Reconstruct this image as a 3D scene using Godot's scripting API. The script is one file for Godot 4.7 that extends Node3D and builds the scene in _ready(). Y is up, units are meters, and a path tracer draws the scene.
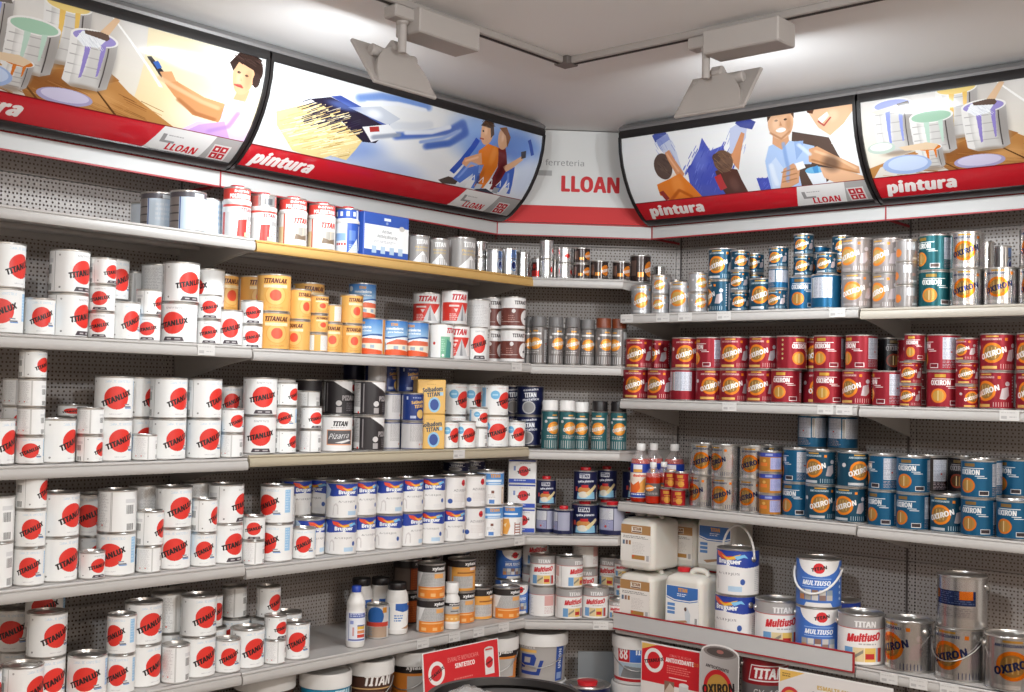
extends Node3D
# A paint corner in a hardware shop: wall shelving with perforated backs, poster light boxes, track floodlights and several hundred tins.
# World: y up, metres. The long wall runs along +x at the back (z = -3.45), the other wall along +z (x = 4.23); a bay at 45 degrees joins them.

const FRONT_Z := -3.036      # front edge of the shelves on the long wall
const FRONT_X := 3.813       # front edge of the shelves on the other wall
const DEPTH := 0.41
const CEIL := 2.578
var M := {}
var taken := {}
var meshes := {}
var rng := RandomNumberGenerator.new()

# ---------------------------------------------------------------- naming helpers
func numbered(called: String) -> String:
	var n: int = taken.get(called, -1) + 1
	taken[called] = n
	return called if n == 0 else "%s_%03d" % [called, n]

func thing(called: String, label: String, category: String, at := Vector3.ZERO, turn := 0.0, group := "") -> Node3D:
	var o := Node3D.new()
	o.name = numbered(called)
	add_child(o)
	o.position = at
	o.rotation.y = turn
	o.set_meta("label", label)
	o.set_meta("category", category)
	if group: o.set_meta("group", group)
	return o

func part(parent: Node, called: String, mesh: Mesh, mat: Material, at := Vector3.ZERO, turn := Vector3.ZERO) -> MeshInstance3D:
	var o := MeshInstance3D.new()
	o.name = called
	o.mesh = mesh
	o.material_override = mat
	parent.add_child(o, true)
	o.position = at
	o.rotation = turn
	return o

func struct(called: String, mesh: Mesh, mat: Material, at := Vector3.ZERO) -> MeshInstance3D:
	var o := part(self, called, mesh, mat, at)
	o.set_meta("kind", "structure")
	return o

# ---------------------------------------------------------------- mesh builder
class MB:
	var v := PackedVector3Array()
	var n := PackedVector3Array()
	var t := PackedVector2Array()
	var ix := PackedInt32Array()
	func tri(a: int, b: int, c: int) -> void:
		# wound so that the front face runs clockwise, as the normals say
		var g := (v[b] - v[a]).cross(v[c] - v[a])
		if g.dot(n[a] + n[b] + n[c]) > 0.0:
			ix.append_array(PackedInt32Array([a, c, b]))
		else:
			ix.append_array(PackedInt32Array([a, b, c]))
	func quad(a: Vector3, b: Vector3, c: Vector3, d: Vector3, ua := Vector2(0, 1), ub := Vector2(1, 1), uc := Vector2(1, 0), ud := Vector2(0, 0)) -> void:
		# a b c d run round the face counter-clockwise seen from its front
		var m := (b - a).cross(c - a)
		if m.length() < 1e-12: m = (c - a).cross(d - a)
		m = m.normalized()
		var k := v.size()
		v.append_array(PackedVector3Array([a, b, c, d]))
		n.append_array(PackedVector3Array([m, m, m, m]))
		t.append_array(PackedVector2Array([ua, ub, uc, ud]))
		tri(k, k + 1, k + 2)
		tri(k, k + 2, k + 3)
	func box(lo: Vector3, hi: Vector3, c := 0.0) -> void:
		# a box with chamfered edges
		var m := (lo + hi) * 0.5
		var h := (hi - lo) * 0.5
		c = minf(c, minf(h.x, minf(h.y, h.z)) * 0.9)
		for ax in 3:
			var b := (ax + 1) % 3
			var e := (ax + 2) % 3
			for s in [-1.0, 1.0]:
				var q := []
				for w in [[-1, -1], [1, -1], [1, 1], [-1, 1]]:
					var p := Vector3.ZERO
					p[ax] = s * h[ax]
					p[b] = w[0] * (h[b] - c)
					p[e] = w[1] * (h[e] - c)
					q.append(m + p)
				if s < 0.0: q.reverse()
				quad(q[0], q[1], q[2], q[3])
		if c <= 0.0: return
		for ax in 3:
			var b := (ax + 1) % 3
			var e := (ax + 2) % 3
			for sb in [-1.0, 1.0]:
				for se in [-1.0, 1.0]:
					var q := []
					for w in [[-1, 0], [1, 0], [1, 1], [-1, 1]]:
						var p := Vector3.ZERO
						p[ax] = w[0] * (h[ax] - c)
						p[b] = sb * (h[b] - (c if w[1] == 1 else 0.0))
						p[e] = se * (h[e] - (c if w[1] == 0 else 0.0))
						q.append(m + p)
					if sb * se < 0.0: q.reverse()
					quad(q[0], q[1], q[2], q[3])
		for sx in [-1.0, 1.0]:
			for sy in [-1.0, 1.0]:
				for sz in [-1.0, 1.0]:
					var p0 := m + Vector3(sx * h.x, sy * (h.y - c), sz * (h.z - c))
					var p1 := m + Vector3(sx * (h.x - c), sy * h.y, sz * (h.z - c))
					var p2 := m + Vector3(sx * (h.x - c), sy * (h.y - c), sz * h.z)
					if sx * sy * sz > 0.0: quad(p0, p1, p2, p2)
					else: quad(p0, p2, p1, p1)
	func lathe(prof: Array, seg := 28, a0 := 0.0, a1 := TAU) -> void:
		# prof: Vector2(radius, y) from the bottom up along the outside; u runs round from the back, u = 0.5 faces +z; v runs down
		var m := prof.size()
		var y0: float = prof[0].y
		var y1: float = prof[0].y
		for q in prof:
			y0 = minf(y0, q.y)
			y1 = maxf(y1, q.y)
		var nn := []
		for i in m - 1:
			var e: Vector2 = prof[i + 1] - prof[i]
			nn.append(Vector2(e.y, -e.x).normalized())
		for i in m - 1:
			var na: Vector2 = nn[i]
			var nb: Vector2 = nn[i]
			if i > 0 and nn[i - 1].dot(nn[i]) > 0.72: na = (nn[i - 1] + nn[i]).normalized()
			if i < m - 2 and nn[i + 1].dot(nn[i]) > 0.72: nb = (nn[i + 1] + nn[i]).normalized()
			var k := v.size()
			for j in seg + 1:
				var u := float(j) / seg
				var a := lerpf(a0, a1, u) - PI
				var s := sin(a)
				var c := cos(a)
				for w in 2:
					var q: Vector2 = prof[i + w]
					var nq: Vector2 = na if w == 0 else nb
					v.append(Vector3(q.x * s, q.y, q.x * c))
					n.append(Vector3(nq.x * s, nq.y, nq.x * c))
					t.append(Vector2(u, 1.0 - (q.y - y0) / maxf(y1 - y0, 1e-6)))
			for j in seg:
				var b := k + j * 2
				if prof[i].x > 1e-6: tri(b, b + 2, b + 1)
				if prof[i + 1].x > 1e-6: tri(b + 1, b + 2, b + 3)
	func extrude(prof: Array, x0: float, x1: float, caps := true, flip := false) -> void:
		# prof: Vector2(z, y) points of an open or closed line; swept along x; the outside is to the left when walking the line seen from +x; v follows the length of the line
		var m := prof.size()
		var total := 0.0
		for i in m - 1: total += (prof[i + 1] - prof[i]).length()
		var nn := []
		for i in m - 1:
			var e: Vector2 = prof[i + 1] - prof[i]
			nn.append(Vector2(-e.y, e.x).normalized() * (-1.0 if flip else 1.0))
		var at := 0.0
		for i in m - 1:
			var na: Vector2 = nn[i]
			var nb: Vector2 = nn[i]
			if i > 0 and nn[i - 1].dot(nn[i]) > 0.72: na = (nn[i - 1] + nn[i]).normalized()
			if i < m - 2 and nn[i + 1].dot(nn[i]) > 0.72: nb = (nn[i + 1] + nn[i]).normalized()
			var k := v.size()
			var l: float = (prof[i + 1] - prof[i]).length()
			for w in 2:
				var q: Vector2 = prof[i + w]
				var nq: Vector2 = na if w == 0 else nb
				for s in 2:
					v.append(Vector3(x0 if s == 0 else x1, q.y, q.x))
					n.append(Vector3(0, nq.y, nq.x))
					t.append(Vector2(s, 1.0 - (at + l * w) / total))
			at += l
			tri(k, k + 1, k + 3)
			tri(k, k + 3, k + 2)
		if caps:
			var flat := PackedVector2Array(prof)
			if flat[0].is_equal_approx(flat[-1]): flat.resize(flat.size() - 1)
			var tr := Geometry2D.triangulate_polygon(flat)
			for s in 2:
				var k := v.size()
				for q in flat:
					v.append(Vector3(x0 if s == 0 else x1, q.y, q.x))
					n.append(Vector3(-1 if s == 0 else 1, 0, 0))
					t.append(Vector2.ZERO)
				for i in range(0, tr.size(), 3): tri(k + tr[i], k + tr[i + 1], k + tr[i + 2])
	func plate(pts: Array, z0: float, z1: float) -> void:
		# a flat outline (x, y) with thickness along z; uv over its bounds
		var flat := PackedVector2Array(pts)
		var lo := flat[0]
		var hi := flat[0]
		for q in flat:
			lo = lo.min(q)
			hi = hi.max(q)
		var tr := Geometry2D.triangulate_polygon(flat)
		for s in 2:
			var k := v.size()
			for q in flat:
				v.append(Vector3(q.x, q.y, z0 if s == 0 else z1))
				n.append(Vector3(0, 0, -1 if s == 0 else 1))
				t.append(Vector2((q.x - lo.x) / (hi.x - lo.x), 1.0 - (q.y - lo.y) / (hi.y - lo.y)))
			for i in range(0, tr.size(), 3): tri(k + tr[i], k + tr[i + 1], k + tr[i + 2])
		var ccw := not Geometry2D.is_polygon_clockwise(flat)
		for i in flat.size():
			var a := flat[i]
			var b := flat[(i + 1) % flat.size()]
			if not ccw:
				var sw := a
				a = b
				b = sw
			quad(Vector3(a.x, a.y, z0), Vector3(b.x, b.y, z0), Vector3(b.x, b.y, z1), Vector3(a.x, a.y, z1))
	func tube(pts: Array, r: float, seg := 8) -> void:
		# a round wire along pts
		var up := Vector3(0.31, 0.87, 0.38)
		for i in pts.size():
			var d: Vector3 = (pts[mini(i + 1, pts.size() - 1)] - pts[maxi(i - 1, 0)]).normalized()
			var a := d.cross(up).normalized()
			var b := d.cross(a).normalized()
			for j in seg + 1:
				var w := TAU * j / seg
				var o := a * cos(w) + b * sin(w)
				v.append(pts[i] + o * r)
				n.append(o)
				t.append(Vector2(float(j) / seg, i))
		var k := v.size() - pts.size() * (seg + 1)
		for i in pts.size() - 1:
			for j in seg:
				var p := k + i * (seg + 1) + j
				tri(p, p + 1, p + seg + 2)
				tri(p, p + seg + 2, p + seg + 1)
	func done() -> ArrayMesh:
		var a := []
		a.resize(Mesh.ARRAY_MAX)
		a[Mesh.ARRAY_VERTEX] = v
		a[Mesh.ARRAY_NORMAL] = n
		a[Mesh.ARRAY_TEX_UV] = t
		a[Mesh.ARRAY_INDEX] = ix
		var m := ArrayMesh.new()
		m.add_surface_from_arrays(Mesh.PRIMITIVE_TRIANGLES, a)
		return m

func box_mesh(lo: Vector3, hi: Vector3, c := 0.0) -> ArrayMesh:
	var b := MB.new()
	b.box(lo, hi, c)
	return b.done()

func lathe_mesh(prof: Array, seg := 28) -> ArrayMesh:
	var b := MB.new()
	b.lathe(prof, seg)
	return b.done()

# ---------------------------------------------------------------- print: flat label art drawn in centimetres, x from the middle, y from the top
class Art:
	static var words := {}
	static var fonts := []
	var im: Image
	var k: float
	var ox: float
	func _init(w: float, h: float, per_cm: float, bg: Color) -> void:
		im = Image.create(int(w * per_cm), int(h * per_cm), false, Image.FORMAT_RGB8)
		im.fill(bg)
		k = per_cm
		ox = w * 0.5
	static func c(hex: String) -> Color: return Color.html(hex)
	func R(x0: float, y0: float, x1: float, y1: float, col: String) -> void:
		im.fill_rect(Rect2i(roundi((x0 + ox) * k), roundi(y0 * k), maxi(1, roundi((x1 - x0) * k)), maxi(1, roundi((y1 - y0) * k))), Color.html(col))
	func span(xa: float, xb: float, y: int, col: Color) -> void:
		var a := maxi(0, roundi(xa))
		var b := mini(im.get_width(), roundi(xb))
		if b > a and y >= 0 and y < im.get_height(): im.fill_rect(Rect2i(a, y, b - a, 1), col)
	func E(cx: float, cy: float, rx: float, ry: float, col: String) -> void:
		var q := Color.html(col)
		for y in range(int((cy - ry) * k), int((cy + ry) * k) + 2):
			var f := (y + 0.5 - cy * k) / (ry * k)
			if absf(f) < 1.0:
				var w := rx * k * sqrt(1.0 - f * f)
				span((cx + ox) * k - w, (cx + ox) * k + w, y, q)
	func poly(px: PackedVector2Array, q: Color) -> void:
		var lo := 1e9
		var hi := -1e9
		for p in px:
			lo = minf(lo, p.y)
			hi = maxf(hi, p.y)
		for y in range(maxi(0, int(lo)), mini(im.get_height(), int(hi) + 2)):
			var xs := []
			var yc := y + 0.5
			for i in px.size():
				var a := px[i]
				var b := px[(i + 1) % px.size()]
				if (a.y <= yc) != (b.y <= yc): xs.append(a.x + (yc - a.y) / (b.y - a.y) * (b.x - a.x))
			xs.sort()
			for i in range(0, xs.size() - 1, 2): span(xs[i], xs[i + 1], y, q)
	func P(pts: Array, col: String) -> void:
		var px := PackedVector2Array()
		for i in range(0, pts.size(), 2): px.append(Vector2((pts[i] + ox) * k, pts[i + 1] * k))
		poly(px, Color.html(col))
	func T(text: String, cx: float, cy: float, w: float, h: float, col: String, turn := 0.0, lean := 0.0, font := 0, fat := -1.0) -> void:
		if fonts.is_empty():
			for nm in [["Droid Sans", 800], ["Droid Serif", 700], ["Droid Sans", 400]]:
				var f := SystemFont.new()
				f.font_names = PackedStringArray([nm[0]])
				f.font_weight = nm[1]
				fonts.append(f)
		var key := text + str(font)
		if not words.has(key):
			var tm := TextMesh.new()
			tm.font = fonts[font]
			tm.text = text
			tm.font_size = 40
			tm.pixel_size = 1.0
			tm.depth = 0.0
			tm.curve_step = 3.0
			var ar := tm.surface_get_arrays(0)
			words[key] = [ar[Mesh.ARRAY_VERTEX], ar[Mesh.ARRAY_INDEX]]
		var vs: PackedVector3Array = words[key][0]
		var ids: PackedInt32Array = words[key][1]
		var lo := Vector2(1e9, 1e9)
		var hi := -lo
		for p in vs:
			lo = lo.min(Vector2(p.x, p.y))
			hi = hi.max(Vector2(p.x, p.y))
		var q := Color.html(col)
		var cs := cos(deg_to_rad(turn))
		var sn := sin(deg_to_rad(turn))
		if fat < 0.0: fat = 0.045 * h if font != 2 else 0.0
		for off in ([Vector2(-fat, 0), Vector2(fat, 0), Vector2(0, -fat * 0.7), Vector2(0, fat * 0.7)] if fat > 0.0 else [Vector2.ZERO]):
			for i in range(0, ids.size(), 3):
				var px := PackedVector2Array()
				for j in 3:
					var p := vs[ids[i + j]]
					var y := -((p.y - lo.y) / (hi.y - lo.y) - 0.5) * h
					var x := ((p.x - lo.x) / (hi.x - lo.x) - 0.5) * w - y * lean
					px.append(Vector2((cx + off.x + x * cs + y * sn + ox) * k, (cy + off.y - x * sn + y * cs) * k))
				poly(px, q)
	func L(x0: float, y0: float, x1: float, y1: float, rows: int, col: String, seed_ := 1) -> void:
		# rows of small print too fine to read
		var r := RandomNumberGenerator.new()
		r.seed = seed_
		var p := (y1 - y0) / rows
		for i in rows:
			var x := x0
			var stop := x1 - r.randf() * 0.3 * (x1 - x0)
			while x < stop:
				var w := minf(r.randf_range(0.3, 1.1), stop - x)
				R(x, y0 + i * p, x + w, y0 + i * p + p * 0.5, col)
				x += w + 0.22
	func B(x0: float, y0: float, x1: float, y1: float) -> void:
		# a barcode
		var r := RandomNumberGenerator.new()
		r.seed = 7
		R(x0, y0, x1, y1, "f4f4f2")
		var x := x0 + 0.1
		while x < x1 - 0.15:
			var w := r.randf_range(0.06, 0.2)
			R(x, y0 + 0.1, x + w, y1 - 0.1, "222222")
			x += w + r.randf_range(0.08, 0.2)
	func G(x0: float, y0: float, x1: float, y1: float, ca: String, cb: String, across := false) -> void:
		# print that blends from one ink to another
		var a := Color.html(ca)
		var b := Color.html(cb)
		var n := maxi(1, int(((x1 - x0) if across else (y1 - y0)) * k))
		for i in n:
			var q := a.lerp(b, (i + 0.5) / n)
			if across: im.fill_rect(Rect2i(roundi((x0 + ox) * k) + i, roundi(y0 * k), 1, roundi((y1 - y0) * k)), q)
			else: im.fill_rect(Rect2i(roundi((x0 + ox) * k), roundi(y0 * k) + i, roundi((x1 - x0) * k), 1), q)
	func S(cx: float, cy: float, rx: float, ry: float, col: String, most := 1.0) -> void:
		# an airbrushed spot of the picture
		var q := Color.html(col)
		for y in range(maxi(0, int((cy - ry) * k)), mini(im.get_height(), int((cy + ry) * k) + 1)):
			for x in range(maxi(0, int((cx - rx + ox) * k)), mini(im.get_width(), int((cx + rx + ox) * k) + 1)):
				var f := Vector2(((x + 0.5) / k - ox - cx) / rx, ((y + 0.5) / k - cy) / ry).length()
				if f < 1.0:
					var w := most * smoothstep(1.0, 0.25, f)
					im.set_pixel(x, y, im.get_pixel(x, y).lerp(q, w))
	func K(pts: Array, r: float, col: String, most := 0.8) -> void:
		# a soft brush stroke through the points
		for i in range(0, pts.size() - 2, 2):
			var p := Vector2(pts[i], pts[i + 1])
			var q := Vector2(pts[i + 2], pts[i + 3])
			var n := maxi(1, int((q - p).length() / (r * 0.5)))
			for j in n:
				var w := p.lerp(q, float(j) / n)
				S(w.x, w.y, r, r * 0.8, col, most)
	func H(x0: float, y0: float, x1: float, y1: float, n: int, dx: float, dy: float, thick: float, cols: Array, seed_ := 1) -> void:
		# many short strokes: bristle, grain, hair
		var r := RandomNumberGenerator.new()
		r.seed = seed_
		for i in n:
			var x := r.randf_range(x0, x1)
			var y := r.randf_range(y0, y1)
			var f := r.randf_range(0.6, 1.2)
			P([x, y, x + dx * f, y + dy * f, x + dx * f, y + dy * f + thick, x, y + thick], cols[i % cols.size()])
	func tex() -> ImageTexture:
		return ImageTexture.create_from_image(im)

func mat(col: String, rough := 0.6, metal := 0.0) -> StandardMaterial3D:
	var m := StandardMaterial3D.new()
	m.albedo_color = Color.html(col)
	m.roughness = rough
	m.metallic = metal
	return m

func printed(a: Art, rough := 0.4, metal := 0.0) -> StandardMaterial3D:
	var m := StandardMaterial3D.new()
	m.albedo_texture = a.tex()
	m.roughness = rough
	m.metallic = metal
	m.texture_repeat = false
	return m

func slab(pts: Array, y0: float, y1: float) -> ArrayMesh:
	# a horizontal plate with the outline pts (x, z)
	var b := MB.new()
	var flat := PackedVector2Array(pts)
	var tr := Geometry2D.triangulate_polygon(flat)
	for s in 2:
		var k := b.v.size()
		for q in flat:
			b.v.append(Vector3(q.x, y0 if s == 0 else y1, q.y))
			b.n.append(Vector3(0, -1 if s == 0 else 1, 0))
			b.t.append(q)
		for i in range(0, tr.size(), 3): b.tri(k + tr[i], k + tr[i + 1], k + tr[i + 2])
	var turn := Geometry2D.is_polygon_clockwise(flat)
	for i in flat.size():
		var p := flat[i]
		var q := flat[(i + 1) % flat.size()]
		if turn: b.quad(Vector3(p.x, y0, p.y), Vector3(q.x, y0, q.y), Vector3(q.x, y1, q.y), Vector3(p.x, y1, p.y))
		else: b.quad(Vector3(q.x, y0, q.y), Vector3(p.x, y0, p.y), Vector3(p.x, y1, p.y), Vector3(q.x, y1, q.y))
	return b.done()

func loft(secs: Array, per := 4) -> ArrayMesh:
	# a stack of rounded rectangles [y, half x, half z, corner radius, shift x]; closed at both ends
	var b := MB.new()
	var rings := []
	for s in secs:
		var ring := []
		for q in 4:
			var sx: float = [1, -1, -1, 1][q]
			var sz: float = [1, 1, -1, -1][q]
			for i in per + 1:
				var a := PI * 0.5 * (q + float(i) / per)
				ring.append(Vector3(s[4] + sx * (s[1] - s[3]) + cos(a) * s[3], s[0], sz * (s[2] - s[3]) + sin(a) * s[3]))
		rings.append(ring)
	var m: int = rings[0].size()
	for r in rings.size():
		for i in m:
			var d: Vector3 = rings[r][(i + 1) % m] - rings[r][(i + m - 1) % m]
			var e: Vector3 = rings[mini(r + 1, rings.size() - 1)][i] - rings[maxi(r - 1, 0)][i]
			b.v.append(rings[r][i])
			b.n.append(e.cross(d).normalized())
			b.t.append(Vector2(float(i) / m, 1.0 - float(r) / (rings.size() - 1)))
	for r in rings.size() - 1:
		for i in m:
			var j := (i + 1) % m
			b.tri(r * m + i, r * m + j, (r + 1) * m + j)
			b.tri(r * m + i, (r + 1) * m + j, (r + 1) * m + i)
	for e in 2:
		var k := b.v.size()
		var src: Array = rings[0] if e == 0 else rings[-1]
		for q in src:
			b.v.append(q)
			b.n.append(Vector3(0, -1 if e == 0 else 1, 0))
			b.t.append(Vector2.ZERO)
		for i in range(1, m - 1): b.tri(k, k + i, k + i + 1)
	return b.done()

# ---------------------------------------------------------------- label art (a tin's label is 32.4 cm round and 11.7 cm tall)
var arts := {}
func lab(called: String, bg: String, rough := 0.4, metal := 0.0, w := 32.4, h := 11.7, per := 12.0) -> Art:
	var a := Art.new(w, h, per, Color.html(bg))
	arts[called] = [a, rough, metal]
	return a

func enamel(a: Art, kind: int) -> void:
	# white enamel tin: a red disc crossed by slanting black letters
	var dx := 1.3 if kind == 2 else 0.0
	a.E(dx, 5.9, 3.4, 3.4, "e1352b")
	a.T("TITANLUX", dx, 6.0, 8.8, 1.55, "1c1416", [25.0, 14.0, 18.0][kind], 0.15, 0, 0.09)
	if kind == 0:
		a.T("ESMALTE SINTETICO", 0.3, 1.1, 7.4, 0.62, "bcd3e6", 0, 0, 2)
		a.R(2.3, 8.3, 4.6, 8.6, "555a66")
		a.R(2.5, 8.75, 4.8, 9.0, "3f7cc4")
		a.R(2.3, 7.7, 3.9, 8.05, "8a8f98")
		a.R(6.1, 0.8, 8.2, 8.4, "9cc6e8")
		a.L(6.3, 1.2, 8.0, 8.0, 8, "c4ddf1", 4)
		a.T("BRILLANTE", 0, 10.7, 3.6, 0.32, "b9b9bb", 0, 0, 2)
	elif kind == 1:
		a.T("SINTETICO", 0.2, 1.3, 4.6, 0.62, "8d8f94", 0, 0, 2)
		a.P([-2.9, 11.4, -2.3, 10.2, 2.9, 10.2, 3.4, 11.4], "453c42")
		a.R(-1.6, 10.55, -0.3, 11.0, "b9b4b4")
		a.R(0.7, 10.55, 2.4, 11.0, "b9b4b4")
	else:
		a.T("ESMALTE ACRILICO", 0.8, 1.0, 7.0, 0.55, "d9a49c", 0, 0, 2)
		a.E(-3.5, 3.7, 1.75, 1.75, "6fb4de")
		a.R(-4.6, 3.35, -2.4, 4.0, "a9d6ee")
		a.R(-9.5, 0.8, -7.3, 8.4, "7fbbe4")
		a.T("AL AGUA", 0.8, 10.8, 4.2, 0.35, "b9b9bb", 0, 0, 2)
	a.R(-8.3, 0.2, -8.1, 11.5, "a9a6a4")
	a.E(-6.6, 10.4, 0.28, 0.28, "8d8a88")
	a.E(-6.8, 1.2, 0.28, 0.28, "b0adab")
	a.R(-12.4, 2.2, -9.0, 3.4, "d9d9d9")
	a.B(-12.2, 3.8, -9.4, 6.6)
	a.B(-12.0, 9.2, -9.2, 11.3)
	a.L(9.6, 0.8, 15.6, 11.0, 22, "d3d2d2", 3)
	a.E(11.0, 9.8, 0.3, 0.3, "d98b80")
	a.E(13.4, 9.8, 0.3, 0.3, "d98b80")
	a.R(15.9, 0.2, 16.1, 11.5, "a9a6a4")
	a.R(-16.1, 0.2, -15.9, 11.5, "a9a6a4")

func rust_one(a: Art, ring: String, gold: String, ink: String, plate_: String, small: String) -> void:
	# rust-proof enamel, round badge crossed by slanting letters
	a.T("ANTIOXIDANTE", -0.6, 1.5, 6.6, 0.7, small)
	a.R(-2.2, 0.35, 1.8, 0.85, "c99a45")
	a.R(3.6, 1.05, 4.5, 1.95, ring)
	a.E(-0.2, 6.0, 3.35, 3.35, ring)
	a.E(-0.2, 6.0, 2.5, 2.5, gold)
	for i in 3: a.R(-1.5 + i * 1.1, 4.2, -1.2 + i * 1.1, 7.8, "c9a868")
	a.T("OXIRON", 0.1, 6.1, 8.4, 1.75, ink, 19.0, 0.15)
	a.R(-4.0, 10.3, 1.4, 11.2, plate_)
	for i in 7: a.R(2.4 + i * 0.75, 9.7, 2.6 + i * 0.75, 11.2, small)
	a.P([4.9, 5.2, 6.9, 4.6, 7.2, 7.4, 6.0, 8.8, 4.2, 8.6], "b9aeb2")
	a.E(6.6, 3.6, 0.75, 0.75, "c6c0c4")
	a.E(-5.6, 4.2, 0.75, 0.75, "d8d4d6")
	for i in 9: a.R(8.4, 1.2 + i, 8.8, 1.7 + i, "c9c3c6")
	a.R(9.4, 0.6, 10.6, 11.0, "c5c7cf")
	a.L(9.5, 0.8, 10.5, 10.8, 26, "7d8290", 3)
	for s in 2:
		var b0: float = [-16.2, 11.4][s]
		var b1: float = [-11.8, 16.2][s]
		a.R(b0, 0.8, b1, 2.8, "b5b3b4")
		a.R(b0, 3.0, b1, 6.4, "2c3a66")
		a.L(b0, 3.3, b1, 6.2, 6, "5a6a96", 5)
		a.R(b0, 6.8, b1, 9.4, "a9a6a6")
		a.L(b0, 7.0, b1, 9.2, 5, "8d8a8c", 6)
		a.R([-15.2, 11.4][s], 3.0, [-12.4, 12.4][s], 5.0, "e07a2c")

func rust_two(a: Art, ring: String, gold: String, ink: String, chip: String, head: String) -> void:
	# the same maker's smooth finish: straight letters over a smaller badge and a colour chip
	a.R(-2.6, 0.6, 0.9, 1.7, head)
	a.R(-3.6, 2.05, 3.6, 2.3, ink)
	a.T("OXIRON", -0.8, 3.45, 6.2, 1.7, ink)
	a.R(1.0, 4.6, 3.8, 4.85, ink)
	a.R(1.6, 5.15, 4.6, 5.4, ink)
	a.E(-1.4, 7.9, 2.45, 2.45, ring)
	a.E(-1.4, 7.9, 1.85, 1.85, gold)
	a.R(-1.6, 6.2, -1.25, 9.6, "e9d29a")
	a.R(-0.6, 6.3, -0.35, 9.5, "b5863c")
	a.R(2.2, 9.5, 5.3, 11.1, "e9e6e6")
	a.R(2.4, 9.7, 5.1, 10.9, chip)
	a.R(6.6, 0.7, 12.2, 8.2, "ccd0da")
	for i in 3: a.R(6.6, 2.6 + i * 1.9, 12.2, 2.7 + i * 1.9, "9ba1b0")
	a.R(9.3, 0.7, 9.4, 8.2, "9ba1b0")
	a.L(6.8, 0.9, 12.0, 8.0, 15, "a5aab8", 5)
	a.E(9.4, 5.6, 0.3, 0.3, "c0392b")
	a.L(6.6, 8.6, 12.2, 11.2, 5, "a99aa0", 6)
	a.B(12.6, 0.8, 13.8, 8.0)
	for s in 2:
		a.R([-16.2, 13.9][s], 0.7, [-11.6, 16.2][s], 8.2, "ccd0da")
		a.L([-16.0, 14.1][s], 0.9, [-11.8, 16.0][s], 8.0, 15, "a5aab8", 7)
	for i in 5: a.E(-7.4, 1.2 + i * 1.7, 0.42, 0.42, "c9b27a")

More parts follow.
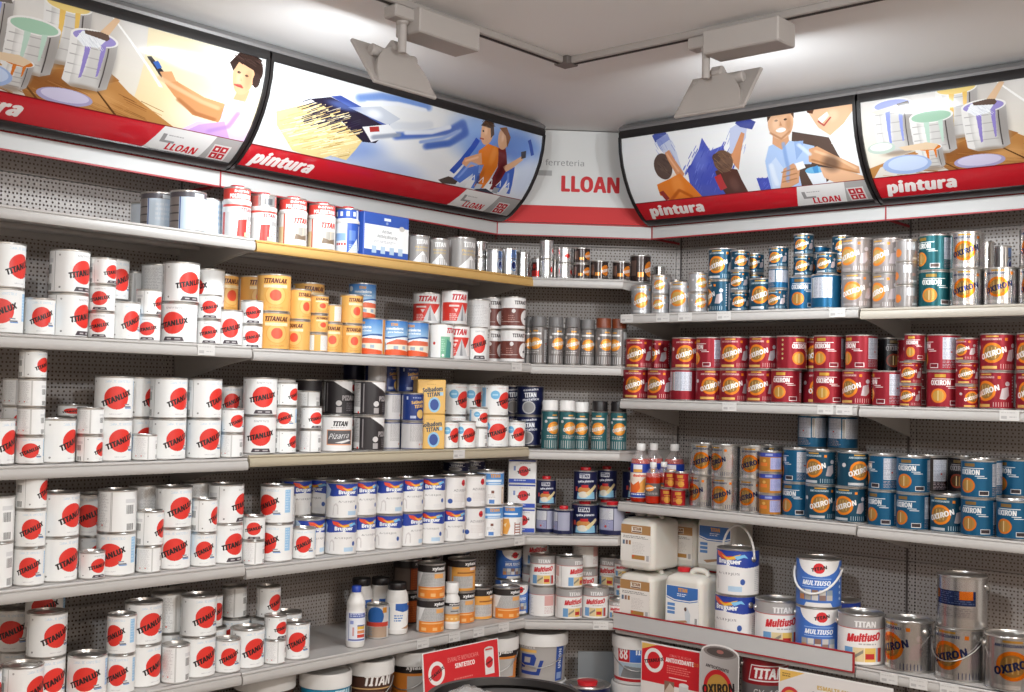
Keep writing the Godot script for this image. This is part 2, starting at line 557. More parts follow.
func make_labels() -> void:
	var a: Art
	enamel(lab("enamel_blue_line", "efefed"), 0)
	enamel(lab("enamel_badge", "efefed"), 1)
	enamel(lab("enamel_water", "efefed"), 2)
	rust_one(lab("rust_red", "8f1d2b", 0.36, 0.5), "e8811f", "98703a", "efe9e6", "e0b565", "d8b9b4")
	rust_two(lab("rust_red_smooth", "911d2b", 0.36, 0.5), "e8842a", "c99a48", "efe9e6", "7a1f2a", "c79a3c")
	rust_one(lab("rust_blue", "16465d", 0.34, 0.5), "e8851f", "9a7640", "eeeceb", "c9ccd0", "c4d3dc")
	rust_two(lab("rust_blue_smooth", "15587e", 0.34, 0.55), "e07c2a", "b98a48", "e9e9ea", "3b3438", "8a6a3c")
	rust_one(lab("rust_silver", "b3b1af", 0.22, 0.9), "e67c1e", "a47e44", "27305a", "d9d8d6", "3c4870")
	rust_one(lab("rust_pale_grey", "a4a4a6", 0.3, 0.45), "e8892f", "cfa658", "f0efee", "c9c9ca", "dcdcdc")
	rust_one(lab("rust_taupe", "8f8683", 0.35, 0.35), "e8872d", "c9a158", "efedec", "a79f9c", "d9d4d2")
	rust_two(lab("rust_teal", "0e5259", 0.34, 0.5), "e58a2e", "b78d49", "f0eeea", "5b4a45", "9a7a35")
	rust_two(lab("rust_black", "1a1619", 0.25, 0.1), "8a3420", "5b3b22", "8f8a8c", "2b2528", "5c4a2a")
	a = lab("rust_grey_bands", "8f8a88", 0.32, 0.4)
	a.R(-1.0, 0.8, 3.2, 5.4, "c9cbcf")
	a.R(3.4, 5.6, 5.4, 7.2, "b98f86")
	a.R(1.8, 9.6, 6.2, 10.8, "d9d8d8")
	a.E(-5.6, 7.0, 2.0, 2.4, "e0813a")
	a.L(-1.0, 6.0, 2.8, 10.4, 8, "a9a5a4", 3)
	# wood-primer tins in ochre
	a = lab("ochre_primer", "e0a95a", 0.4, 0.05)
	a.E(0.3, 6.6, 3.4, 3.4, "d79c4c")
	a.E(0.3, 6.6, 3.1, 3.1, "e4b468")
	a.E(0.3, 6.6, 1.85, 1.85, "e4553a")
	a.T("TITANLAK", 0.2, 1.8, 7.6, 1.5, "5a2418", 0, 0.2)
	a.R(-3.6, 3.1, 4.2, 4.1, "f1dcb4")
	a.L(-3.4, 3.2, 4.2, 4.0, 2, "e8c88c", 2)
	a.T("SATINADO", 0.4, 10.7, 4.6, 0.55, "b67a34", 0, 0, 2)
	a.R(-14.5, 0.5, -7.6, 11.2, "ece7e0")
	a.L(-14.2, 0.8, -8.0, 11.0, 20, "c9c2ba", 3)
	a.R(9.5, 0.5, 14.5, 11.2, "ece7e0")
	a.L(9.7, 0.8, 14.2, 11.0, 20, "c9c2ba", 4)
	# facade paint with a house
	a = lab("house_front", "e9eef2", 0.4)
	a.G(-8.0, 0.0, 8.0, 5.4, "3d78bd", "a9cbe6")
	a.T("TITAN", -0.5, 1.2, 2.6, 0.9, "e79a34")
	a.T("revestimiento", -0.2, 2.6, 6.8, 0.9, "f4f6f8")
	a.T("para fachadas", 0.2, 3.9, 6.2, 0.8, "f4f6f8")
	a.P([-8, 5.2, -2, 5.6, 4, 4.8, 8, 4.9, 8, 5.5, 3, 5.4, -2, 6.2, -8, 5.8], "2f5b9a")
	a.P([-3.4, 7.6, 0.5, 6.2, 7.5, 6.6, 8, 8.0, -3.6, 8.2], "dc6a4a")
	a.R(-3.0, 8.0, 8.0, 10.2, "efe2cc")
	a.R(-0.6, 8.5, 1.2, 9.6, "9fb0bd")
	a.R(3.0, 8.5, 4.6, 9.6, "9fb0bd")
	a.P([-8, 10.2, 0, 9.6, 8, 10.4, 8, 11.7, -8, 11.7], "e05a2f")
	a.R(-6.2, 7.0, -5.2, 10.4, "5f7f97")
	a.R(-4.6, 7.4, -3.8, 10.6, "4c6b84")
	a.E(-5.6, 1.6, 1.1, 0.9, "dfe6ea")
	a.R(8.2, 0.0, 10.4, 11.7, "e0912f")
	a.L(10.8, 0.6, 16.0, 11.2, 16, "a9a9ab", 3)
	# waterproofing, red wedge
	a = lab("red_wedge", "f0eeec", 0.4)
	a.T("TITAN", 0.0, 2.0, 6.8, 2.0, "c8202b", 0, 0.25)
	a.P([-8.2, 3.9, 5.4, 3.9, 0.6, 11.0, -8.2, 11.0], "d93a30")
	a.P([-1.6, 11.0, 1.0, 4.4, 4.0, 11.0], "c9c9ca")
	a.P([0.3, 11.0, 1.0, 4.6, 1.6, 11.0], "8d8d90")
	a.R(-4.6, 4.8, -0.4, 5.5, "f3d9d4")
	a.P([-2.6, 6.2, -0.9, 6.2, -1.7, 7.6], "f3d9d4")
	a.L(-4.4, 8.0, -1.0, 10.4, 4, "f3c9c4", 2)
	a.R(-8.2, 10.6, 8.2, 11.7, "d9d8d7")
	a.L(8.8, 0.8, 15.6, 11.0, 18, "c3c2c3", 3)
	a = lab("green_patch", "f1f0ee", 0.4)
	a.T("TITAN", 4.8, 1.9, 5.4, 1.7, "c8202b", 0, 0.25)
	a.R(-0.4, 4.2, 3.6, 11.7, "79b896")
	a.P([1.6, 11.7, 2.2, 5.0, 4.4, 6.2, 4.2, 11.7], "4a8f86")
	a.L(-0.1, 5.0, 1.4, 9.6, 6, "a8d6bd", 2)
	a.E(0.6, 10.8, 0.5, 0.5, "f1f0ee")
	a.E(-3.0, 6.6, 0.5, 0.5, "d0342c")
	a.R(-6.2, 0.2, -6.0, 11.5, "b5b2b0")
	a = lab("brown_band", "ece9e7", 0.4)
	a.T("TITANIT", 1.6, 1.8, 6.4, 1.3, "4a3f40")
	a.E(5.8, 1.8, 0.6, 0.7, "c8262b")
	a.R(-16.2, 3.9, 16.2, 10.6, "70382f")
	a.E(4.2, 7.4, 2.9, 2.9, "ebe8e6")
	a.R(3.4, 7.6, 5.0, 8.3, "4d474a")
	a.E(-2.0, 5.0, 0.8, 0.8, "e6e0dd")
	a.L(-4.4, 6.6, -1.4, 9.8, 4, "a9776c", 2)
	a.R(-16.2, 9.0, 0.6, 9.15, "d8cbc6")
	a.L(-14.0, 4.6, -7.0, 10.0, 9, "b58f86", 4)
	a = lab("plain_white", "e6e4e2", 0.45)
	a.L(-6.0, 2.0, 4.5, 10.4, 14, "cfcccb", 9)
	a.R(4.8, 1.0, 6.2, 2.4, "6f6a6a")
	a.R(5.1, 1.3, 5.9, 2.1, "e6e4e2")
	# blackboard paint
	a = lab("blackboard", "2a2527", 0.45)
	a.P([-3.0, 0, 9, 0, 9, 5.4, 4.0, 4.0, 0.0, 2.0], "e9e6e4")
	a.E(5.4, 2.2, 1.2, 1.3, "c8262b")
	a.T("PIZARRA", 3.6, 5.9, 7.0, 1.7, "a39d9d")
	a.E(-1.0, 7.8, 1.0, 1.0, "cfcac8")
	a.R(-1.9, 9.2, -0.1, 11.2, "a59f9e")
	a.L(1.6, 7.6, 5.6, 10.8, 5, "6b6567", 3)
	a.R(-11.6, 0.4, -6.6, 9.0, "b9b5b3")
	a.L(-11.4, 0.8, -6.8, 8.8, 17, "8f8b8a", 5)
	a.R(-11.6, 9.0, -6.6, 11.2, "e3e1df")
	a.E(-7.4, 10.9, 0.4, 0.4, "dc4a3a")
	a.R(-5.6, 0.6, -5.2, 10.8, "8b8585")
	a = lab("blackboard_front", "e9e7e5", 0.4)
	a.T("TITAN", 0.8, 2.2, 5.0, 1.6, "2a2629", 0, 0.2)
	a.L(-2.4, 3.4, 4.0, 4.0, 1, "b9b5b4", 2)
	a.R(-3.8, 4.3, 5.6, 9.6, "dd9a74")
	a.R(-3.5, 4.6, 5.3, 9.3, "5e5b5d")
	a.T("Pizarra", 0.6, 6.4, 6.8, 1.9, "efeeee", 4, 0.4, 2)
	a.P([-1.0, 8.8, 3.8, 7.6, 5.2, 8.0, 1.4, 9.0], "e4e2e1")
	a.R(-6.2, 0.2, -6.0, 11.5, "b5b2b0")
	# satin varnish tins, navy with ochre words
	a = lab("navy_satin", "1d3576", 0.35, 0.1)
	a.T("Satinado", 1.2, 3.4, 6.6, 1.4, "e2b25c", 5)
	a.T("TITAN", 1.8, 5.3, 4.8, 1.4, "e2b25c", 5)
	a.E(2.6, 8.8, 2.0, 2.0, "dbb46a")
	a.R(-4.6, 1.0, -3.8, 2.4, "c8cede")
	a.R(-2.6, 9.6, 0.2, 10.8, "aeb7cf")
	a.T("TITAN", 0.6, 1.6, 4.6, 0.5, "b9c2da")
	a.R(-16.2, 0.4, -7.0, 11.3, "c9c6c5")
	a.L(-16.0, 0.8, -7.4, 8.4, 15, "9f9b9a", 5)
	a.E(-11.0, 9.6, 0.5, 0.5, "c98f80")
	a.E(-9.0, 9.6, 0.5, 0.5, "c98f80")
	a.R(10.4, 0.4, 16.2, 11.3, "c9c6c5")
	a = lab("navy_hammered", "1a2148", 0.35, 0.1)
	a.T("esmalte", 0.2, 1.2, 6.2, 0.9, "dfe1e8", 6)
	a.T("TITAN", 0.0, 3.4, 4.6, 1.9, "eceef2", 4)
	a.T("metalico", 0.2, 5.2, 6.6, 1.1, "dfe1e8", 5)
	a.E(-0.6, 8.6, 2.7, 2.7, "b9b8b8")
	a.E(-0.6, 8.6, 2.2, 2.2, "8d8c8c")
	a.R(5.6, 6.2, 7.0, 7.4, "cfd2da")
	a.R(5.4, 9.2, 7.4, 11.0, "cfd2da")
	# tile enamel
	for two in 2:
		a = lab(["tile_swoosh", "tile_swoosh_jug"][two], "e8e5e2", 0.4)
		a.P([-16.2, 0, 16.2, 0, 16.2, 3.6, 6, 4.5, 1.0, 3.9, -3.4, 4.4, -16.2, 3.2], "27419b")
		a.P([-6.4, 0, -8.2, 0, -8.2, 6.0, -5.0, 4.4, -4.4, 2.0], "b9cbe0")
		a.P([-2.6, 0.3, -0.6, 0.6, 1.0, 1.6, 2.6, 1.4, 1.6, 2.4, -0.4, 2.3, -2.2, 1.4], "e0492f")
		a.P([-0.6, 1.2, 1.6, 1.9, 3.4, 1.2, 4.8, 0.8, 3.4, 2.2, 1.2, 2.6], "f0b63c")
		a.P([3.0, 1.5, 5.6, 0.9, 6.6, 2.0, 5.4, 1.7, 3.8, 2.4], "7fc0e6")
		a.T("Bruguer", 1.6, 3.1, 6.2, 1.7, "f3f3f3")
		a.T("AZULEJOS", 1.4, 6.2, 6.0, 0.8, "7b7577", 0, 0, 2)
		a.R(1.6, 9.4, 5.0, 10.8, "b5cfe4" if two == 0 else "e2e0de")
		a.P([-3.6, 10.8, -3.2, 7.4, -2.4, 6.6, -1.6, 7.4, -1.5, 10.6, -1.9, 10.6, -2.0, 7.8, -2.5, 7.2, -3.0, 7.8, -3.2, 10.8], "d1cbc9")
		a.E(5.2, 8.2, 0.6, 0.8, "34549c")
		a.R(-8.6, 0, -7.7, 11.7, "27419b")
		a.L(8.6, 5.0, 15.6, 11.0, 12, "c3c2c3", 3)
	a = lab("tile_red_dot", "e6e2df", 0.4)
	a.E(3.4, 2.1, 1.0, 1.2, "d02a33")
	a.R(2.4, 2.2, 4.4, 2.5, "8c1c26")
	a.T("AZULEJOS", 2.4, 5.0, 6.4, 1.0, "6f696b", 0, 0, 2)
	a.E(-2.0, 9.0, 0.9, 0.9, "34549c")
	a.L(-0.6, 6.4, 4.6, 9.6, 6, "d9d2ce", 2)
	a.R(2.6, 9.6, 4.8, 10.6, "f3f1ef")
	a = lab("home_blue_head", "eceae8", 0.4)
	a.G(-16.2, 0.4, 16.2, 4.6, "4f8dd0", "6fa6dc")
	a.T("TITAN", 1.6, 1.3, 4.0, 1.2, "e8a23c")
	a.R(-2.6, 2.7, 4.4, 3.5, "e4eef8")
	a.R(-1.2, 3.8, 4.0, 4.3, "cfe0f2")
	a.R(0.0, 6.6, 1.1, 7.6, "7a4b3f")
	a.R(4.6, 5.4, 6.2, 11.4, "d6a878")
	a.R(5.0, 6.0, 5.8, 11.0, "efe4d2")
	a.R(-0.8, 9.8, 1.2, 11.2, "4f7fc0")
	a.L(-1.4, 7.9, 1.6, 9.4, 3, "c9c3bf", 2)
	a = lab("home_ladder", "eceae8", 0.4)
	a.R(-16.2, 0.4, 16.2, 4.6, "3f80c8")
	a.T("TITAN", 0.0, 1.3, 4.2, 1.2, "e8a23c")
	a.R(-2.6, 2.8, 3.8, 3.5, "e4eef8")
	a.P([-4.2, 11.4, -3.6, 5.4, -0.4, 5.0, 0.4, 8.0, -0.8, 11.4], "e0a04c")
	a.P([-2.8, 7.6, -1.2, 6.8, -1.8, 8.6], "f0dcb4")
	a.R(2.2, 6.6, 2.6, 11.4, "9d5a4a")
	a.R(5.0, 6.6, 5.4, 11.4, "9d5a4a")
	for i in 4: a.R(2.2, 7.2 + i * 1.1, 5.4, 7.6 + i * 1.1, "9d5a4a")
	# paint stripper, navy with a red cap
	a = lab("stripper", "1c2148", 0.3, 0.15)
	a.R(-3.2, 0.8, 1.4, 2.6, "e6e8ee")
	a.T("TITAN", -0.9, 1.7, 4.0, 1.3, "1c2148")
	a.T("quita pinturas", -0.2, 4.0, 7.4, 1.2, "e3e6ee", 2)
	a.P([-4.4, 11.2, -4.0, 8.6, 3.8, 8.2, 4.2, 11.2], "8fc3dc")
	a.E(-1.0, 7.6, 2.9, 1.6, "c98a4c")
	a.E(-1.4, 9.4, 2.2, 1.3, "e3dccf")
	a.R(-2.2, 5.4, 0.8, 6.6, "c8262b")
	a.P([-0.4, 8.8, 4.2, 5.2, 5.2, 6.0, 1.0, 9.8], "e6d3a2")
	a.R(-5.4, 6.2, -4.2, 8.0, "c84a44")
	a.B(5.4, 8.4, 7.4, 11.2)
	a.R(9.2, 0.8, 16.0, 5.4, "cfd0d4")
	a.R(9.2, 5.6, 16.0, 9.8, "9496b8")
	a.L(9.6, 1.2, 15.6, 9.4, 16, "b4b5c2", 3)
	a.E(13.0, 8.2, 0.5, 0.5, "c8463c")
	a.R(-16.0, 0.8, -9.4, 9.8, "a9abc0")
	# wood preserver
	for two in 2:
		a = lab(["wood_orange", "wood_amber"][two], "bdbbb9", 0.4)
		a.R(-16.2, 0, 16.2, 2.5, "2a2423")
		a.T("xylazel", 2.6, 1.35, 5.6, 1.5, "f0eeec")
		if two == 0:
			a.L(-4.6, 3.0, 6.6, 7.4, 9, "a19f9d", 3)
			a.P([-8, 2.5, -3.8, 2.5, -5.6, 7.0, -8, 7.6], "eae8e6")
			a.R(0.6, 3.0, 4.6, 4.6, "e8a862")
			a.R(-6.4, 7.6, 8.2, 11.7, "e2822c")
			a.R(-5.0, 8.1, 4.2, 8.5, "f3c48a")
			a.R(-5.0, 9.8, -3.0, 11.0, "f1b877")
			a.R(-0.6, 9.8, 1.2, 11.0, "f1b877")
			a.R(3.0, 9.8, 5.6, 11.0, "f1b877")
			a.R(-14.4, 2.8, -6.8, 11.2, "e4e1de")
			a.L(-14.0, 3.2, -7.4, 10.8, 14, "c1bdba", 4)
		else:
			a.R(-5.6, 2.5, 8.2, 11.7, "e6a24c")
			a.R(-4.6, 6.0, 3.4, 10.6, "c3c0bd")
			a.L(-4.4, 6.2, 3.2, 10.4, 8, "a5a29f", 3)
			a.R(1.8, 2.7, 5.0, 3.8, "efd9d4")
			a.R(-3.0, 4.4, 4.6, 4.9, "9a5a24")
			a.R(-8.4, 2.5, -5.6, 11.7, "cac5c1")
	a = lab("wood_dark", "33231d", 0.4)
	a.R(-16.2, 0, 16.2, 2.4, "191415")
	a.T("xylazel", 3.0, 1.3, 5.2, 1.4, "d9d5d2")
	a.R(-1.4, 2.8, 8.2, 11.0, "b2521e")
	a.L(-0.6, 3.4, 7.0, 10.4, 8, "c4662c", 3)
	a.R(-8.2, 2.8, -1.6, 11.0, "6b5f59")
	# multi-purpose enamel, grey head and red script
	a = lab("multi_script", "ebe8e5", 0.4)
	a.R(-16.2, 0, 16.2, 2.9, "a5a19f")
	a.T("TITAN", 0.4, 1.8, 4.8, 1.4, "e3e1e0")
	a.R(-16.2, 2.9, 16.2, 3.1, "c04a44")
	a.T("MultiusO", 0.2, 5.0, 7.6, 2.0, "c8262e", 5, 0.25)
	a.L(-1.0, 6.5, 4.0, 7.2, 1, "b5b1af", 2)
	a.R(-4.4, 7.6, -2.4, 11.0, "6d9cc8")
	a.R(-2.3, 7.6, 0.2, 11.0, "dcc79a")
	a.P([-2.2, 9.6, 0.0, 8.0, 0.0, 8.8, -2.2, 10.4], "8d8578")
	a.R(0.3, 7.6, 2.9, 11.0, "e6bf62")
	a.R(0.5, 9.0, 2.6, 10.3, "bf2a2a")
	a.R(3.0, 7.6, 4.6, 11.0, "b33a34")
	a.R(3.0, 7.6, 3.5, 11.0, "9fb0bd")
	a.R(-12.6, 3.3, -8.6, 7.4, "d9a7a2")
	a.L(-12.6, 7.8, -8.6, 10.8, 5, "d5c0bc", 3)
	a.R(-7.4, 3.1, -7.2, 11.5, "b0adab")
	a.R(8.2, 3.1, 8.4, 11.5, "b0adab")
	a.L(9.0, 3.6, 15.6, 11.0, 12, "c9c6c4", 4)
	a = lab("multi_blue", "3f6fc0", 0.4)
	a.E(1.6, -0.6, 5.6, 4.6, "ece9e7")
	a.E(1.6, 1.9, 1.3, 1.3, "d5262e")
	a.T("TITAN", 1.6, 1.95, 3.6, 0.8, "2a1719", 14, 0.1)
	a.T("MULTIUSO", 1.0, 5.6, 6.6, 1.2, "f0f2f6", 0, 0.2)
	a.R(-2.6, 4.4, 4.6, 4.6, "a9c2e8")
	a.R(-2.6, 6.6, 4.4, 6.8, "a9c2e8")
	for i in 5:
		a.R(-3.4 + i * 1.7, 7.3, -1.9 + i * 1.7, 8.6, ["a9a49e", "d5d0c8", "8d6a5a", "c9c4bc", "9aa7b4"][i])
		a.R(-3.4 + i * 1.7, 8.7, -1.9 + i * 1.7, 10.0, ["c98a5a", "b4b0aa", "d9d5cf", "94776a", "c5c0b8"][i])
	a.P([-2.0, 11.7, -1.4, 10.6, 4.4, 10.6, 5.0, 11.7], "e6e3e0")
	for i in 5: a.E(7.4, 3.6 + i * 1.5, 0.4, 0.4, "b9cdee")
	a.L(-14.0, 1.6, -8.0, 10.0, 12, "8fb0e0", 3)
	# goods on the top shelves
	a = lab("pale_blue", "cfe0ee", 0.35)
	a.R(-16.2, 0, 16.2, 1.6, "57545a")
	a.R(0.0, 0.3, 3.4, 1.5, "e6eef4")
	a.R(-9.4, 1.6, -4.6, 11.7, "8a8380")
	for i in 3: a.R(-9.4, 4.0 + i * 2.4, -4.6, 4.4 + i * 2.4, "4c4748")
	a.R(-4.4, 1.6, -4.1, 11.7, "3f5da0")
	a.L(-2.0, 3.0, 3.6, 9.0, 4, "dfeaf4", 3)
	a = lab("pale_blue_light", "dfeaf4", 0.35)
	a.L(0.0, 1.4, 4.6, 9.0, 4, "bcd6ec", 3)
	a.R(-16.2, 0, 16.2, 0.5, "c9d3da")
	a = lab("two_pack_red", "ecebe9", 0.35)
	a.R(-8.2, 0.4, 8.2, 1.2, "dd4a40")
	a.T("TITAN", 2.2, 2.2, 5.2, 1.3, "d2302e")
	a.P([-6.4, 11.7, -5.8, 3.2, -3.4, 3.2, -3.0, 11.7], "dddad8")
	a.P([-1.6, 11.7, -1.2, 5.8, 2.4, 5.4, 2.0, 11.7], "d93a34")
	a.R(2.8, 4.2, 6.4, 6.0, "a3a09f")
	a.L(3.0, 7.0, 6.6, 10.4, 4, "dd6a62", 3)
	a.R(1.4, 10.2, 4.4, 11.5, "e8d9a4")
	a.R(-8.2, 3.2, -6.6, 11.7, "c8453f")
	a = lab("two_pack_head", "d9443c", 0.35, 0.0, 30.0, 5.0)
	a.T("barniz", 0.4, 1.2, 6.0, 1.1, "f3e2de", 0, 0.15)
	a.T("POLIURETANO", 0.2, 3.2, 9.0, 1.6, "f6ebe8")
	a.R(-15.0, 4.4, 15.0, 5.0, "efeeec")
	a = lab("two_pack_head_steel", "b4b2b0", 0.25, 0.6, 30.0, 5.0)
	a.R(-6.0, 0.3, -2.4, 5.0, "d8857c")
	a.R(0.2, 1.4, 3.2, 4.0, "77777a")
	a.R(4.6, 0.6, 6.4, 4.6, "dd9a94")
	a = lab("room_picture", "ece7e0", 0.35)
	a.T("TITAN", 1.6, 2.6, 6.2, 2.0, "d8352f", 0, 0.2)
	a.R(-1.2, 4.9, 4.6, 9.6, "d5c5ae")
	a.R(0.2, 5.0, 2.2, 8.0, "a9a49c")
	a.R(2.6, 5.0, 4.4, 8.4, "b9b4ac")
	a.P([-1.2, 9.6, -0.6, 7.4, 1.8, 8.2, 4.6, 7.6, 4.6, 9.6], "7d6a58")
	a.R(-5.4, 0, -4.8, 11.7, "c8553f")
	a.L(-1.0, 10.2, 4.6, 11.4, 2, "dcc7a2", 3)
	a.R(-8.2, 5.0, -5.4, 11.7, "e6cfa2")
	a = lab("blue_flag", "e4e8ee", 0.35)
	a.R(-0.6, 0, 8.2, 11.7, "2f57b0")
	a.R(0.4, 3.0, 3.6, 7.0, "5c7fc6")
	a.P([0.0, 11.7, 4.4, 6.0, 5.4, 11.7], "dfe5ef")
	a.L(0.4, 8.6, 4.6, 11.2, 4, "a9bde0", 3)
	a.R(-6.6, 4.2, -1.0, 7.2, "8fb0da")
	for i in 4: a.R(-5.8 + i * 1.3, 8.0, -4.9 + i * 1.3, 8.9, "c0473c")
	a.R(5.6, 1.0, 6.8, 10.6, "dfe5ef")
	a = lab("blue_flag_head", "2f57b0", 0.35, 0.0, 27.0, 5.0)
	for i in 4: a.R(-6.0 + i * 2.6, 1.2, -4.8 + i * 2.6, 3.2, "e4e8ee")
	a.R(3.4, 0.4, 4.8, 4.8, "dfe5ef")
	a.R(-13.5, 4.2, 13.5, 5.0, "e4e8ee")
	a = lab("grey_water", "a29e9b", 0.4, 0.1)
	a.T("TITAN", 1.0, 2.4, 5.8, 2.0, "ecebea")
	a.T("fijador", 0.8, 4.9, 7.0, 1.0, "e6bd62", 0, 0, 2)
	a.T("acrilico", 0.8, 6.2, 6.2, 0.9, "e6bd62", 0, 0, 2)
	a.P([-4.0, 11.7, 1.2, 6.6, 5.6, 11.7], "e9e8e7")
	for i in 4: a.R(0.6 + i * 1.0, 8.4, 1.0 + i * 1.0, 11.7, "9b9795")
	a.R(-10.5, 0.6, -7.2, 11.2, "dddbd9")
	a = lab("bare_steel", "c2c1c0", 0.18, 0.95)
	a.R(6.0, 0.4, 8.2, 11.2, "a9a8a8")
	a = lab("steel_blue_ring", "d5d6d8", 0.22, 0.7)
	a.R(1.2, 0.3, 8.2, 4.0, "6f8fc4")
	a.E(3.4, 7.4, 2.7, 2.7, "5b8fce")
	a.E(3.4, 7.4, 2.2, 2.2, "dbe3ee")
	a.E(3.4, 7.4, 1.7, 1.7, "24357c")
	a.R(1.2, 4.2, 8.2, 4.7, "3d4a6e")
	a = lab("steel_red_dot", "cfcecd", 0.2, 0.75)
	a.E(3.0, 6.4, 1.6, 1.9, "d8312d")
	a.L(-2.0, 4.0, 1.2, 8.0, 4, "a7a8b0", 3)
	for i in 8: a.R(-0.6, 0.8 + i * 1.3, -0.2, 1.4 + i * 1.3, "8d909a")
	a = lab("steel_red_foot", "c8c7c6", 0.22, 0.6)
	a.R(-8.2, 7.0, 8.2, 10.6, "d23a34")
	a.R(-8.2, 2.0, -2.0, 7.0, "5b2a2c")
	a.E(-4.6, 4.4, 1.4, 1.4, "cf3a36")
	a.L(-2.0, 3.0, 5.0, 6.6, 4, "99989a", 3)
	a = lab("mini_black", "3a2f2c", 0.2, 0.3)
	a.E(2.6, 5.8, 3.3, 3.6, "e88526")
	a.T("OXIRON", 2.6, 5.9, 6.8, 1.8, "efeae6", 16, 0.1)
	a.R(-4.4, 7.4, -1.2, 9.6, "dd8a36")
	a.L(0.6, 9.8, 5.6, 11.2, 2, "9b9592", 3)
	a.R(-8.2, 2.0, -5.0, 9.0, "6e5850")
	a = lab("gold_blue_head", "b5772c", 0.32, 0.3)
	a.R(-16.2, 0, 16.2, 2.6, "3a49a0")
	a.R(-2.0, 0.6, 1.4, 1.9, "8f9bd0")
	a.R(0.4, 3.0, 6.6, 10.2, "a9add6")
	a.L(0.8, 3.4, 6.2, 9.8, 8, "8d92c4", 3)
	a.R(-5.0, 6.2, -1.0, 8.4, "e07a34")
	a.E(-2.6, 5.0, 0.9, 0.9, "d9a95a")
	a = lab("mini_red_gold", "a11a22", 0.3, 0.2)
	a.R(-2.6, 1.2, 2.0, 3.6, "c98f34")
	a.R(-1.6, 4.4, 3.0, 5.4, "c98f34")
	a.E(0.6, 8.2, 2.4, 2.4, "cf8f35")
	a.R(7.4, 1.0, 9.4, 6.0, "d6cfcb")
	a.L(-4.0, 6.2, 3.6, 9.0, 3, "d3a04a", 3)
	# sprays
	for two in 2:
		a = lab(["spray_grey", "spray_teal"][two], ["7d7876", "34696e"][two], 0.3, 0.4, 19.0, 15.0, 14.0)
		a.E(0.4, 6.6, 2.5, 2.5, "ec9433")
		a.E(0.4, 6.6, 1.7, 1.7, "f3b45e")
		a.T("OXIRON", 0.4, 6.7, 5.6, 1.4, "f1efec", 14, 0.1)
		a.R(-2.4, 2.2, 2.8, 2.9, "e3e1df")
		a.R(-0.4, 1.2, 1.6, 1.8, "e0a24c")
		a.E(-2.8, 4.0, 0.6, 0.6, "dcdad8")
		a.L(-2.4, 9.6, 3.0, 11.0, 2, "c9c7c5", 3)
		for i in 8: a.R(-3.2 + i * 0.85, 11.6, -2.9 + i * 0.85, 14.6, "c4c3c2")
		a.R(4.2, 1.0, 6.6, 14.4, "c9c8c8")
		a.L(4.4, 5.0, 6.4, 14.0, 12, "8d8b8b", 3)
		a.R(4.9, 6.4, 5.7, 7.2, "b0302c")
		a.R(-6.8, 1.0, -4.8, 7.4, "cfcdcc")
	# bottles and jars
	a = lab("thinner", "f0e2d2", 0.35, 0.0, 24.0, 15.0)
	a.R(-12, 0, 12, 4.0, "23409c")
	a.R(-2.6, 0.4, 1.0, 2.4, "e6e4ea")
	a.R(-2.6, 2.4, 1.0, 3.8, "d79a44")
	a.T("disolvente", 0.6, 5.2, 6.4, 1.2, "dd4a30")
	a.P([-3.4, 12.6, 2.4, 5.8, 4.6, 5.8, 1.6, 12.6], "eba04a")
	a.P([-4.4, 8.0, -2.4, 9.4, -0.2, 7.6, 0.4, 10.6, -1.0, 12.8, -4.2, 12.8], "e0662a")
	a.E(-1.8, 7.0, 1.8, 1.0, "e9d5c6")
	a.R(-12, 12.8, 12, 14.8, "23409c")
	a.L(-3.6, 13.2, 3.8, 14.4, 1, "dfe1ee", 3)
	a = lab("thinner_grey", "5c5755", 0.35, 0.0, 18.0, 8.0)
	a.E(-1.0, 3.0, 2.0, 2.0, "e8872d")
	a.T("OXIRON", -0.6, 3.0, 4.6, 1.0, "efecea", 14)
	a.L(-2.4, 5.8, 3.4, 7.2, 2, "b5b1af", 3)
	a = lab("bleach", "e4e6ee", 0.4, 0.0, 19.0, 13.0)
	a.R(-2.8, 0.3, 3.2, 2.4, "5b6aa8")
	a.L(-2.6, 0.5, 3.0, 2.2, 2, "c9cfe6", 3)
	a.R(-3.0, 0.2, -2.8, 12.8, "5b6aa8")
	a.R(-2.4, 3.6, -1.2, 5.2, "8f9bd0")
	for i in 3: a.R(0.0, 6.2 + i * 1.8, 3.0, 7.6 + i * 1.8, ["e0b34c", "d98a5a", "cf4436"][i])
	a.R(0.0, 5.6, 3.0, 6.2, "5a6b9e")
	a.R(-2.8, 11.9, 3.2, 12.6, "5b6aa8")
	a.R(-1.6, 6.6, -1.0, 10.4, "d7a2a0")
	a = lab("paste", "eceae7", 0.4, 0.0, 25.0, 11.0)
	a.P([-1.6, 0.4, 5.0, 0.4, 5.0, 3.2, 1.0, 3.8, -1.6, 3.0], "2f62b0")
	a.R(3.4, 0.4, 5.0, 1.4, "e0913a")
	a.L(-2.0, 5.0, 1.6, 8.0, 3, "5b86c4", 3)
	a.P([0.6, 10.4, 4.6, 9.0, 5.2, 10.0, 3.4, 10.8], "b08a6a")
	a.R(-4.4, 2.0, -3.6, 10.4, "9cc0dd")
	a = lab("putty", "d9d9d8", 0.3, 0.3)
	a.E(-0.6, 3.6, 4.2, 3.4, "2f68b0")
	a.R(3.0, 0.4, 5.4, 2.4, "e0983f")
	a.R(-7.0, 5.8, 7.0, 7.4, "d2493a")
	a.P([-4.6, 11.4, -4.0, 7.6, 5.4, 7.4, 5.8, 11.4], "b9a08a")
	a.L(-4.4, 7.8, -1.4, 11.0, 5, "7f97ad", 3)
	a = lab("wood_bottle", "f0efed", 0.4, 0.0, 19.0, 10.5)
	a.R(-9.5, 0, 9.5, 1.6, "2a2423")
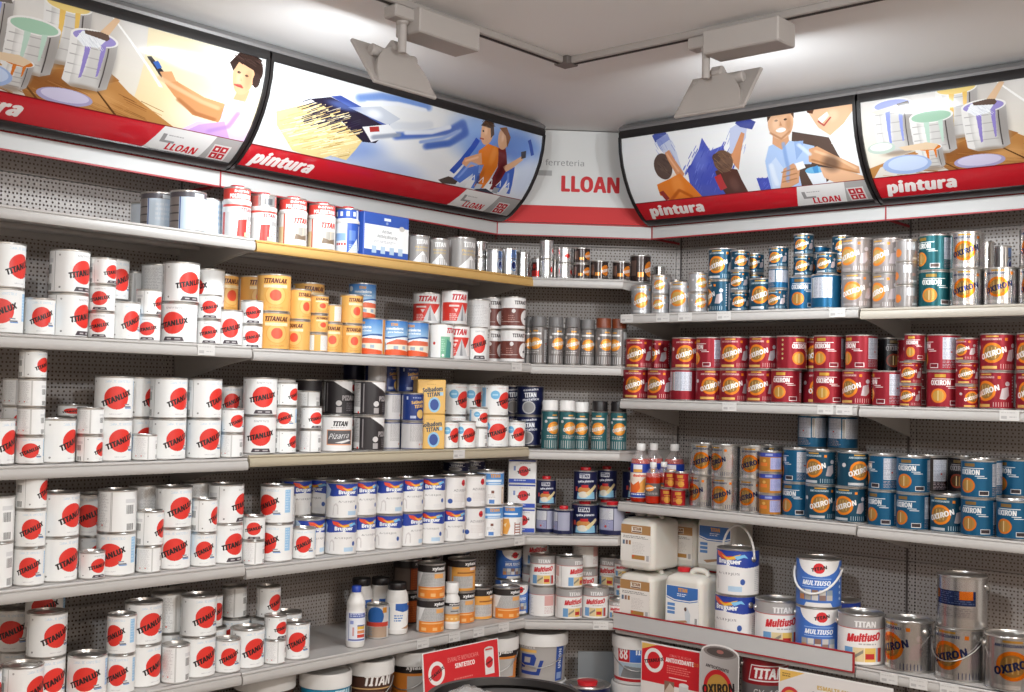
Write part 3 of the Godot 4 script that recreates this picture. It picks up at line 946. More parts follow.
	a.T("xylazel", 1.2, 0.85, 4.6, 1.1, "f0eeec")
	a.R(-9.5, 1.6, 9.5, 5.6, "b5b3b1")
	a.R(0.0, 2.0, 3.0, 3.2, "e6b474")
	a.R(-0.6, 3.9, 2.4, 4.6, "6f6c6b")
	a.R(-9.5, 5.6, 9.5, 9.4, "e6a75a")
	a.R(-9.5, 5.6, 9.5, 6.4, "d98a3a")
	for i in 3: a.E(-1.8 + i * 1.7, 8.0, 0.5, 0.5, "f3cf9a")
	# large labels
	a = lab("jerry_brown", "e9e4dd", 0.45, 0.0, 11.5, 12.0, 16.0)
	a.R(-5.7, 0, 5.7, 3.0, "b08352")
	a.R(-1.6, 0.5, 2.4, 2.5, "ece6da")
	a.T("TITAN", 0.4, 1.2, 3.2, 1.0, "8a5a36")
	a.T("TITAN", 0.4, 1.2, 3.0, 0.8, "9b6f48")
	a.R(-1.4, 2.0, 2.2, 2.4, "6d3f2a")
	a.L(-4.8, 3.6, 5.0, 4.6, 2, "8f8a85", 3)
	a.R(-5.0, 5.2, -4.2, 6.6, "5b6f86")
	a.R(-3.8, 5.2, -3.0, 6.6, "8d6a5e")
	a.R(-2.6, 5.2, -1.8, 6.6, "a97a4c")
	a.L(-1.2, 5.6, 3.6, 9.4, 8, "d5cfc8", 4)
	a.R(-1.4, 9.8, 3.6, 11.2, "b08040")
	a.E(-0.8, 10.2, 0.4, 0.4, "d2583a")
	a.R(4.2, 9.6, 5.2, 11.4, "b4b0b0")
	a = lab("jerry_blue", "eceae6", 0.45, 0.0, 13.0, 14.0, 16.0)
	a.P([-6.2, 0.2, 6.2, 0.2, 6.2, 4.0, 3.0, 4.8, -3.0, 4.8, -6.2, 3.8], "3a6eb4")
	a.P([-6.2, 4.2, -3.0, 5.2, 3.0, 5.2, 6.2, 4.4, 6.2, 4.7, 3.0, 5.5, -3.0, 5.5, -6.2, 4.5], "3a6eb4")
	a.T("TITAN", 0.2, 1.4, 3.6, 1.3, "e6a03c")
	a.L(-2.0, 2.6, 2.6, 3.9, 2, "e3ebf5", 3)
	for i in 3: a.R(-5.8, 6.2 + i * 1.4, -2.8, 7.2 + i * 1.4, "5a8ac6")
	a.P([1.0, 7.2, 2.0, 7.0, 3.4, 9.4, 3.2, 13.0, 1.6, 12.6, 1.2, 9.6], "ccd3d8")
	a.E(1.4, 7.8, 0.5, 0.7, "5a4238")
	a.P([-4.4, 12.6, 1.6, 11.6, 2.4, 12.2, -3.0, 13.4], "b48a66")
	a.B(5.0, 10.4, 6.0, 12.6)
	# tins too square for a wrap
	a = lab("additive_box", "f0f0ef", 0.4, 0.0, 21.0, 15.0)
	a.R(-10.5, 0, 10.5, 4.0, "3457ac")
	a.R(-1.4, 1.2, 1.8, 2.2, "dfe5f2")
	a.E(0.0, 3.0, 0.6, 0.5, "8f9fc8")
	a.E(7.2, 4.2, 1.3, 0.9, "c9c4bc")
	a.T("Aditivo", 0.0, 6.0, 4.6, 1.2, "5d5f66", 0, 0, 2)
	a.T("Antideslizante", 0.2, 7.8, 9.6, 1.2, "5d5f66", 0, 0, 2)
	a.L(-6.0, 9.4, 6.0, 10.4, 2, "b4b6bd", 3)
	a.R(-10.5, 12.8, 10.5, 15.0, "3457ac")
	for i in 4: a.R(-7.0 + i * 4.2, 11.4, -4.8 + i * 4.2, 14.0, "b5c9dd")
	a = lab("ochre_box", "e3b462", 0.4, 0.0, 13.0, 12.5)
	a.T("Solbadom", 0.4, 3.4, 9.6, 1.7, "35414f", 5)
	a.T("TITAN", 0.9, 5.3, 6.4, 1.5, "35414f", 5)
	a.R(4.0, 4.3, 5.6, 5.6, "9fc6de")
	a.E(1.4, 9.2, 2.9, 2.9, "8fc0de")
	a.E(1.4, 9.2, 2.1, 2.1, "2b4a92")
	a.L(-2.4, 1.4, 2.6, 1.8, 1, "b58a40", 3)
	a.L(-1.2, 6.6, 1.6, 6.9, 1, "b58a40", 4)
	a = lab("yacht_box", "e9e7e5", 0.4, 0.0, 11.0, 9.5)
	a.R(-5.5, 0, 5.5, 0.7, "2f469e")
	a.E(0.6, 4.6, 2.1, 2.1, "d2282f")
	a.T("TITAN", 0.6, 4.6, 5.4, 1.1, "301a1e", 14, 0.1)
	a.R(-3.6, 2.6, -2.8, 4.4, "7d8fc0")
	a.L(-1.0, 1.2, 4.4, 2.0, 1, "c9c6c5", 3)
	a.R(-5.5, 7.8, 5.5, 9.5, "2f4fb0")
	a.L(-3.4, 8.2, 2.4, 9.2, 1, "c9d3ee", 3)
	# pails on the lower deck
	a = lab("pail_88", "e6e3e0", 0.4, 0.0, 62.0, 17.0, 9.0)
	a.R(-9.6, 0.4, -3.6, 7.4, "c8262e")
	a.T("88", -6.6, 3.9, 4.2, 5.0, "f0e6e2", 0, 0, 0, 0.05)
	a.R(-3.4, 0.4, 10.0, 7.4, "3f6fc0")
	a.T("TITAN", 2.6, 2.8, 7.4, 2.6, "eef0f4")
	a.R(-9.6, 7.8, 10.0, 14.0, "b5c9d6")
	a.P([-8.4, 14.0, -6.0, 9.0, 2.0, 9.6, 4.0, 14.0], "8d8f90")
	a.R(-31, 14.4, 31, 15.6, "c8262e")
	a = lab("pail_pj", "aaa5a1", 0.45, 0.0, 66.0, 19.0, 9.0)
	a.T("TITAN", -4.6, 2.0, 8.6, 2.4, "d8d5d3")
	a.R(-8.6, 3.9, 0.4, 5.2, "d9a95a")
	a.P([-8.2, 14.6, -7.2, 6.0, -0.6, 6.0, 0.4, 7.6, -0.6, 11.2, -5.2, 11.2, -5.6, 12.6, -7.4, 12.6], "23408f")
	a.P([-5.8, 10.0, -5.4, 7.4, -2.2, 7.4, -2.6, 10.0], "aaa5a1")
	a.P([-8.2, 15.6, -8.2, 14.0, 0.4, 14.0, 2.0, 8.6, 3.6, 8.6, 1.6, 15.6], "23408f")
	a.R(9.4, 0.8, 14.0, 18.4, "2a4f9c")
	a.T("UNION", 11.7, 8.0, 9.0, 1.6, "d8dde8", 90)
	a.R(10.2, 14.4, 13.2, 17.4, "8fa4cc")
	a = lab("pail_brown", "4a2e22", 0.4, 0.0, 62.0, 17.0, 9.0)
	a.T("TITAN", 5.0, 3.4, 13.0, 3.4, "ece8e4", 0, 0.2)
	a.R(-31, 6.0, 31, 6.4, "c9a06a")
	a.L(-6.0, 7.4, 10.0, 12.0, 4, "8f6a52", 3)
	a = lab("pail_teal", "1f86ac", 0.4, 0.0, 58.0, 17.0, 9.0)
	a.T("TITAN", 7.0, 4.6, 9.0, 3.6, "cfe3ea", 0, 0.2)
	a.L(-2.0, 2.6, 3.0, 6.0, 4, "4f9fbf", 3)
	a = lab("pail_wood", "241d1b", 0.4, 0.0, 62.0, 17.0, 9.0)
	a.R(-31, 4.4, 31, 17, "d8812f")
	a.T("xylazel", 6.0, 2.4, 9.0, 2.6, "ece8e4")
	a.R(2.0, 5.4, 12.0, 13.0, "b9b5b1")
	a = lab("red_anti", "8f1a22", 0.35, 0.1, 52.0, 17.0, 9.0)
	a.R(-26, 8.6, 26, 17, "6d6a69")
	a.P([-7.4, 7.4, -6.2, 2.2, 12.0, 2.2, 11.0, 7.4], "e9e6e4")
	a.P([-7.0, 7.0, -5.9, 2.6, 11.6, 2.6, 10.7, 7.0], "a81e28")
	a.T("TITANTI", 2.4, 4.8, 15.0, 3.2, "f0edeb", 0, 0.15)
	a.T("SX-100", 0.6, 11.6, 11.6, 3.2, "dddad8", 0, 0.15, 2)
	a = lab("card_red_enamel", "d2262c", 0.5, 0.0, 34.0, 20.5, 14.0)
	a.E(-11.6, 6.6, 3.6, 3.6, "ece6e2")
	a.E(-11.6, 6.6, 2.4, 2.4, "cf2a30")
	a.T("TITANLUX", -11.6, 6.6, 7.2, 1.0, "2a171a", 24)
	a.T("ESMALTE MONOCAPA", 0.6, 3.4, 14.0, 1.3, "eda59c", 0, 0, 2)
	a.T("SINTETICO", 1.2, 5.6, 9.0, 1.4, "f4e9e5")
	a.L(-4.0, 9.4, 6.0, 10.2, 1, "e07a72", 3)
	a.R(10.4, 2.6, 14.8, 10.6, "e4dfdc")
	a.E(12.6, 2.6, 2.2, 0.8, "d5cfcc")
	a.R(11.0, 2.4, 14.2, 2.9, "c8463f")
	a.E(12.6, 6.8, 1.7, 1.8, "cf2a30")
	a.T("TITANLUX", 12.6, 6.8, 3.8, 0.6, "2a171a", 20)
	a = lab("card_red_rust", "e4ddd8", 0.5, 0.0, 26.0, 39.0, 12.0)
	a.R(-13, 0, 13, 14.4, "cf2029")
	a.P([-13, 0, -6, 0, -13, 2.4], "e0b45c")
	a.E(-7.4, 6.0, 4.4, 4.6, "ece6e2")
	a.E(-7.4, 6.0, 3.0, 3.2, "cf2029")
	a.T("TITANLUX", -7.4, 6.0, 8.8, 1.3, "2a171a", 14)
	a.T("ESMALTE AL AGUA", 4.6, 3.0, 9.6, 0.9, "eda49c", 0, 0, 2)
	a.T("ANTIOXIDANTE", 4.2, 4.8, 12.4, 1.6, "f4e9e5")
	a.T("3.0", 11.6, 4.8, 2.0, 1.3, "e0a24c", 0, 0, 2)
	a.L(-1.4, 6.8, 9.4, 10.2, 4, "e07a72", 3)
	a.R(-0.4, 11.2, 7.6, 11.6, "f0d0ca")
	a.R(-2.4, 12.8, 2.0, 18.4, "8d6a5a")
	a.P([-2.4, 17.0, 0.0, 13.4, 2.0, 15.0, 2.0, 18.4], "c9b7a6")
	a.R(4.2, 13.2, 8.4, 18.6, "d2cfcd")
	a.E(6.3, 13.2, 2.1, 0.7, "e0dddb")
	a.L(-10.0, 20.0, 10.0, 25.0, 5, "b9aeb0", 4)
	a = lab("card_silver_tin", "b9b4b1", 0.35, 0.3, 17.0, 44.0, 12.0)
	a.G(-8.5, 0, 8.5, 44, "cfcbc8", "a9a4a1", true)
	a.E(0.2, 2.2, 7.6, 2.2, "8d8683")
	a.E(0.2, 2.2, 6.2, 1.6, "5d5552")
	a.E(0.2, 2.0, 1.6, 0.7, "b0746c")
	a.T("ANTIOXIDANTE", -1.0, 8.0, 10.6, 1.1, "4d4746", -5)
	a.E(-0.6, 15.4, 6.6, 6.8, "cf2a30")
	a.E(-0.6, 15.4, 5.0, 5.1, "c79a4a")
	a.T("OXIRON", -0.4, 15.4, 14.6, 3.2, "2a2426", 10, 0.1)
	a = lab("card_white_rust", "dcd6d2", 0.5, 0.0, 41.0, 39.0, 10.0)
	a.P([-20.5, 0, -11, 0, -20.5, 4.4], "e0b45c")
	a.L(-19.6, 1.0, -16.0, 2.6, 2, "8d6a30", 3)
	a.E(-16.4, 9.4, 3.8, 3.8, "c8343a")
	a.E(-16.4, 9.4, 2.7, 2.7, "cf9a4a")
	a.T("CERO", -16.4, 9.4, 5.0, 1.7, "efe6da")
	a.T("ESMALTE SINTETICO", 3.4, 4.0, 19.0, 1.4, "cba860")
	a.T("ANTIOXIDANTE", 2.0, 6.8, 21.0, 2.0, "4d4446")
	a = lab("price_card", "d2cfcb", 0.5, 0.0, 6.0, 3.6, 14.0)
	a.L(-2.6, 0.5, 2.4, 1.3, 1, "c0bcb9", 3)
	a.R(-2.5, 1.9, -0.8, 2.9, "b0adab")
	a.L(0.0, 2.1, 2.6, 2.8, 1, "b4b1af", 5)
	posters()
	for key in arts: M[key] = printed(arts[key][0], arts[key][1], arts[key][2])
	arts.clear()

# ---------------------------------------------------------------- the printed sheets of the light boxes (cm; v is measured down the curved face)
func strip(a: Art, w: float, word0: float, word1: float, blk: float, grey: float) -> void:
	# the red foot of every sheet: a word at one end, the shop's name and an emblem at the other
	var h := w * 0.5
	a.R(-h, 30.4, h, 43.0, "c4202b")
	a.R(-h, 30.1, h, 30.6, "7d1a20")
	a.T("pintura", (word0 + word1) * 0.5 - h, 36.2, word1 - word0, 7.4, "f0e9e6", 0, 0.22)
	a.P([blk - h + 2.4, 30.4, h, 30.4, h, 43, blk - h - 1.6, 43], "dcdad8")
	a.P([grey - h + 1.6, 30.4, h, 30.4, h, 43, grey - h - 1.0, 43], "a09d9b")
	var m := (blk + grey) * 0.5 - h
	a.R(m - 6.6, 33.2, m - 5.2, 36.6, "8f8d8c")
	a.R(m - 6.6, 35.8, m - 1.6, 36.8, "8f8d8c")
	a.L(m - 4.6, 33.4, m + 1.6, 34.2, 1, "a7a5a4", 3)
	a.T("LLOAN", m + 2.0, 38.2, 10.6, 3.2, "c4202b", 0, 0.12, 0, 0.06)
	var g := (grey + w) * 0.5 - h - 0.4
	a.R(g - 3.2, 33.4, g + 3.2, 40.2, "cfccca")
	for i in 2:
		for j in 2:
			a.R(g - 2.7 + i * 2.8, 34.0 + j * 3.0, g - 0.2 + i * 2.8, 36.7 + j * 3.0, "b32a33")
			a.R(g - 1.9 + i * 2.8, 34.8 + j * 3.0, g - 1.0 + i * 2.8, 35.9 + j * 3.0, "e0d8d5")

func pot(a: Art, cx: float, top: float, bot: float, w: float, paint: String, drip: String) -> void:
	var r := w * 0.5
	a.P([cx - r, top, cx + r, top, cx + r * 0.96, bot, cx + r * 0.6, bot + 1.3, cx - r * 0.5, bot + 1.4, cx - r * 0.93, bot - 0.2], "c9c7c4")
	a.P([cx + r * 0.5, top, cx + r, top, cx + r * 0.96, bot, cx + r * 0.6, bot + 1.3], "b3b0ae")
	a.P([cx - r, top, cx - r * 0.7, top, cx - r * 0.6, bot + 1.0, cx - r * 0.93, bot - 0.2], "dedcd9")
	for i in 4: a.R(cx - r * 0.9, top + 3 + i * (bot - top) * 0.2, cx + r * 0.5, top + 3.25 + i * (bot - top) * 0.2, "a9a6a4")
	a.S(cx + r * 0.75, (top + bot) * 0.5, r * 0.5, (bot - top) * 0.7, "948f8b", 0.75)
	a.S(cx - r * 0.35, (top + bot) * 0.5, r * 0.35, (bot - top) * 0.6, "eceae7", 0.8)
	a.S(cx, bot + 1.2, r * 1.1, 1.6, "6b4f36", 0.45)
	a.E(cx, top, r, w * 0.16, "e4e2df")
	a.E(cx, top + 0.1, r * 0.9, w * 0.13, paint)
	a.P([cx - r * 0.35, top + w * 0.12, cx - r * 0.1, top + w * 0.13, cx - r * 0.2, bot - 2.0, cx - r * 0.3, bot - 1.6], drip)
	a.P([cx + r * 0.3, top + w * 0.12, cx + r * 0.52, top + w * 0.1, cx + r * 0.44, bot - 3.4, cx + r * 0.36, bot - 3.0], drip)
	a.R(cx + r * 0.6, top + w * 0.14, cx + r * 0.65, bot, "4a4444")

func posters() -> void:
	var a: Art
	# pots on a plank floor, a woman aiming a roller
	a = lab("sheet_pots", "d8d5d0", 0.12, 0.0, 100.0, 43.0, 10.0)
	a.G(-50, 0, 50, 31, "d5d2cf", "e6ddcb")
	a.G(8, 0, 50, 31, "e4d8b8", "ead3a4")
	a.S(50, 2, 30, 20, "eef0f0", 1.0)
	a.S(38, 26, 26, 14, "efe7d2", 0.8)
	a.S(-6, 4, 9, 15, "b9b2aa", 0.5)
	a.P([-50, 26, -36, 22, -4, 15.5, 6, 22, 26, 31, -50, 31], "b8824a")
	a.P([-30, 24, -4, 16, 2, 19, -20, 31, -34, 31], "a56f3c")
	a.P([-50, 31, -46, 26, -30, 22, -22, 31], "d9d3ca")
	a.H(-46, 23, 12, 30.5, 60, 7.0, 1.6, 0.18, ["9b6534", "c8935a", "8a5a30"], 4)
	a.S(-20, 24, 12, 5, "7d4a24", 0.5)
	a.S(-2, 26, 8, 5, "d8a468", 0.6)
	a.P([-6, 22, -5.4, 22, 6, 31, 5, 31], "5b3a20")
	a.P([-30, 22, -29.4, 22, -18, 31, -19, 31], "6b4526")
	a.P([-3.6, 1.0, -2.8, 1.0, 16, 18, 14.6, 18], "f0efec")
	pot(a, -38.6, 3.4, 20.0, 14.0, "9fa8dc", "8a96d8")
	pot(a, -16.6, 1.0, 17.0, 14.0, "e3c87c", "e0b860")
	pot(a, -25.4, 9.4, 22.0, 15.0, "9cc0a8", "b5cfc0")
	pot(a, -8.0, 8.4, 22.6, 14.5, "9388c4", "8d80c2")
	a.P([-13.4, 9.6, -12.0, 7.2, -7.0, 6.4, -4.4, 8.0, -6.6, 11.0, -11.0, 11.4], "e3e6ea")
	a.P([-11.4, 6.8, -4.4, 6.0, -3.6, 7.6, -4.4, 8.4, -11.0, 7.8], "5d4a40")
	a.P([-6.8, 6.2, -2.4, 0.6, -1.0, 1.4, -4.0, 6.6], "d6b492")
	a.P([-46, 5.0, -36, 3.4, -35.4, 5.0, -44, 6.4], "d9d2c6")
	a.P([-37, 3.4, -33, 2.8, -32, 4.8, -36, 5.2], "6b6460")
	pot(a, -27.4, 20.4, 27.6, 8.6, "c86f2a", "d2742c")
	a.P([-38, 19.0, -28, 18.4, -24, 19.6, -26, 21.4, -36, 20.6], "dcc3a4")
	a.E(-44.0, 18.6, 5.0, 2.2, "b9c9be")
	a.E(-44.0, 18.2, 4.0, 1.5, "e0e2de")
	a.E(-36.4, 26.0, 8.6, 3.8, "9fb4dd")
	a.E(-36.0, 25.6, 7.0, 2.9, "c3d2ec")
	a.E(-12.0, 27.8, 8.4, 2.7, "a9a2c8")
	a.E(-12.0, 27.4, 7.2, 2.1, "cfc9e2")
	a.H(-13.0, 8.0, -6.0, 10.4, 30, 1.6, 1.6, 0.14, ["f4f5f7", "c6cad2"], 8)
	a.S(24, 8, 16, 4.0, "fbfaf6", 0.9)
	# the woman
	a.P([8.6, 9.8, 10.0, 9.4, 15.6, 13.6, 14.6, 15.2], "2c2a30")
	a.P([10.8, 11.0, 12.4, 10.2, 14.0, 12.0, 12.6, 12.8], "2f5fb0")
	a.P([13.6, 13.4, 17.4, 12.4, 19.6, 15.0, 30.4, 18.0, 38.0, 18.6, 38.6, 21.6, 28.0, 21.6, 17.4, 17.6], "cf9a6c")
	a.P([16.0, 16.4, 20.0, 15.0, 30.0, 19.6, 39.0, 20.2, 38.0, 25.2, 28.4, 24.6, 20.4, 19.8], "c98e5e")
	a.P([38.0, 17.8, 43.0, 15.6, 49.2, 16.6, 50, 31, 26.0, 31, 31.0, 26.4, 38.4, 25.4], "dfc4e4")
	a.P([32.0, 27.4, 40.0, 24.4, 45.0, 31, 28.0, 31], "c79fd6")
	a.P([40.4, 16.4, 41.4, 11.4, 45.4, 12.6, 45.0, 16.4], "d9a67c")
	a.E(43.6, 5.4, 5.6, 5.6, "3a2a26")
	a.E(42.2, 8.0, 4.0, 6.4, "e0ac84")
	a.P([36.6, 5.0, 40.0, 0.8, 46.0, 0.4, 48.8, 4.6, 47.4, 9.4, 45.6, 5.6, 40.0, 4.0, 38.2, 7.4], "33241f")
	a.E(40.4, 7.4, 0.7, 0.4, "2a1d1a")
	a.E(43.4, 7.9, 0.7, 0.4, "2a1d1a")
	a.E(41.2, 11.6, 1.3, 0.5, "b4534a")
	a.P([41.2, 8.0, 42.0, 10.0, 41.0, 10.0], "c98e66")
	a.E(47.2, 8.6, 1.4, 2.4, "3a2a26")
	a.K([14, 15.2, 20, 17.0, 30, 19.6, 37, 20.6], 1.3, "e2b48c", 0.6)
	a.K([22, 20.6, 29, 23.8, 37, 24.6], 1.2, "a86c42", 0.6)
	a.S(44.2, 9.0, 2.0, 4.6, "c88f68", 0.5)
	a.S(40.8, 9.2, 1.6, 3.0, "efc6a2", 0.6)
	a.K([39.6, 11.6, 42.8, 12.0], 0.5, "a8423c", 0.8)
	a.H(38.0, 0.8, 47.0, 3.6, 26, 2.4, 0.9, 0.2, ["4a3530", "241815"], 3)
	a.S(46, 22, 4, 8, "f0e2f4", 0.8)
	a.K([36, 29, 42, 26, 44, 20], 1.4, "b58acb", 0.6)
	strip(a, 100, 4.0, 28.0, 69.0, 88.5)
	# a wide brush and a couple resting
	a = lab("sheet_brush", "e6e8ea", 0.12, 0.0, 133.3, 43.0, 9.0)
	a.G(-66, 0, 66, 31, "e9ecee", "dfe2e6")
	a.S(30, 8, 22, 14, "7fa2dc", 0.9)
	a.S(36, 16, 14, 12, "4f78cc", 0.8)
	a.S(-28, 24, 24, 9, "7d97cf", 0.85)
	a.S(-8, 30, 26, 8, "a9bce0", 0.8)
	a.S(52, 8, 24, 12, "5b86d6", 0.9)
	a.S(62, 20, 10, 14, "c9d5ea", 0.9)
	a.K([-30, 5.4, -20, 2.6, -8, 1.8, 4, 2.0], 2.6, "6f92d4", 0.75)
	a.K([-26, 6.4, -12, 3.8, 2, 3.4], 1.5, "e9eef5", 0.9)
	a.K([-10, 15.6, 2, 12.6, 14, 9.0, 21, 4.4, 23, 8.0, 16, 13.4, 4, 17.0], 2.7, "4667b8", 0.8)
	a.K([-6, 13.4, 6, 10.8, 15, 7.0], 1.7, "dfe6f2", 0.95)
	a.K([2, 15.6, 12, 12.2, 19, 8.0], 1.2, "93abdc", 0.9)
	a.K([-26, 15.4, -14, 12.2, -4, 10.6, 6, 8.0], 2.6, "d3d8e0", 0.9)
	a.P([-50, 10.0, -42, 7.6, -14, 12.6, -18, 20.0, -24, 20.6, -36, 14.6], "241f33")
	a.P([-42, 7.4, -38, 6.2, -14, 11.4, -15, 13.4], "3a4f9c")
	a.P([-34, 9.6, -20, 6.4, -10, 9.0, -15, 12.4], "c3cad6")
	a.P([-26, 15.2, -15, 12.0, -10, 14.6, -20, 20.0], "e4e6ea")
	a.P([-23, 14.6, -19, 13.6, -18, 15.4, -22, 16.4], "a8322f")
	a.P([-52, 12.4, -46, 10.4, -24, 20.4, -27, 29.0, -34, 28.4, -38, 31, -50, 29.6, -60, 21.6, -62, 17.0], "e6cf92")
	a.H(-60, 17, -50, 24, 70, 5.0, -2.4, 0.3, ["dcc48a", "f6ebc6", "cfb274", "efdda6"], 5)
	a.H(-54, 13, -38, 28, 150, 5.4, -2.6, 0.3, ["dcc48a", "f6ebc6", "c9aa68", "efdda6"], 6)
	a.H(-40, 18, -30, 29, 90, 5.0, -2.2, 0.3, ["dcc48a", "f6ebc6", "b9964f", "efdda6"], 7)
	a.H(-50, 9.6, -26, 17.0, 60, -5.0, 2.6, 0.35, ["241f33", "2f2a40"], 8)
	a.S(-36, 9.4, 10, 2.2, "5d76c0", 0.7)
	a.S(-22, 9.6, 5, 2.4, "eef1f5", 0.8)
	a.K([-20, 18.0, -8, 14.6], 1.6, "8f97a8", 0.7)
	# floor and couple
	a.S(40, 31, 28, 6, "c9ccd0", 0.9)
	a.P([21.0, 24.0, 29.0, 8.6, 31.4, 9.6, 24.0, 25.0], "2f52b4")
	a.P([18, 29.0, 22, 26.6, 28, 26.8, 27.6, 29.4, 21, 30.2], "4a3f3a")
	a.P([24.6, 27.0, 29.0, 16.4, 34.0, 17.6, 36.0, 22.4, 41.0, 22.0, 42.0, 29.6, 36.0, 29.6, 33.4, 23.0, 29.4, 28.4], "4f74c8")
	a.P([32.0, 13.4, 36.0, 9.8, 42.4, 10.4, 44.6, 18.0, 42.4, 28.6, 37.4, 28.4, 37.0, 18.6, 33.0, 19.4], "dc7a26")
	a.P([26.0, 17.6, 33.6, 14.0, 36.0, 18.4, 29.4, 21.4, 25.6, 20.0], "d9a07a")
	a.E(34.4, 5.6, 3.4, 5.0, "d9a67e")
	a.P([30.6, 3.4, 33.0, 0.6, 37.4, 0.6, 38.4, 5.6, 36.8, 7.4, 36.0, 3.6], "4d3526")
	a.E(32.2, 5.4, 0.5, 0.4, "33241f")
	a.R(31.0, 8.2, 33.2, 8.7, "a8574a")
	a.P([42.0, 10.6, 46.0, 9.8, 50.4, 18.0, 51.4, 28.0, 44.0, 28.6, 44.8, 18.0], "6e2228")
	a.E(44.0, 6.2, 3.2, 4.6, "dcae8a")
	a.P([41.0, 2.4, 45.0, 1.4, 47.8, 5.0, 46.8, 9.6, 45.0, 5.0], "8a5a36")
	a.P([47.6, 17.6, 56.0, 11.4, 57.4, 12.8, 50.6, 19.6], "dcae8a")
	a.P([55.2, 9.8, 58.0, 8.8, 58.6, 11.6, 56.2, 12.6], "33303a")
	a.P([58.0, 4.6, 59.6, 3.6, 63.0, 9.6, 61.4, 10.4], "2f4fa8")
	a.P([48.6, 28.6, 50.0, 19.6, 54.0, 16.4, 58.2, 28.6, 54.8, 28.8, 52.8, 22.0, 51.8, 28.8], "4464b8")
	a.S(40.4, 14, 2.4, 6, "f0a04c", 0.6)
	a.S(38.2, 24, 2.0, 5, "b05a16", 0.6)
	a.K([27, 26, 30, 19, 34, 19.4], 1.0, "86a4e6", 0.7)
	a.K([37, 24, 39, 29], 1.2, "2f4c98", 0.7)
	a.K([27, 18.6, 33, 16.0], 0.9, "efc09a", 0.7)
	a.S(47.4, 20, 2.0, 7, "4a1418", 0.7)
	a.S(33.6, 5.0, 1.4, 2.6, "efc6a2", 0.7)
	a.S(43.4, 6.0, 1.2, 2.6, "f0cdae", 0.7)
	a.H(31, 0.8, 37, 2.4, 18, 1.6, 0.7, 0.2, ["6b4a34", "3a2618"], 3)
	a.K([52, 20, 55, 26], 0.9, "7d98dc", 0.7)
	for i in 5:
		a.R(33.0 + i * 5.0, 26.0 + (i % 2), 36.2 + i * 5.0, 29.6, ["d9dce0", "b9bec6", "e6e8ea", "8d939c", "cfd3d9"][i])
		a.P([33.2 + i * 5.0, 26.2, 34.6 + i * 5.0, 23.4, 36.0 + i * 5.0, 26.2, 35.6 + i * 5.0, 26.2, 34.6 + i * 5.0, 24.2, 33.6 + i * 5.0, 26.2], "f0f1f2")
	a.P([38, 29.8, 44, 28.4, 50, 30.0, 44, 30.8], "2f3240")
	strip(a, 133.3, 4.5, 28.5, 99.0, 119.0)
	# children painting a wall, a man handing over a cup
	a = lab("sheet_children", "e9eaeb", 0.12, 0.0, 100.0, 43.0, 10.0)
	a.G(-50, 0, 50, 31, "eceded", "e2e4e6")
	a.P([-22, 31, -20.6, 18, -14.0, 10.0, -12.0, 5.4, -9.0, 11.0, -3.0, 9.6, -2.0, 20.0, 0.0, 31], "4a57b4")
	a.S(-10, 22, 8, 9, "3f4cae", 0.7)
	a.S(-14, 15, 5, 6, "6a78c8", 0.6)
	a.P([8, 31, 8, 24.6, 18, 25.4, 22, 28.6, 22, 31], "4651b0")
	a.P([-34.0, 4.0, -27.6, 1.6, -24.0, 10.0, -22.6, 20.0, -27.0, 14.0], "c3cbe0")
	a.P([-35.0, 1.6, -30.0, -1.0, -28.0, 1.8, -33.6, 4.6], "3a4a9a")
	a.P([-33.2, 3.8, -27.8, 1.6, -26.8, 4.2, -32.0, 6.6], "8794cc")
	a.H(-23, 9, 0, 29, 90, 1.8, -2.4, 0.5, ["3c49a8", "5562c0", "6a78cc", "414fb0"], 5)
	a.H(-34, 3, -26, 14, 40, 1.4, 2.8, 0.35, ["8d9ad0", "dfe4f0", "6a78c0"], 6)
	a.H(0, 2, 7, 12, 40, -1.6, 3.0, 0.35, ["8d9ad0", "dfe4f0", "6a78c0"], 7)
	a.H(8, 25, 20, 30.6, 30, 1.6, -1.4, 0.5, ["3c49a8", "5562c0"], 8)
	a.E(-31.4, 15.0, 4.2, 5.6, "574640")
	a.H(-35, 11, -29, 18, 26, 1.4, 1.6, 0.3, ["6e5a50", "43352f"], 9)
	a.P([-29.6, 9.4, -27.4, 8.4, -22.4, 19.0, -25.0, 22.4], "cf8f66")
	a.P([-36.4, 22.4, -30.0, 20.6, -24.4, 18.6, -20.8, 24.0, -17.4, 31, -33.4, 31, -34.2, 28.2, -36.6, 27.6], "dd7a24")
	a.P([-36.6, 26.0, -34.4, 25.4, -32.8, 29.4, -34.8, 30.4], "8f2a24")
	a.P([0.4, 3.4, 4.8, 1.4, 9.2, -3, 6.8, 8.0, 1.2, 15.6, -0.6, 12.6], "b9c2de")
	a.P([2.6, 1.6, 5.6, -1.0, 11.4, 2.2, 9.8, 5.0, 4.8, 3.4], "37428f")
	a.P([-1.6, 14.0, 0.6, 13.0, 5.2, 5.4, 6.6, 6.2, 3.2, 16.0, 1.6, 20.4], "cf8f66")
	a.P([-8.6, 19.6, -4.6, 18.4, 1.0, 20.0, 2.8, 31, -7.0, 31, -8.4, 26.0], "52322c")
	a.E(-4.2, 16.0, 4.2, 4.6, "6a4f40")
	a.E(-6.8, 14.2, 1.8, 1.8, "54403a")
	a.P([-9.6, 22.0, -6.6, 21.0, -5.6, 27.4, -8.8, 28.4], "b2363a")
	a.S(-27, 24, 4, 7, "f09a4a", 0.6)
	a.K([-32, 30, -27, 26, -22, 30], 1.2, "b4520f", 0.6)
	a.K([-28.6, 10, -24.6, 18], 0.7, "e6b08a", 0.7)
	a.H(-8, 12, -1, 19, 26, 1.4, 1.4, 0.3, ["84664e", "4f3a30"], 10)
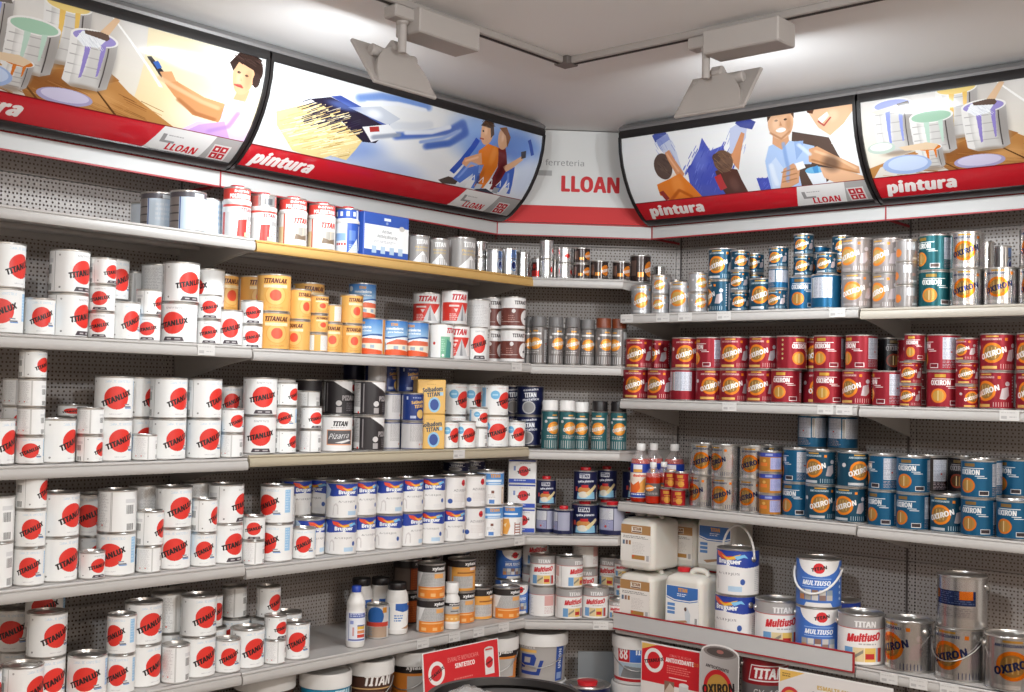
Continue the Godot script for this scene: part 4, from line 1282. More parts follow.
	a.S(-2, 26, 3, 5, "6e4a40", 0.6)
	# the man
	a.P([26, 8, 40, 12, 44, 24, 33, 31, 22, 31], "55443c")
	a.P([12.4, 31, 13.4, 18.0, 16.0, 12.4, 22.0, 10.4, 27.0, 12.0, 34.0, 14.6, 31.4, 21.4, 26.0, 21.0, 25.0, 31], "a9c2e8")
	a.P([14.4, 20.0, 18.0, 17.0, 21.0, 24.0, 17.0, 30.4, 13.2, 30.0], "c3d4ee")
	a.P([26.4, 11.8, 30.0, 12.0, 29.0, 16.0, 26.0, 19.0], "8fabd8")
	a.P([31.6, 15.4, 35.0, 14.8, 49.0, 24.6, 48.6, 27.6, 38.0, 23.4, 30.6, 20.4], "cf9c74")
	a.P([17.6, 11.6, 18.4, 6.6, 24.4, 6.8, 24.4, 11.4, 21.0, 14.4], "cf9a74")
	a.E(21.6, 3.8, 5.2, 6.6, "dcae8a")
	a.P([16.2, 3.0, 16.2, 0, 27.0, 0, 27.0, 3.0, 25.6, 0.8, 18.0, 0.8], "5d4436")
	a.E(19.8, 3.0, 0.7, 0.4, "3a2a24")
	a.E(23.6, 3.0, 0.7, 0.4, "3a2a24")
	a.E(21.6, 6.8, 2.0, 0.9, "f2efec")
	a.P([21.4, 3.2, 22.2, 5.2, 21.0, 5.2], "c08a66")
	a.P([20.0, 22.0, 24.4, 20.2, 26.4, 23.0, 24.4, 28.6, 18.6, 31, 16.4, 30.0], "cf9a74")
	a.P([25.0, 20.4, 28.4, 19.8, 28.8, 22.6, 25.4, 23.4], "eeeeec")
	a.P([28.4, 24.2, 36.0, 23.4, 35.0, 30.6, 29.8, 31], "dde3ea")
	a.E(32.2, 24.0, 3.9, 1.4, "6fb0d8")
	a.P([31.4, 22.8, 33.6, 22.2, 33.4, 25.2, 31.6, 25.2], "4a8fc8")
	a.P([34.4, 23.0, 42.0, 24.6, 50, 29.0, 50, 31, 38.0, 30.0, 34.8, 27.6], "dcae8a")
	# the woman's face at the edge
	a.P([40.6, 14.4, 44.0, 5.0, 50, 4.0, 50, 24.6], "eeeeee")
	a.P([31.8, 0, 50, 0, 50, 3.0, 46.2, 7.6, 40.6, 11.4, 36.4, 8.0], "e2b592")
	a.P([31.6, 0, 35.4, 0, 34.4, 2.4, 32.4, 1.8], "5a3a2c")
	a.P([36.4, 4.6, 40.0, 2.4, 40.8, 4.0, 37.8, 6.6], "f4f1ee")
	a.S(19.6, 4.4, 2.2, 3.4, "efc8a6", 0.7)
	a.S(24.8, 4.6, 1.8, 4.6, "b98660", 0.6)
	a.K([17.2, 7.4, 21.4, 10.2, 25.4, 7.6], 0.7, "b07c58", 0.5)
	a.K([19.8, 6.9, 21.6, 7.5, 23.4, 6.8], 0.4, "ffffff", 0.9)
	a.K([22, 12, 22, 22, 20, 28], 1.2, "7f9fd4", 0.6)
	a.K([15.4, 20, 15.6, 29], 1.6, "dbe6f6", 0.8)
	a.K([28, 13.4, 32, 18], 1.3, "d3e1f6", 0.7)
	a.K([34, 16.6, 42, 20.6, 48, 25.4], 1.0, "e6bd98", 0.7)
	a.K([32, 19.8, 40, 23.6, 48, 27.2], 0.8, "a8764e", 0.6)
	a.K([19, 23.4, 24.6, 22.4], 0.5, "a8764e", 0.6)
	a.K([19, 25.4, 25, 24.4], 0.5, "a8764e", 0.6)
	a.K([18, 27.6, 24.4, 26.6], 0.5, "a8764e", 0.6)
	a.S(42, 4, 3.4, 3.4, "f0cbaa", 0.7)
	a.K([36.6, 5.6, 38.6, 7.4, 41.4, 4.6], 0.5, "a8443e", 0.8)
	a.S(39, 22, 5, 5, "3a2d28", 0.6)
	strip(a, 100, 5.0, 30.0, 70.5, 90.0)
	# the shop's name on the corner board
	a = lab("corner_board", "dddddb", 0.65, 0.0, 65.0, 38.0, 12.0)
	a.R(-32.5, 31.0, 32.5, 38.0, "c8282a")
	a.T("ferreteria", -5.4, 13.2, 16.0, 2.6, "8d8c8c", 0, 0, 2)
	a.T("LLOAN", 5.4, 21.8, 23.6, 6.2, "cb2229", 0, 0, 0, 0.25)
	a.R(-20.4, 14.6, -17.4, 18.4, "a9a8a7")
	a.R(-20.4, 16.6, -10.6, 18.8, "a9a8a7")

# ---------------------------------------------------------------- camera, air and light
func _ready() -> void:
	rng.seed = 11
	var cam := Camera3D.new()
	cam.name = "camera"
	add_child(cam)
	cam.fov = 32.51
	cam.keep_aspect = Camera3D.KEEP_HEIGHT
	cam.near = 0.05
	cam.far = 60.0
	var yaw := 0.7219
	var pitch := 0.0388
	var roll := 0.0235
	var f := Vector3(cos(yaw) * cos(pitch), sin(pitch), -sin(yaw) * cos(pitch))
	var r0 := Vector3(sin(yaw), 0, cos(yaw))
	var u0 := r0.cross(f)
	cam.transform = Transform3D(Basis(r0 * cos(roll) + u0 * sin(roll), u0 * cos(roll) - r0 * sin(roll), -f), Vector3(0, 1.5, 0))
	cam.current = true
	var env := Environment.new()
	env.background_mode = Environment.BG_COLOR
	env.background_color = Color(0, 0, 0)
	env.tonemap_mode = Environment.TONE_MAPPER_LINEAR
	env.tonemap_exposure = 1.11
	env.sdfgi_enabled = true
	env.ssao_enabled = true
	env.ssil_enabled = true
	var we := WorldEnvironment.new()
	we.name = "air"
	we.environment = env
	add_child(we)
	materials()
	make_labels()
	room()
	lamps()
	bays()
	signs()
	goods()
	lower_deck()

func materials() -> void:
	M.tin = mat("c9c6c2", 0.28, 0.9)
	M.lid_white = mat("e4e2de", 0.45)
	M.wire = mat("b9b6b2", 0.3, 0.9)
	M.white_plastic = mat("e2dfdb", 0.4)
	M.natural_plastic = mat("ddd8ce", 0.45)
	M.natural_plastic.subsurf_scatter_enabled = true
	M.natural_plastic.subsurf_scatter_strength = 0.1
	M.red_cap = mat("c8232b", 0.35)
	M.red_edge = mat("a3262c", 0.5)
	M.blue_cap = mat("2a4bb0", 0.35)
	M.black_cap = mat("1d191a", 0.4)
	M.grey_cap = mat("6f6c6b", 0.4)
	M.brown_cap = mat("7a3a1e", 0.4)
	M.white_cap = mat("e8e6e3", 0.4)
	M.navy_paint = mat("1b2148", 0.35)
	M.shelf = mat("b9b4b0", 0.45)
	M.rail_white = mat("bab6b2", 0.38)
	M.rail_wood = mat("c49d5e", 0.45)
	M.rail_beige = mat("b3a892", 0.45)
	M.rail_cream = mat("bdb5a8", 0.4)
	M.upright = mat("6c6360", 0.5)
	M.hole_shade = mat("7a6c62", 0.8)  # brown chosen to deepen the shade inside the panel holes
	M.bracket = mat("c2bdb8", 0.45)
	M.wall = mat("e4e2df", 0.8)
	M.ceiling = mat("eeedec", 0.85)
	M.floor = mat("6a5a4e", 0.4)
	M.board_white = mat("c0bfbd", 0.5)
	M.frame_black = mat("1e1b1b", 0.3)
	M.frame_grey = mat("8f8d8d", 0.35, 0.5)
	M.lamp_grey = mat("aea6a0", 0.5)
	M.track = mat("6d6560", 0.45, 0.3)
	M.track_light = mat("a39b95", 0.45)
	M.dark_hole = mat("2a2422", 0.8)
	M.card_edge = mat("e2dfdb", 0.6)
	M.liquid = mat("b3250f", 0.08)
	M.drum_black = mat("1c1919", 0.35)
	M.drum_grey = mat("6b6765", 0.4, 0.4)
	M.grey_card = mat("8b9094", 0.6)
	var g := StandardMaterial3D.new()
	g.transparency = BaseMaterial3D.TRANSPARENCY_ALPHA
	g.albedo_color = Color(0.95, 0.93, 0.92, 0.12)
	g.roughness = 0.08
	M.clear = g
	var w := mat("c4c0bc", 0.25)
	w.transparency = BaseMaterial3D.TRANSPARENCY_ALPHA
	w.albedo_color.a = 0.45
	M.wrap = w
	# perforated steel: see-through holes, their darkness helped by an added brown board behind; rows of holes 12 mm apart, close and wide in turn
	var im := Image.create(240, 96, false, Image.FORMAT_RGBA8)
	im.fill(Color.html("b2aaa5"))
	for row in 2:
		var n: int = [5, 3][row]
		for i in n:
			var c := Vector2((i + 0.5) * 240.0 / n, 24 + row * 48)
			for y in range(int(c.y) - 13, int(c.y) + 14):
				for x in range(int(c.x) - 13, int(c.x) + 14):
					if maxf(absf(x + 0.5 - c.x), absf(y + 0.5 - c.y)) < 11.6 and Vector2(x + 0.5 - c.x, y + 0.5 - c.y).length() < 13.0: im.set_pixel(x, y, Color(0.3, 0.28, 0.27, 0.0))
	var pg := mat("ffffff", 0.5)
	pg.albedo_texture = ImageTexture.create_from_image(im)
	pg.transparency = BaseMaterial3D.TRANSPARENCY_ALPHA_SCISSOR
	pg.alpha_scissor_threshold = 0.5
	M.pegboard = pg
	var glow := mat("fff6ea", 0.4)
	glow.emission_enabled = true
	glow.emission = Color(1.0, 0.97, 0.92)
	glow.emission_energy_multiplier = 6.0
	M.glow = glow

# ---------------------------------------------------------------- the room
func room() -> void:
	var lo := Vector3(-3.2, 0, -3.51)
	var hi := Vector3(4.29, CEIL, 4.2)
	struct("floor", box_mesh(Vector3(lo.x - 0.2, -0.12, lo.z - 0.2), Vector3(hi.x + 0.2, 0, hi.z + 0.2)), M.floor)
	struct("ceiling", box_mesh(Vector3(lo.x - 0.2, CEIL, lo.z - 0.2), Vector3(hi.x + 0.2, CEIL + 0.12, hi.z + 0.2)), M.ceiling)
	struct("wall_back", box_mesh(Vector3(lo.x - 0.2, 0, lo.z - 0.15), Vector3(hi.x + 0.2, CEIL, lo.z)), M.wall)
	struct("wall_side", box_mesh(Vector3(hi.x, 0, lo.z), Vector3(hi.x + 0.15, CEIL, hi.z)), M.wall)
	struct("wall_front", box_mesh(Vector3(lo.x - 0.2, 0, hi.z), Vector3(hi.x + 0.2, CEIL, hi.z + 0.15)), M.wall)
	struct("wall_entrance", box_mesh(Vector3(lo.x - 0.15, 0, lo.z), Vector3(lo.x, CEIL, hi.z)), M.wall)

func area(parent: Node3D, at: Vector3, towards: Vector3, size: Vector2, energy: float, col: Color) -> void:
	var l := AreaLight3D.new()
	l.name = "lamp_light"
	l.area_size = size
	l.light_energy = energy
	l.light_color = col
	l.area_range = 14.0
	l.area_attenuation = 2.0
	l.shadow_enabled = true
	parent.add_child(l, true)
	l.look_at_from_position(at, at + towards, Vector3.UP if absf(towards.y) < 0.9 else Vector3.RIGHT)

func floodlight(at: Vector3, turn: float, label: String, energy: float, tilt := 37.0) -> void:
	# local frame: +z is the way the lamp faces across the floor, the gear box lies along local -x (the camera's side of it)
	var t := thing("track_floodlight", label, "lamp", at, turn, "floodlights on the ceiling track")
	var bx := MB.new()
	bx.box(Vector3(-0.262, -0.092, -0.05), Vector3(-0.018, -0.022, 0.05), 0.004)
	part(t, "gear_box", bx.done(), M.lamp_grey)
	part(t, "track_adapter", box_mesh(Vector3(-0.03, -0.06, -0.025), Vector3(0.05, -0.025, 0.025), 0.004), M.lamp_grey)
	var st := MB.new()
	st.lathe([Vector2(0.0, -0.15), Vector2(0.012, -0.148), Vector2(0.012, -0.07), Vector2(0.017, -0.066), Vector2(0.017, -0.03), Vector2(0.0, -0.03)], 16)
	part(t, "stem", st.done(), M.lamp_grey)
	var head := Node3D.new()
	head.name = "lamp_head"
	t.add_child(head)
	head.position = Vector3(-0.014, -0.187, 0.05)
	head.rotation.x = deg_to_rad(tilt)
	# plate: faces local +z of the head
	part(head, "front_frame", box_mesh(Vector3(-0.12, -0.085, -0.012), Vector3(0.12, 0.085, 0.0), 0.004), M.lamp_grey)
	# the half-round reflector housing on its back, thin at the lower edge and deep at the top
	var hs := MB.new()
	var rim := []
	for i in 17:
		var a := PI * i / 16.0
		rim.append(Vector2(cos(a) * 0.104, -0.081 + sin(a) * 0.122))
	for i in 16:
		var p: Vector2 = rim[i]
		var q: Vector2 = rim[i + 1]
		var dp := -0.0135 - 0.036 * (p.y + 0.081) / 0.122
		var dq := -0.0135 - 0.036 * (q.y + 0.081) / 0.122
		hs.quad(Vector3(p.x, p.y, dp), Vector3(q.x, q.y, dq), Vector3(q.x, q.y, -0.01), Vector3(p.x, p.y, -0.01))
		hs.quad(Vector3(0, -0.081, -0.0135), Vector3(q.x, q.y, dq), Vector3(p.x, p.y, dp), Vector3(p.x, p.y, dp))
	part(head, "reflector_housing", hs.done(), M.lamp_grey)
	for s in [-1.0, 1.0]:
		var kn := MB.new()
		kn.lathe([Vector2(0, 0), Vector2(0.015, 0.001), Vector2(0.017, 0.05), Vector2(0.013, 0.054), Vector2(0, 0.054)], 14)
		part(head, "side_knob", kn.done(), M.lamp_grey, Vector3(s * 0.03, 0.03, -0.024), Vector3(0, 0, -s * 1.45))
	part(head, "yoke", box_mesh(Vector3(-0.022, 0.03, -0.06), Vector3(0.022, 0.062, -0.02), 0.006), M.lamp_grey)
	part(head, "lamp_glass", box_mesh(Vector3(-0.1, -0.062, 0.0), Vector3(0.1, 0.062, 0.002)), M.glow)
	var q := t.global_transform * head.transform
	area(self, q * Vector3(0, 0, 0.006), (q.basis * Vector3(0, 0, 1)).normalized(), Vector2(0.2, 0.12), energy * SPILL, Color(0.95, 0.98, 1.0))
	# the reflector throws most of the light forward
	var s := SpotLight3D.new()
	s.name = "lamp_beam"
	s.light_energy = energy
	s.light_color = Color(0.95, 0.98, 1.0)
	s.light_size = 0.07
	s.spot_range = 14.0
	s.spot_attenuation = 2.0
	s.spot_angle = 66.0
	s.spot_angle_attenuation = 1.0
	s.shadow_enabled = true
	add_child(s, true)
	var aim := (q.basis * Vector3(0, -sin(deg_to_rad(BEAM)), cos(deg_to_rad(BEAM)))).normalized()
	s.look_at_from_position(q * Vector3(0, 0, 0.012), q * Vector3(0, 0, 0.012) + aim, Vector3.UP)

const LAMP := 0.42
const SPILL := 1.45
const BEAM := 8.0
const FAR := 1.15
const PANEL := 4.3

func lamps() -> void:
	var tr := thing("ceiling_track", "brown-grey lighting track turning a corner on the white ceiling", "track", Vector3(2.945, CEIL, -2.39))
	for q in [[Vector3(-3.4, -0.022, -0.016), Vector3(-0.02, 0, 0.016)], [Vector3(-0.016, -0.022, 0.02), Vector3(0.016, 0, 3.4)]]:
		var o := part(tr, "rail", box_mesh(q[0], q[1], 0.003), M.track_light)
		var lo: Vector3 = q[0]
		var hi: Vector3 = q[1]
		if hi.x - lo.x > 1.0: part(o, "conductor_slot", box_mesh(Vector3(lo.x, -0.0235, -0.006), Vector3(hi.x, -0.0215, 0.006)), M.dark_hole)
		else: part(o, "conductor_slot", box_mesh(Vector3(-0.006, -0.0235, lo.z), Vector3(0.006, -0.0215, hi.z)), M.dark_hole)
	part(tr, "corner_joint", box_mesh(Vector3(-0.035, -0.026, -0.022), Vector3(0.022, 0, 0.035), 0.003), M.track)
	floodlight(Vector3(2.225, CEIL, -2.39), PI, "grey track floodlight aimed at the brush poster wall", LAMP)
	floodlight(Vector3(2.945, CEIL, -1.862), PI * 0.5, "grey track floodlight aimed at the children poster wall", LAMP)
	# second track and two floodlights added out of view as far fill
	tr = thing("ceiling_track", "added second lighting track across the ceiling over the shop floor", "track", Vector3(1.3, CEIL, -0.2))
	part(tr, "rail", box_mesh(Vector3(-1.6, -0.022, -0.016), Vector3(1.6, 0, 0.016), 0.003), M.track_light, Vector3.ZERO, Vector3(0, -PI * 0.25, 0))
	floodlight(Vector3(2.2, CEIL, 0.7), PI, "added grey fill floodlight on the second track aimed across at the brush poster", FAR, 22.0)
	floodlight(Vector3(0.4, CEIL, -1.1), PI * 0.5, "added grey fill floodlight on the second track aimed across at the children poster", FAR, 22.0)
	for i in 4:  # panel lights added behind the view to give soft front fill
		var p := Vector3([-1.2, 1.4, -1.2, 1.4][i], CEIL, [0.9, 0.9, 2.8, 2.8][i])
		var t := thing("added_fill_panel", ["white ceiling panel light added for fill between the second track and entrance wall", "white ceiling panel light added for fill between the second track and front wall", "white ceiling panel light added for fill by the front and entrance walls", "white ceiling panel light added for fill in the far corner by the side wall"][i], "lamp", p, 0.0, "added fill panels over the shop floor")
		part(t, "frame", box_mesh(Vector3(-0.32, -0.03, -0.32), Vector3(0.32, 0, 0.32), 0.004), M.rail_white)
		part(t, "diffuser", box_mesh(Vector3(-0.29, -0.034, -0.29), Vector3(0.29, -0.03, 0.29)), M.glow)
		area(self, p + Vector3(0, -0.04, 0), Vector3.DOWN, Vector2(0.58, 0.58), PANEL, Color(1.0, 0.94, 0.885))

# ---------------------------------------------------------------- wall shelving
const RAIL := [Vector2(-0.014, 0.0), Vector2(0.003, 0.0), Vector2(0.006, -0.003), Vector2(0.006, -0.006), Vector2(0.003, -0.0085), Vector2(0.009, -0.0105), Vector2(0.0115, -0.02), Vector2(0.0115, -0.031), Vector2(0.008, -0.0365), Vector2(-0.004, -0.037)]

func perforated(parent: Node3D, x0: float, x1: float, y0: float, y1: float, z: float) -> void:
	var b := MB.new()
	var k := Vector2(1.0 / 0.06, 1.0 / 0.024)
	for zz in [z]:
		b.quad(Vector3(x0, y0, zz), Vector3(x1, y0, zz), Vector3(x1, y1, zz), Vector3(x0, y1, zz), Vector2(x0, -y0) * k, Vector2(x1, -y0) * k, Vector2(x1, -y1) * k, Vector2(x0, -y1) * k)
	for e in [[Vector3(x0, y0, z - 0.012), Vector3(x1, y0, z - 0.012), Vector3(x1, y0, z), Vector3(x0, y0, z)], [Vector3(x0, y1, z), Vector3(x1, y1, z), Vector3(x1, y1, z - 0.012), Vector3(x0, y1, z - 0.012)]]:
		b.quad(e[0], e[1], e[2], e[3], Vector2.ZERO, Vector2.ZERO, Vector2.ZERO, Vector2.ZERO)
	part(parent, "back_panel", b.done(), M.pegboard)

func shelf_bay(at: Vector3, turn: float, wide: float, label: String, levels: Array, corner := false) -> Node3D:
	# levels: [y, rail material, tags: [x ...]]
	var t := thing("shelving_bay", label, "shelving", at, turn, "wall shelving bays")
	var back := -DEPTH if not corner else -0.29
	var bl := 0.0 if not corner else -0.2925
	var br := wide if not corner else 0.6515
	var y := 0.12
	while y < 2.5:
		var top := minf(y + 0.4, 2.54)
		perforated(t, bl + 0.004, br - 0.004, y, top - 0.002, back)
		y += 0.4
	part(t, "hole_shade_board", box_mesh(Vector3(bl + 0.016, 0.12, back - 0.054), Vector3(br - 0.016, 2.54, back - 0.052)), M.hole_shade)  # added sheet whose brown makes the holes look shaded
	part(t, "upright", box_mesh(Vector3(bl - 0.015, 0.0, back - 0.05), Vector3(bl + 0.015, 2.5, back - 0.014)), M.upright)
	part(t, "kick_board", box_mesh(Vector3(0, 0, -0.05), Vector3(wide, 0.12, -0.035)), M.upright)
	for lv in levels:
		var o: MeshInstance3D
		var yy: float = lv[0]
		var base: bool = lv == levels[-1]
		var ahead := 0.14 if base else 0.0
		if corner: o = part(t, "shelf", slab([Vector2(0.001, 0), Vector2(wide - 0.001, 0), Vector2(br - 0.012, back + 0.014), Vector2(bl + 0.012, back + 0.014)], -0.008, 0.0), M.shelf, Vector3(0, yy, 0))
		else: o = part(t, "shelf", box_mesh(Vector3(0.002, -0.008, back + 0.002), Vector3(wide - 0.002, 0, ahead - 0.001), 0.001), M.shelf, Vector3(0, yy, 0))
		var b := MB.new()
		b.extrude(RAIL, 0.003, wide - 0.003)
		part(o, "front_rail", b.done(), M[lv[1]], Vector3(0, 0, ahead if not corner else 0.0))
		if not corner:
			for z in [-0.12, -0.27]:
				part(o, "stiffener", box_mesh(Vector3(0.03, -0.024, z - 0.025), Vector3(wide - 0.03, -0.008, z + 0.025), 0.004), M.shelf)
			part(o, "back_lip", box_mesh(Vector3(0.002, -0.03, back + 0.002), Vector3(wide - 0.002, -0.008, back + 0.01)), M.shelf)
			for x in [0.0035, wide - 0.0065]:
				var br_ := MB.new()
				br_.extrude([Vector2(back + 0.003, -0.11), Vector2(-0.12, -0.05), Vector2(-0.012, -0.034), Vector2(-0.012, -0.008), Vector2(back + 0.003, -0.008)], x, x + 0.003)
				part(o, "bracket", br_.done(), M.bracket)
		else:
			for s in 2:
				var e := MB.new()
				var x0: float = [0.001, wide - 0.001][s]
				var x1: float = [bl + 0.014, br - 0.014][s]
				var pa := Vector3(x0, 0, -0.006)
				var pb := Vector3(x1, 0, back + 0.016)
				e.quad(pa + Vector3(0, -0.036, 0), pb + Vector3(0, -0.07, 0), pb + Vector3(0, -0.008, 0), pa + Vector3(0, -0.008, 0))
				var off := Vector3(0.003 if s == 0 else -0.003, 0, 0)
				e.quad(pb + off + Vector3(0, -0.07, 0), pa + off + Vector3(0, -0.036, 0), pa + off + Vector3(0, -0.008, 0), pb + off + Vector3(0, -0.008, 0))
				e.quad(pa + Vector3(0, -0.036, 0), pa + off + Vector3(0, -0.036, 0), pb + off + Vector3(0, -0.07, 0), pb + Vector3(0, -0.07, 0))
				part(o, "bracket", e.done(), M.bracket)
		for x in lv[2]:
			var pt := MB.new()
			pt.box(Vector3(-0.03, -0.034, 0.0125), Vector3(0.03, -0.002, 0.0135))
			part(o, "price_tag", pt.done(), M.price_card, Vector3(x, 0, 0))
	return t

func bays() -> void:
	var l1 := shelf_bay(Vector3(1.224, 0, FRONT_Z), 0.0, 1.0, "shelving bay of white red-disc tins under the roller-aiming woman poster", [[1.957, "rail_white", []], [1.622, "rail_white", [0.83]], [1.277, "rail_white", []], [0.954, "rail_white", []], [0.6215, "rail_white", []], [0.36, "rail_white", []]])
	var l2 := shelf_bay(Vector3(2.224, 0, FRONT_Z), 0.0, 1.3335, "shelving bay with an ochre top rail under the brush poster", [[1.955, "rail_wood", []], [1.616, "rail_white", [1.24]], [1.286, "rail_beige", [0.93]], [0.942, "rail_white", [1.28]], [0.6196, "rail_white", [0.77, 0.93, 1.06, 1.2]], [0.36, "rail_white", []]])
	var c := shelf_bay(Vector3(3.558, 0, FRONT_Z), -atan2(0.2596, 0.255), 0.364, "narrow corner shelving bay between the two walls", [[1.956, "rail_white", []], [1.612, "rail_white", []], [1.276, "rail_white", []], [0.942, "rail_white", []], [0.614, "rail_white", [0.3]], [0.18, "rail_white", []]], true)
	var r1 := shelf_bay(Vector3(FRONT_X, 0, -2.7764), -PI * 0.5, 0.998, "shelving bay of red and blue tins under the painting children poster", [[1.818, "rail_white", [0.03, 0.2, 0.3, 0.47, 0.92]], [1.483, "rail_white", [0.5, 0.88, 0.95]], [1.08, "rail_white", []], [0.604, "rail_white", []], [0.18, "rail_white", []]])
	var r2 := shelf_bay(Vector3(FRONT_X, 0, -1.7776), -PI * 0.5, 0.998, "shelving bay of large steel pails under the paint pots poster", [[1.812, "rail_cream", []], [1.481, "rail_white", [0.5]], [1.076, "rail_white", []], [0.604, "rail_white", [0.12, 0.22, 0.32]], [0.18, "rail_white", []]])
	# the red-edged board standing before the lowest shelf
	var t := thing("shelf_riser", "long white board with red edges along the shelf of jerrycans", "board", Vector3(FRONT_X - 0.016, 0, -2.7764), -PI * 0.5)
	part(t, "board", box_mesh(Vector3(0, 0.59, 0), Vector3(0.995, 0.648, 0.006)), M.board_white)
	part(t, "red_edge", box_mesh(Vector3(-0.001, 0.648, -0.001), Vector3(0.997, 0.653, 0.007)), M.red_edge)
	part(t, "red_edge", box_mesh(Vector3(-0.001, 0.585, -0.001), Vector3(0.997, 0.59, 0.007)), M.red_edge)
	part(t, "red_edge", box_mesh(Vector3(0.995, 0.585, -0.001), Vector3(1.0, 0.653, 0.007)), M.red_edge)

# ---------------------------------------------------------------- poster boxes, white fascia and the corner board
const CURVE := [Vector2(-0.150, 2.198), Vector2(-0.118, 2.213), Vector2(-0.085, 2.238), Vector2(-0.052, 2.268), Vector2(-0.02, 2.308), Vector2(0.008, 2.355), Vector2(0.03, 2.405), Vector2(0.044, 2.46), Vector2(0.05, 2.518)]

func poster_box(at: Vector3, turn: float, wide: float, sheet: String, label: String) -> void:
	var t := thing("poster_box", label, "poster", at, turn, "curved poster boxes above the shelving")
	var b := MB.new()
	var curve := CURVE.duplicate()
	b.extrude(curve, 0.012, wide - 0.012, false, true)
	part(t, "printed_sheet", b.done(), M[sheet])
	var body := curve.duplicate()
	body.reverse()
	body.append_array([Vector2(-0.2, 2.2), Vector2(-0.2, 2.518)])
	b = MB.new()
	for i in body.size(): body[i] = body[i] - Vector2(0.004, 0)
	b.extrude(body, 0.012, wide - 0.012)
	part(t, "housing", b.done(), M.frame_grey)
	b = MB.new()
	b.extrude([Vector2(-0.168, 2.189), Vector2(-0.149, 2.191), Vector2(-0.128, 2.2025), Vector2(-0.13, 2.21), Vector2(-0.168, 2.201), Vector2(-0.168, 2.189)], 0.004, wide - 0.004, true, true)
	part(t, "frame_strip", b.done(), M.frame_black)
	b = MB.new()
	b.extrude([Vector2(0.02, 2.512), Vector2(0.054, 2.508), Vector2(0.057, 2.53), Vector2(0.05, 2.54), Vector2(0.02, 2.54), Vector2(0.02, 2.512)], 0.004, wide - 0.004, true, true)
	part(t, "frame_strip", b.done(), M.frame_black)
	b = MB.new()
	b.extrude([Vector2(0.0, 2.54), Vector2(0.05, 2.54), Vector2(0.054, 2.548), Vector2(0.046, 2.556), Vector2(0.02, 2.572), Vector2(0.0, 2.572), Vector2(0.0, 2.54)], 0.0, wide, true, true)
	part(t, "cornice", b.done(), M.frame_grey)
	for x in [0.002, wide - 0.013]:
		var e := MB.new()
		var cap := []
		for q in curve: cap.append(q + Vector2(0.007, -0.004))
		cap.reverse()
		cap.append_array([Vector2(-0.17, 2.2), Vector2(-0.06, 2.3), Vector2(0.0, 2.53)])
		e.extrude(cap, x, x + 0.011)
		part(t, "end_cap", e.done(), M.frame_black)

func fascia(at: Vector3, turn: float, x0: float, x1: float, label: String) -> void:
	var t := thing("fascia_board", label, "board", at, turn, "white fascia boards under the poster boxes")
	part(t, "board", box_mesh(Vector3(x0 + 0.002, 2.142, -0.012), Vector3(x1 - 0.002, 2.188, 0)), M.board_white)
	part(t, "red_edge", box_mesh(Vector3(x0, 2.137, -0.013), Vector3(x1, 2.142, 0.002)), M.red_edge)
	part(t, "red_edge", box_mesh(Vector3(x0, 2.188, -0.013), Vector3(x1, 2.192, 0.002)), M.red_edge)
	part(t, "red_edge", box_mesh(Vector3(x0 - 0.002, 2.137, -0.011), Vector3(x0 + 0.003, 2.192, 0.002)), M.red_edge)
	part(t, "red_bracket", box_mesh(Vector3(x0 - 0.001, 2.137, -0.2), Vector3(x0 + 0.003, 2.146, -0.012)), M.red_edge)

func signs() -> void:
	poster_box(Vector3(1.224, 0, FRONT_Z), 0.0, 1.0, "sheet_pots", "curved poster box of a woman aiming a roller, paint pots beside her")
	poster_box(Vector3(2.224, 0, FRONT_Z), 0.0, 1.3335, "sheet_brush", "curved poster box of a wide brush and a couple sitting back to back")
	poster_box(Vector3(FRONT_X, 0, -2.7764), -PI * 0.5, 0.998, "sheet_children", "curved poster box of children rolling blue paint and a smiling man")
	poster_box(Vector3(FRONT_X, 0, -1.7776), -PI * 0.5, 0.998, "sheet_pots", "curved poster box of dripping paint pots on planks past the children poster")
	fascia(Vector3(1.224, 0, FRONT_Z - 0.192), 0.0, 0.0, 1.0, "white fascia board under the roller-aiming woman poster")
	fascia(Vector3(2.224, 0, FRONT_Z - 0.192), 0.0, 0.0, 1.3335, "white fascia board under the brush poster")
	fascia(Vector3(3.558, 0, FRONT_Z - 0.192), -PI * 0.25, 0.0, 0.648, "white fascia board under the red and white corner board")
	fascia(Vector3(FRONT_X + 0.192, 0, -2.7764), -PI * 0.5, 0.0, 0.998, "white fascia board under the painting children poster")
	fascia(Vector3(FRONT_X + 0.192, 0, -1.7776), -PI * 0.5, 0.0, 0.998, "white fascia board under the paint pots poster past the children")
	var t := thing("corner_board", "white corner board with red stripe and red shop name", "sign", Vector3(3.558, 0, FRONT_Z - 0.192), -PI * 0.25)
	var b := MB.new()
	b.quad(Vector3(0, 2.194, 0.0), Vector3(0.648, 2.194, 0.0), Vector3(0.648, 2.574, 0.0), Vector3(0, 2.574, 0.0))
	part(t, "printed_face", b.done(), M.corner_board)
	part(t, "backing", box_mesh(Vector3(0, 2.194, -0.012), Vector3(0.648, 2.574, -0.001)), M.board_white)

# ---------------------------------------------------------------- goods: one prototype of each kind, copied by duplicate()
var kinds := {}

func tin_lid(d: float, h: float) -> ArrayMesh:
	var key := "lid%s_%s" % [d, h]
	if not meshes.has(key):
		var r := d * 0.5
		meshes[key] = lathe_mesh([Vector2(r - 0.0006, h - 0.006), Vector2(r + 0.0011, h - 0.0046), Vector2(r + 0.0013, h - 0.0015), Vector2(r, h), Vector2(r - 0.003, h), Vector2(r - 0.004, h - 0.0042), Vector2(r * 0.78, h - 0.0044), Vector2(r * 0.765, h - 0.0012), Vector2(r * 0.72, h - 0.0012), Vector2(r * 0.7, h - 0.0046), Vector2(0, h - 0.0046)], 28)
	return meshes[key]

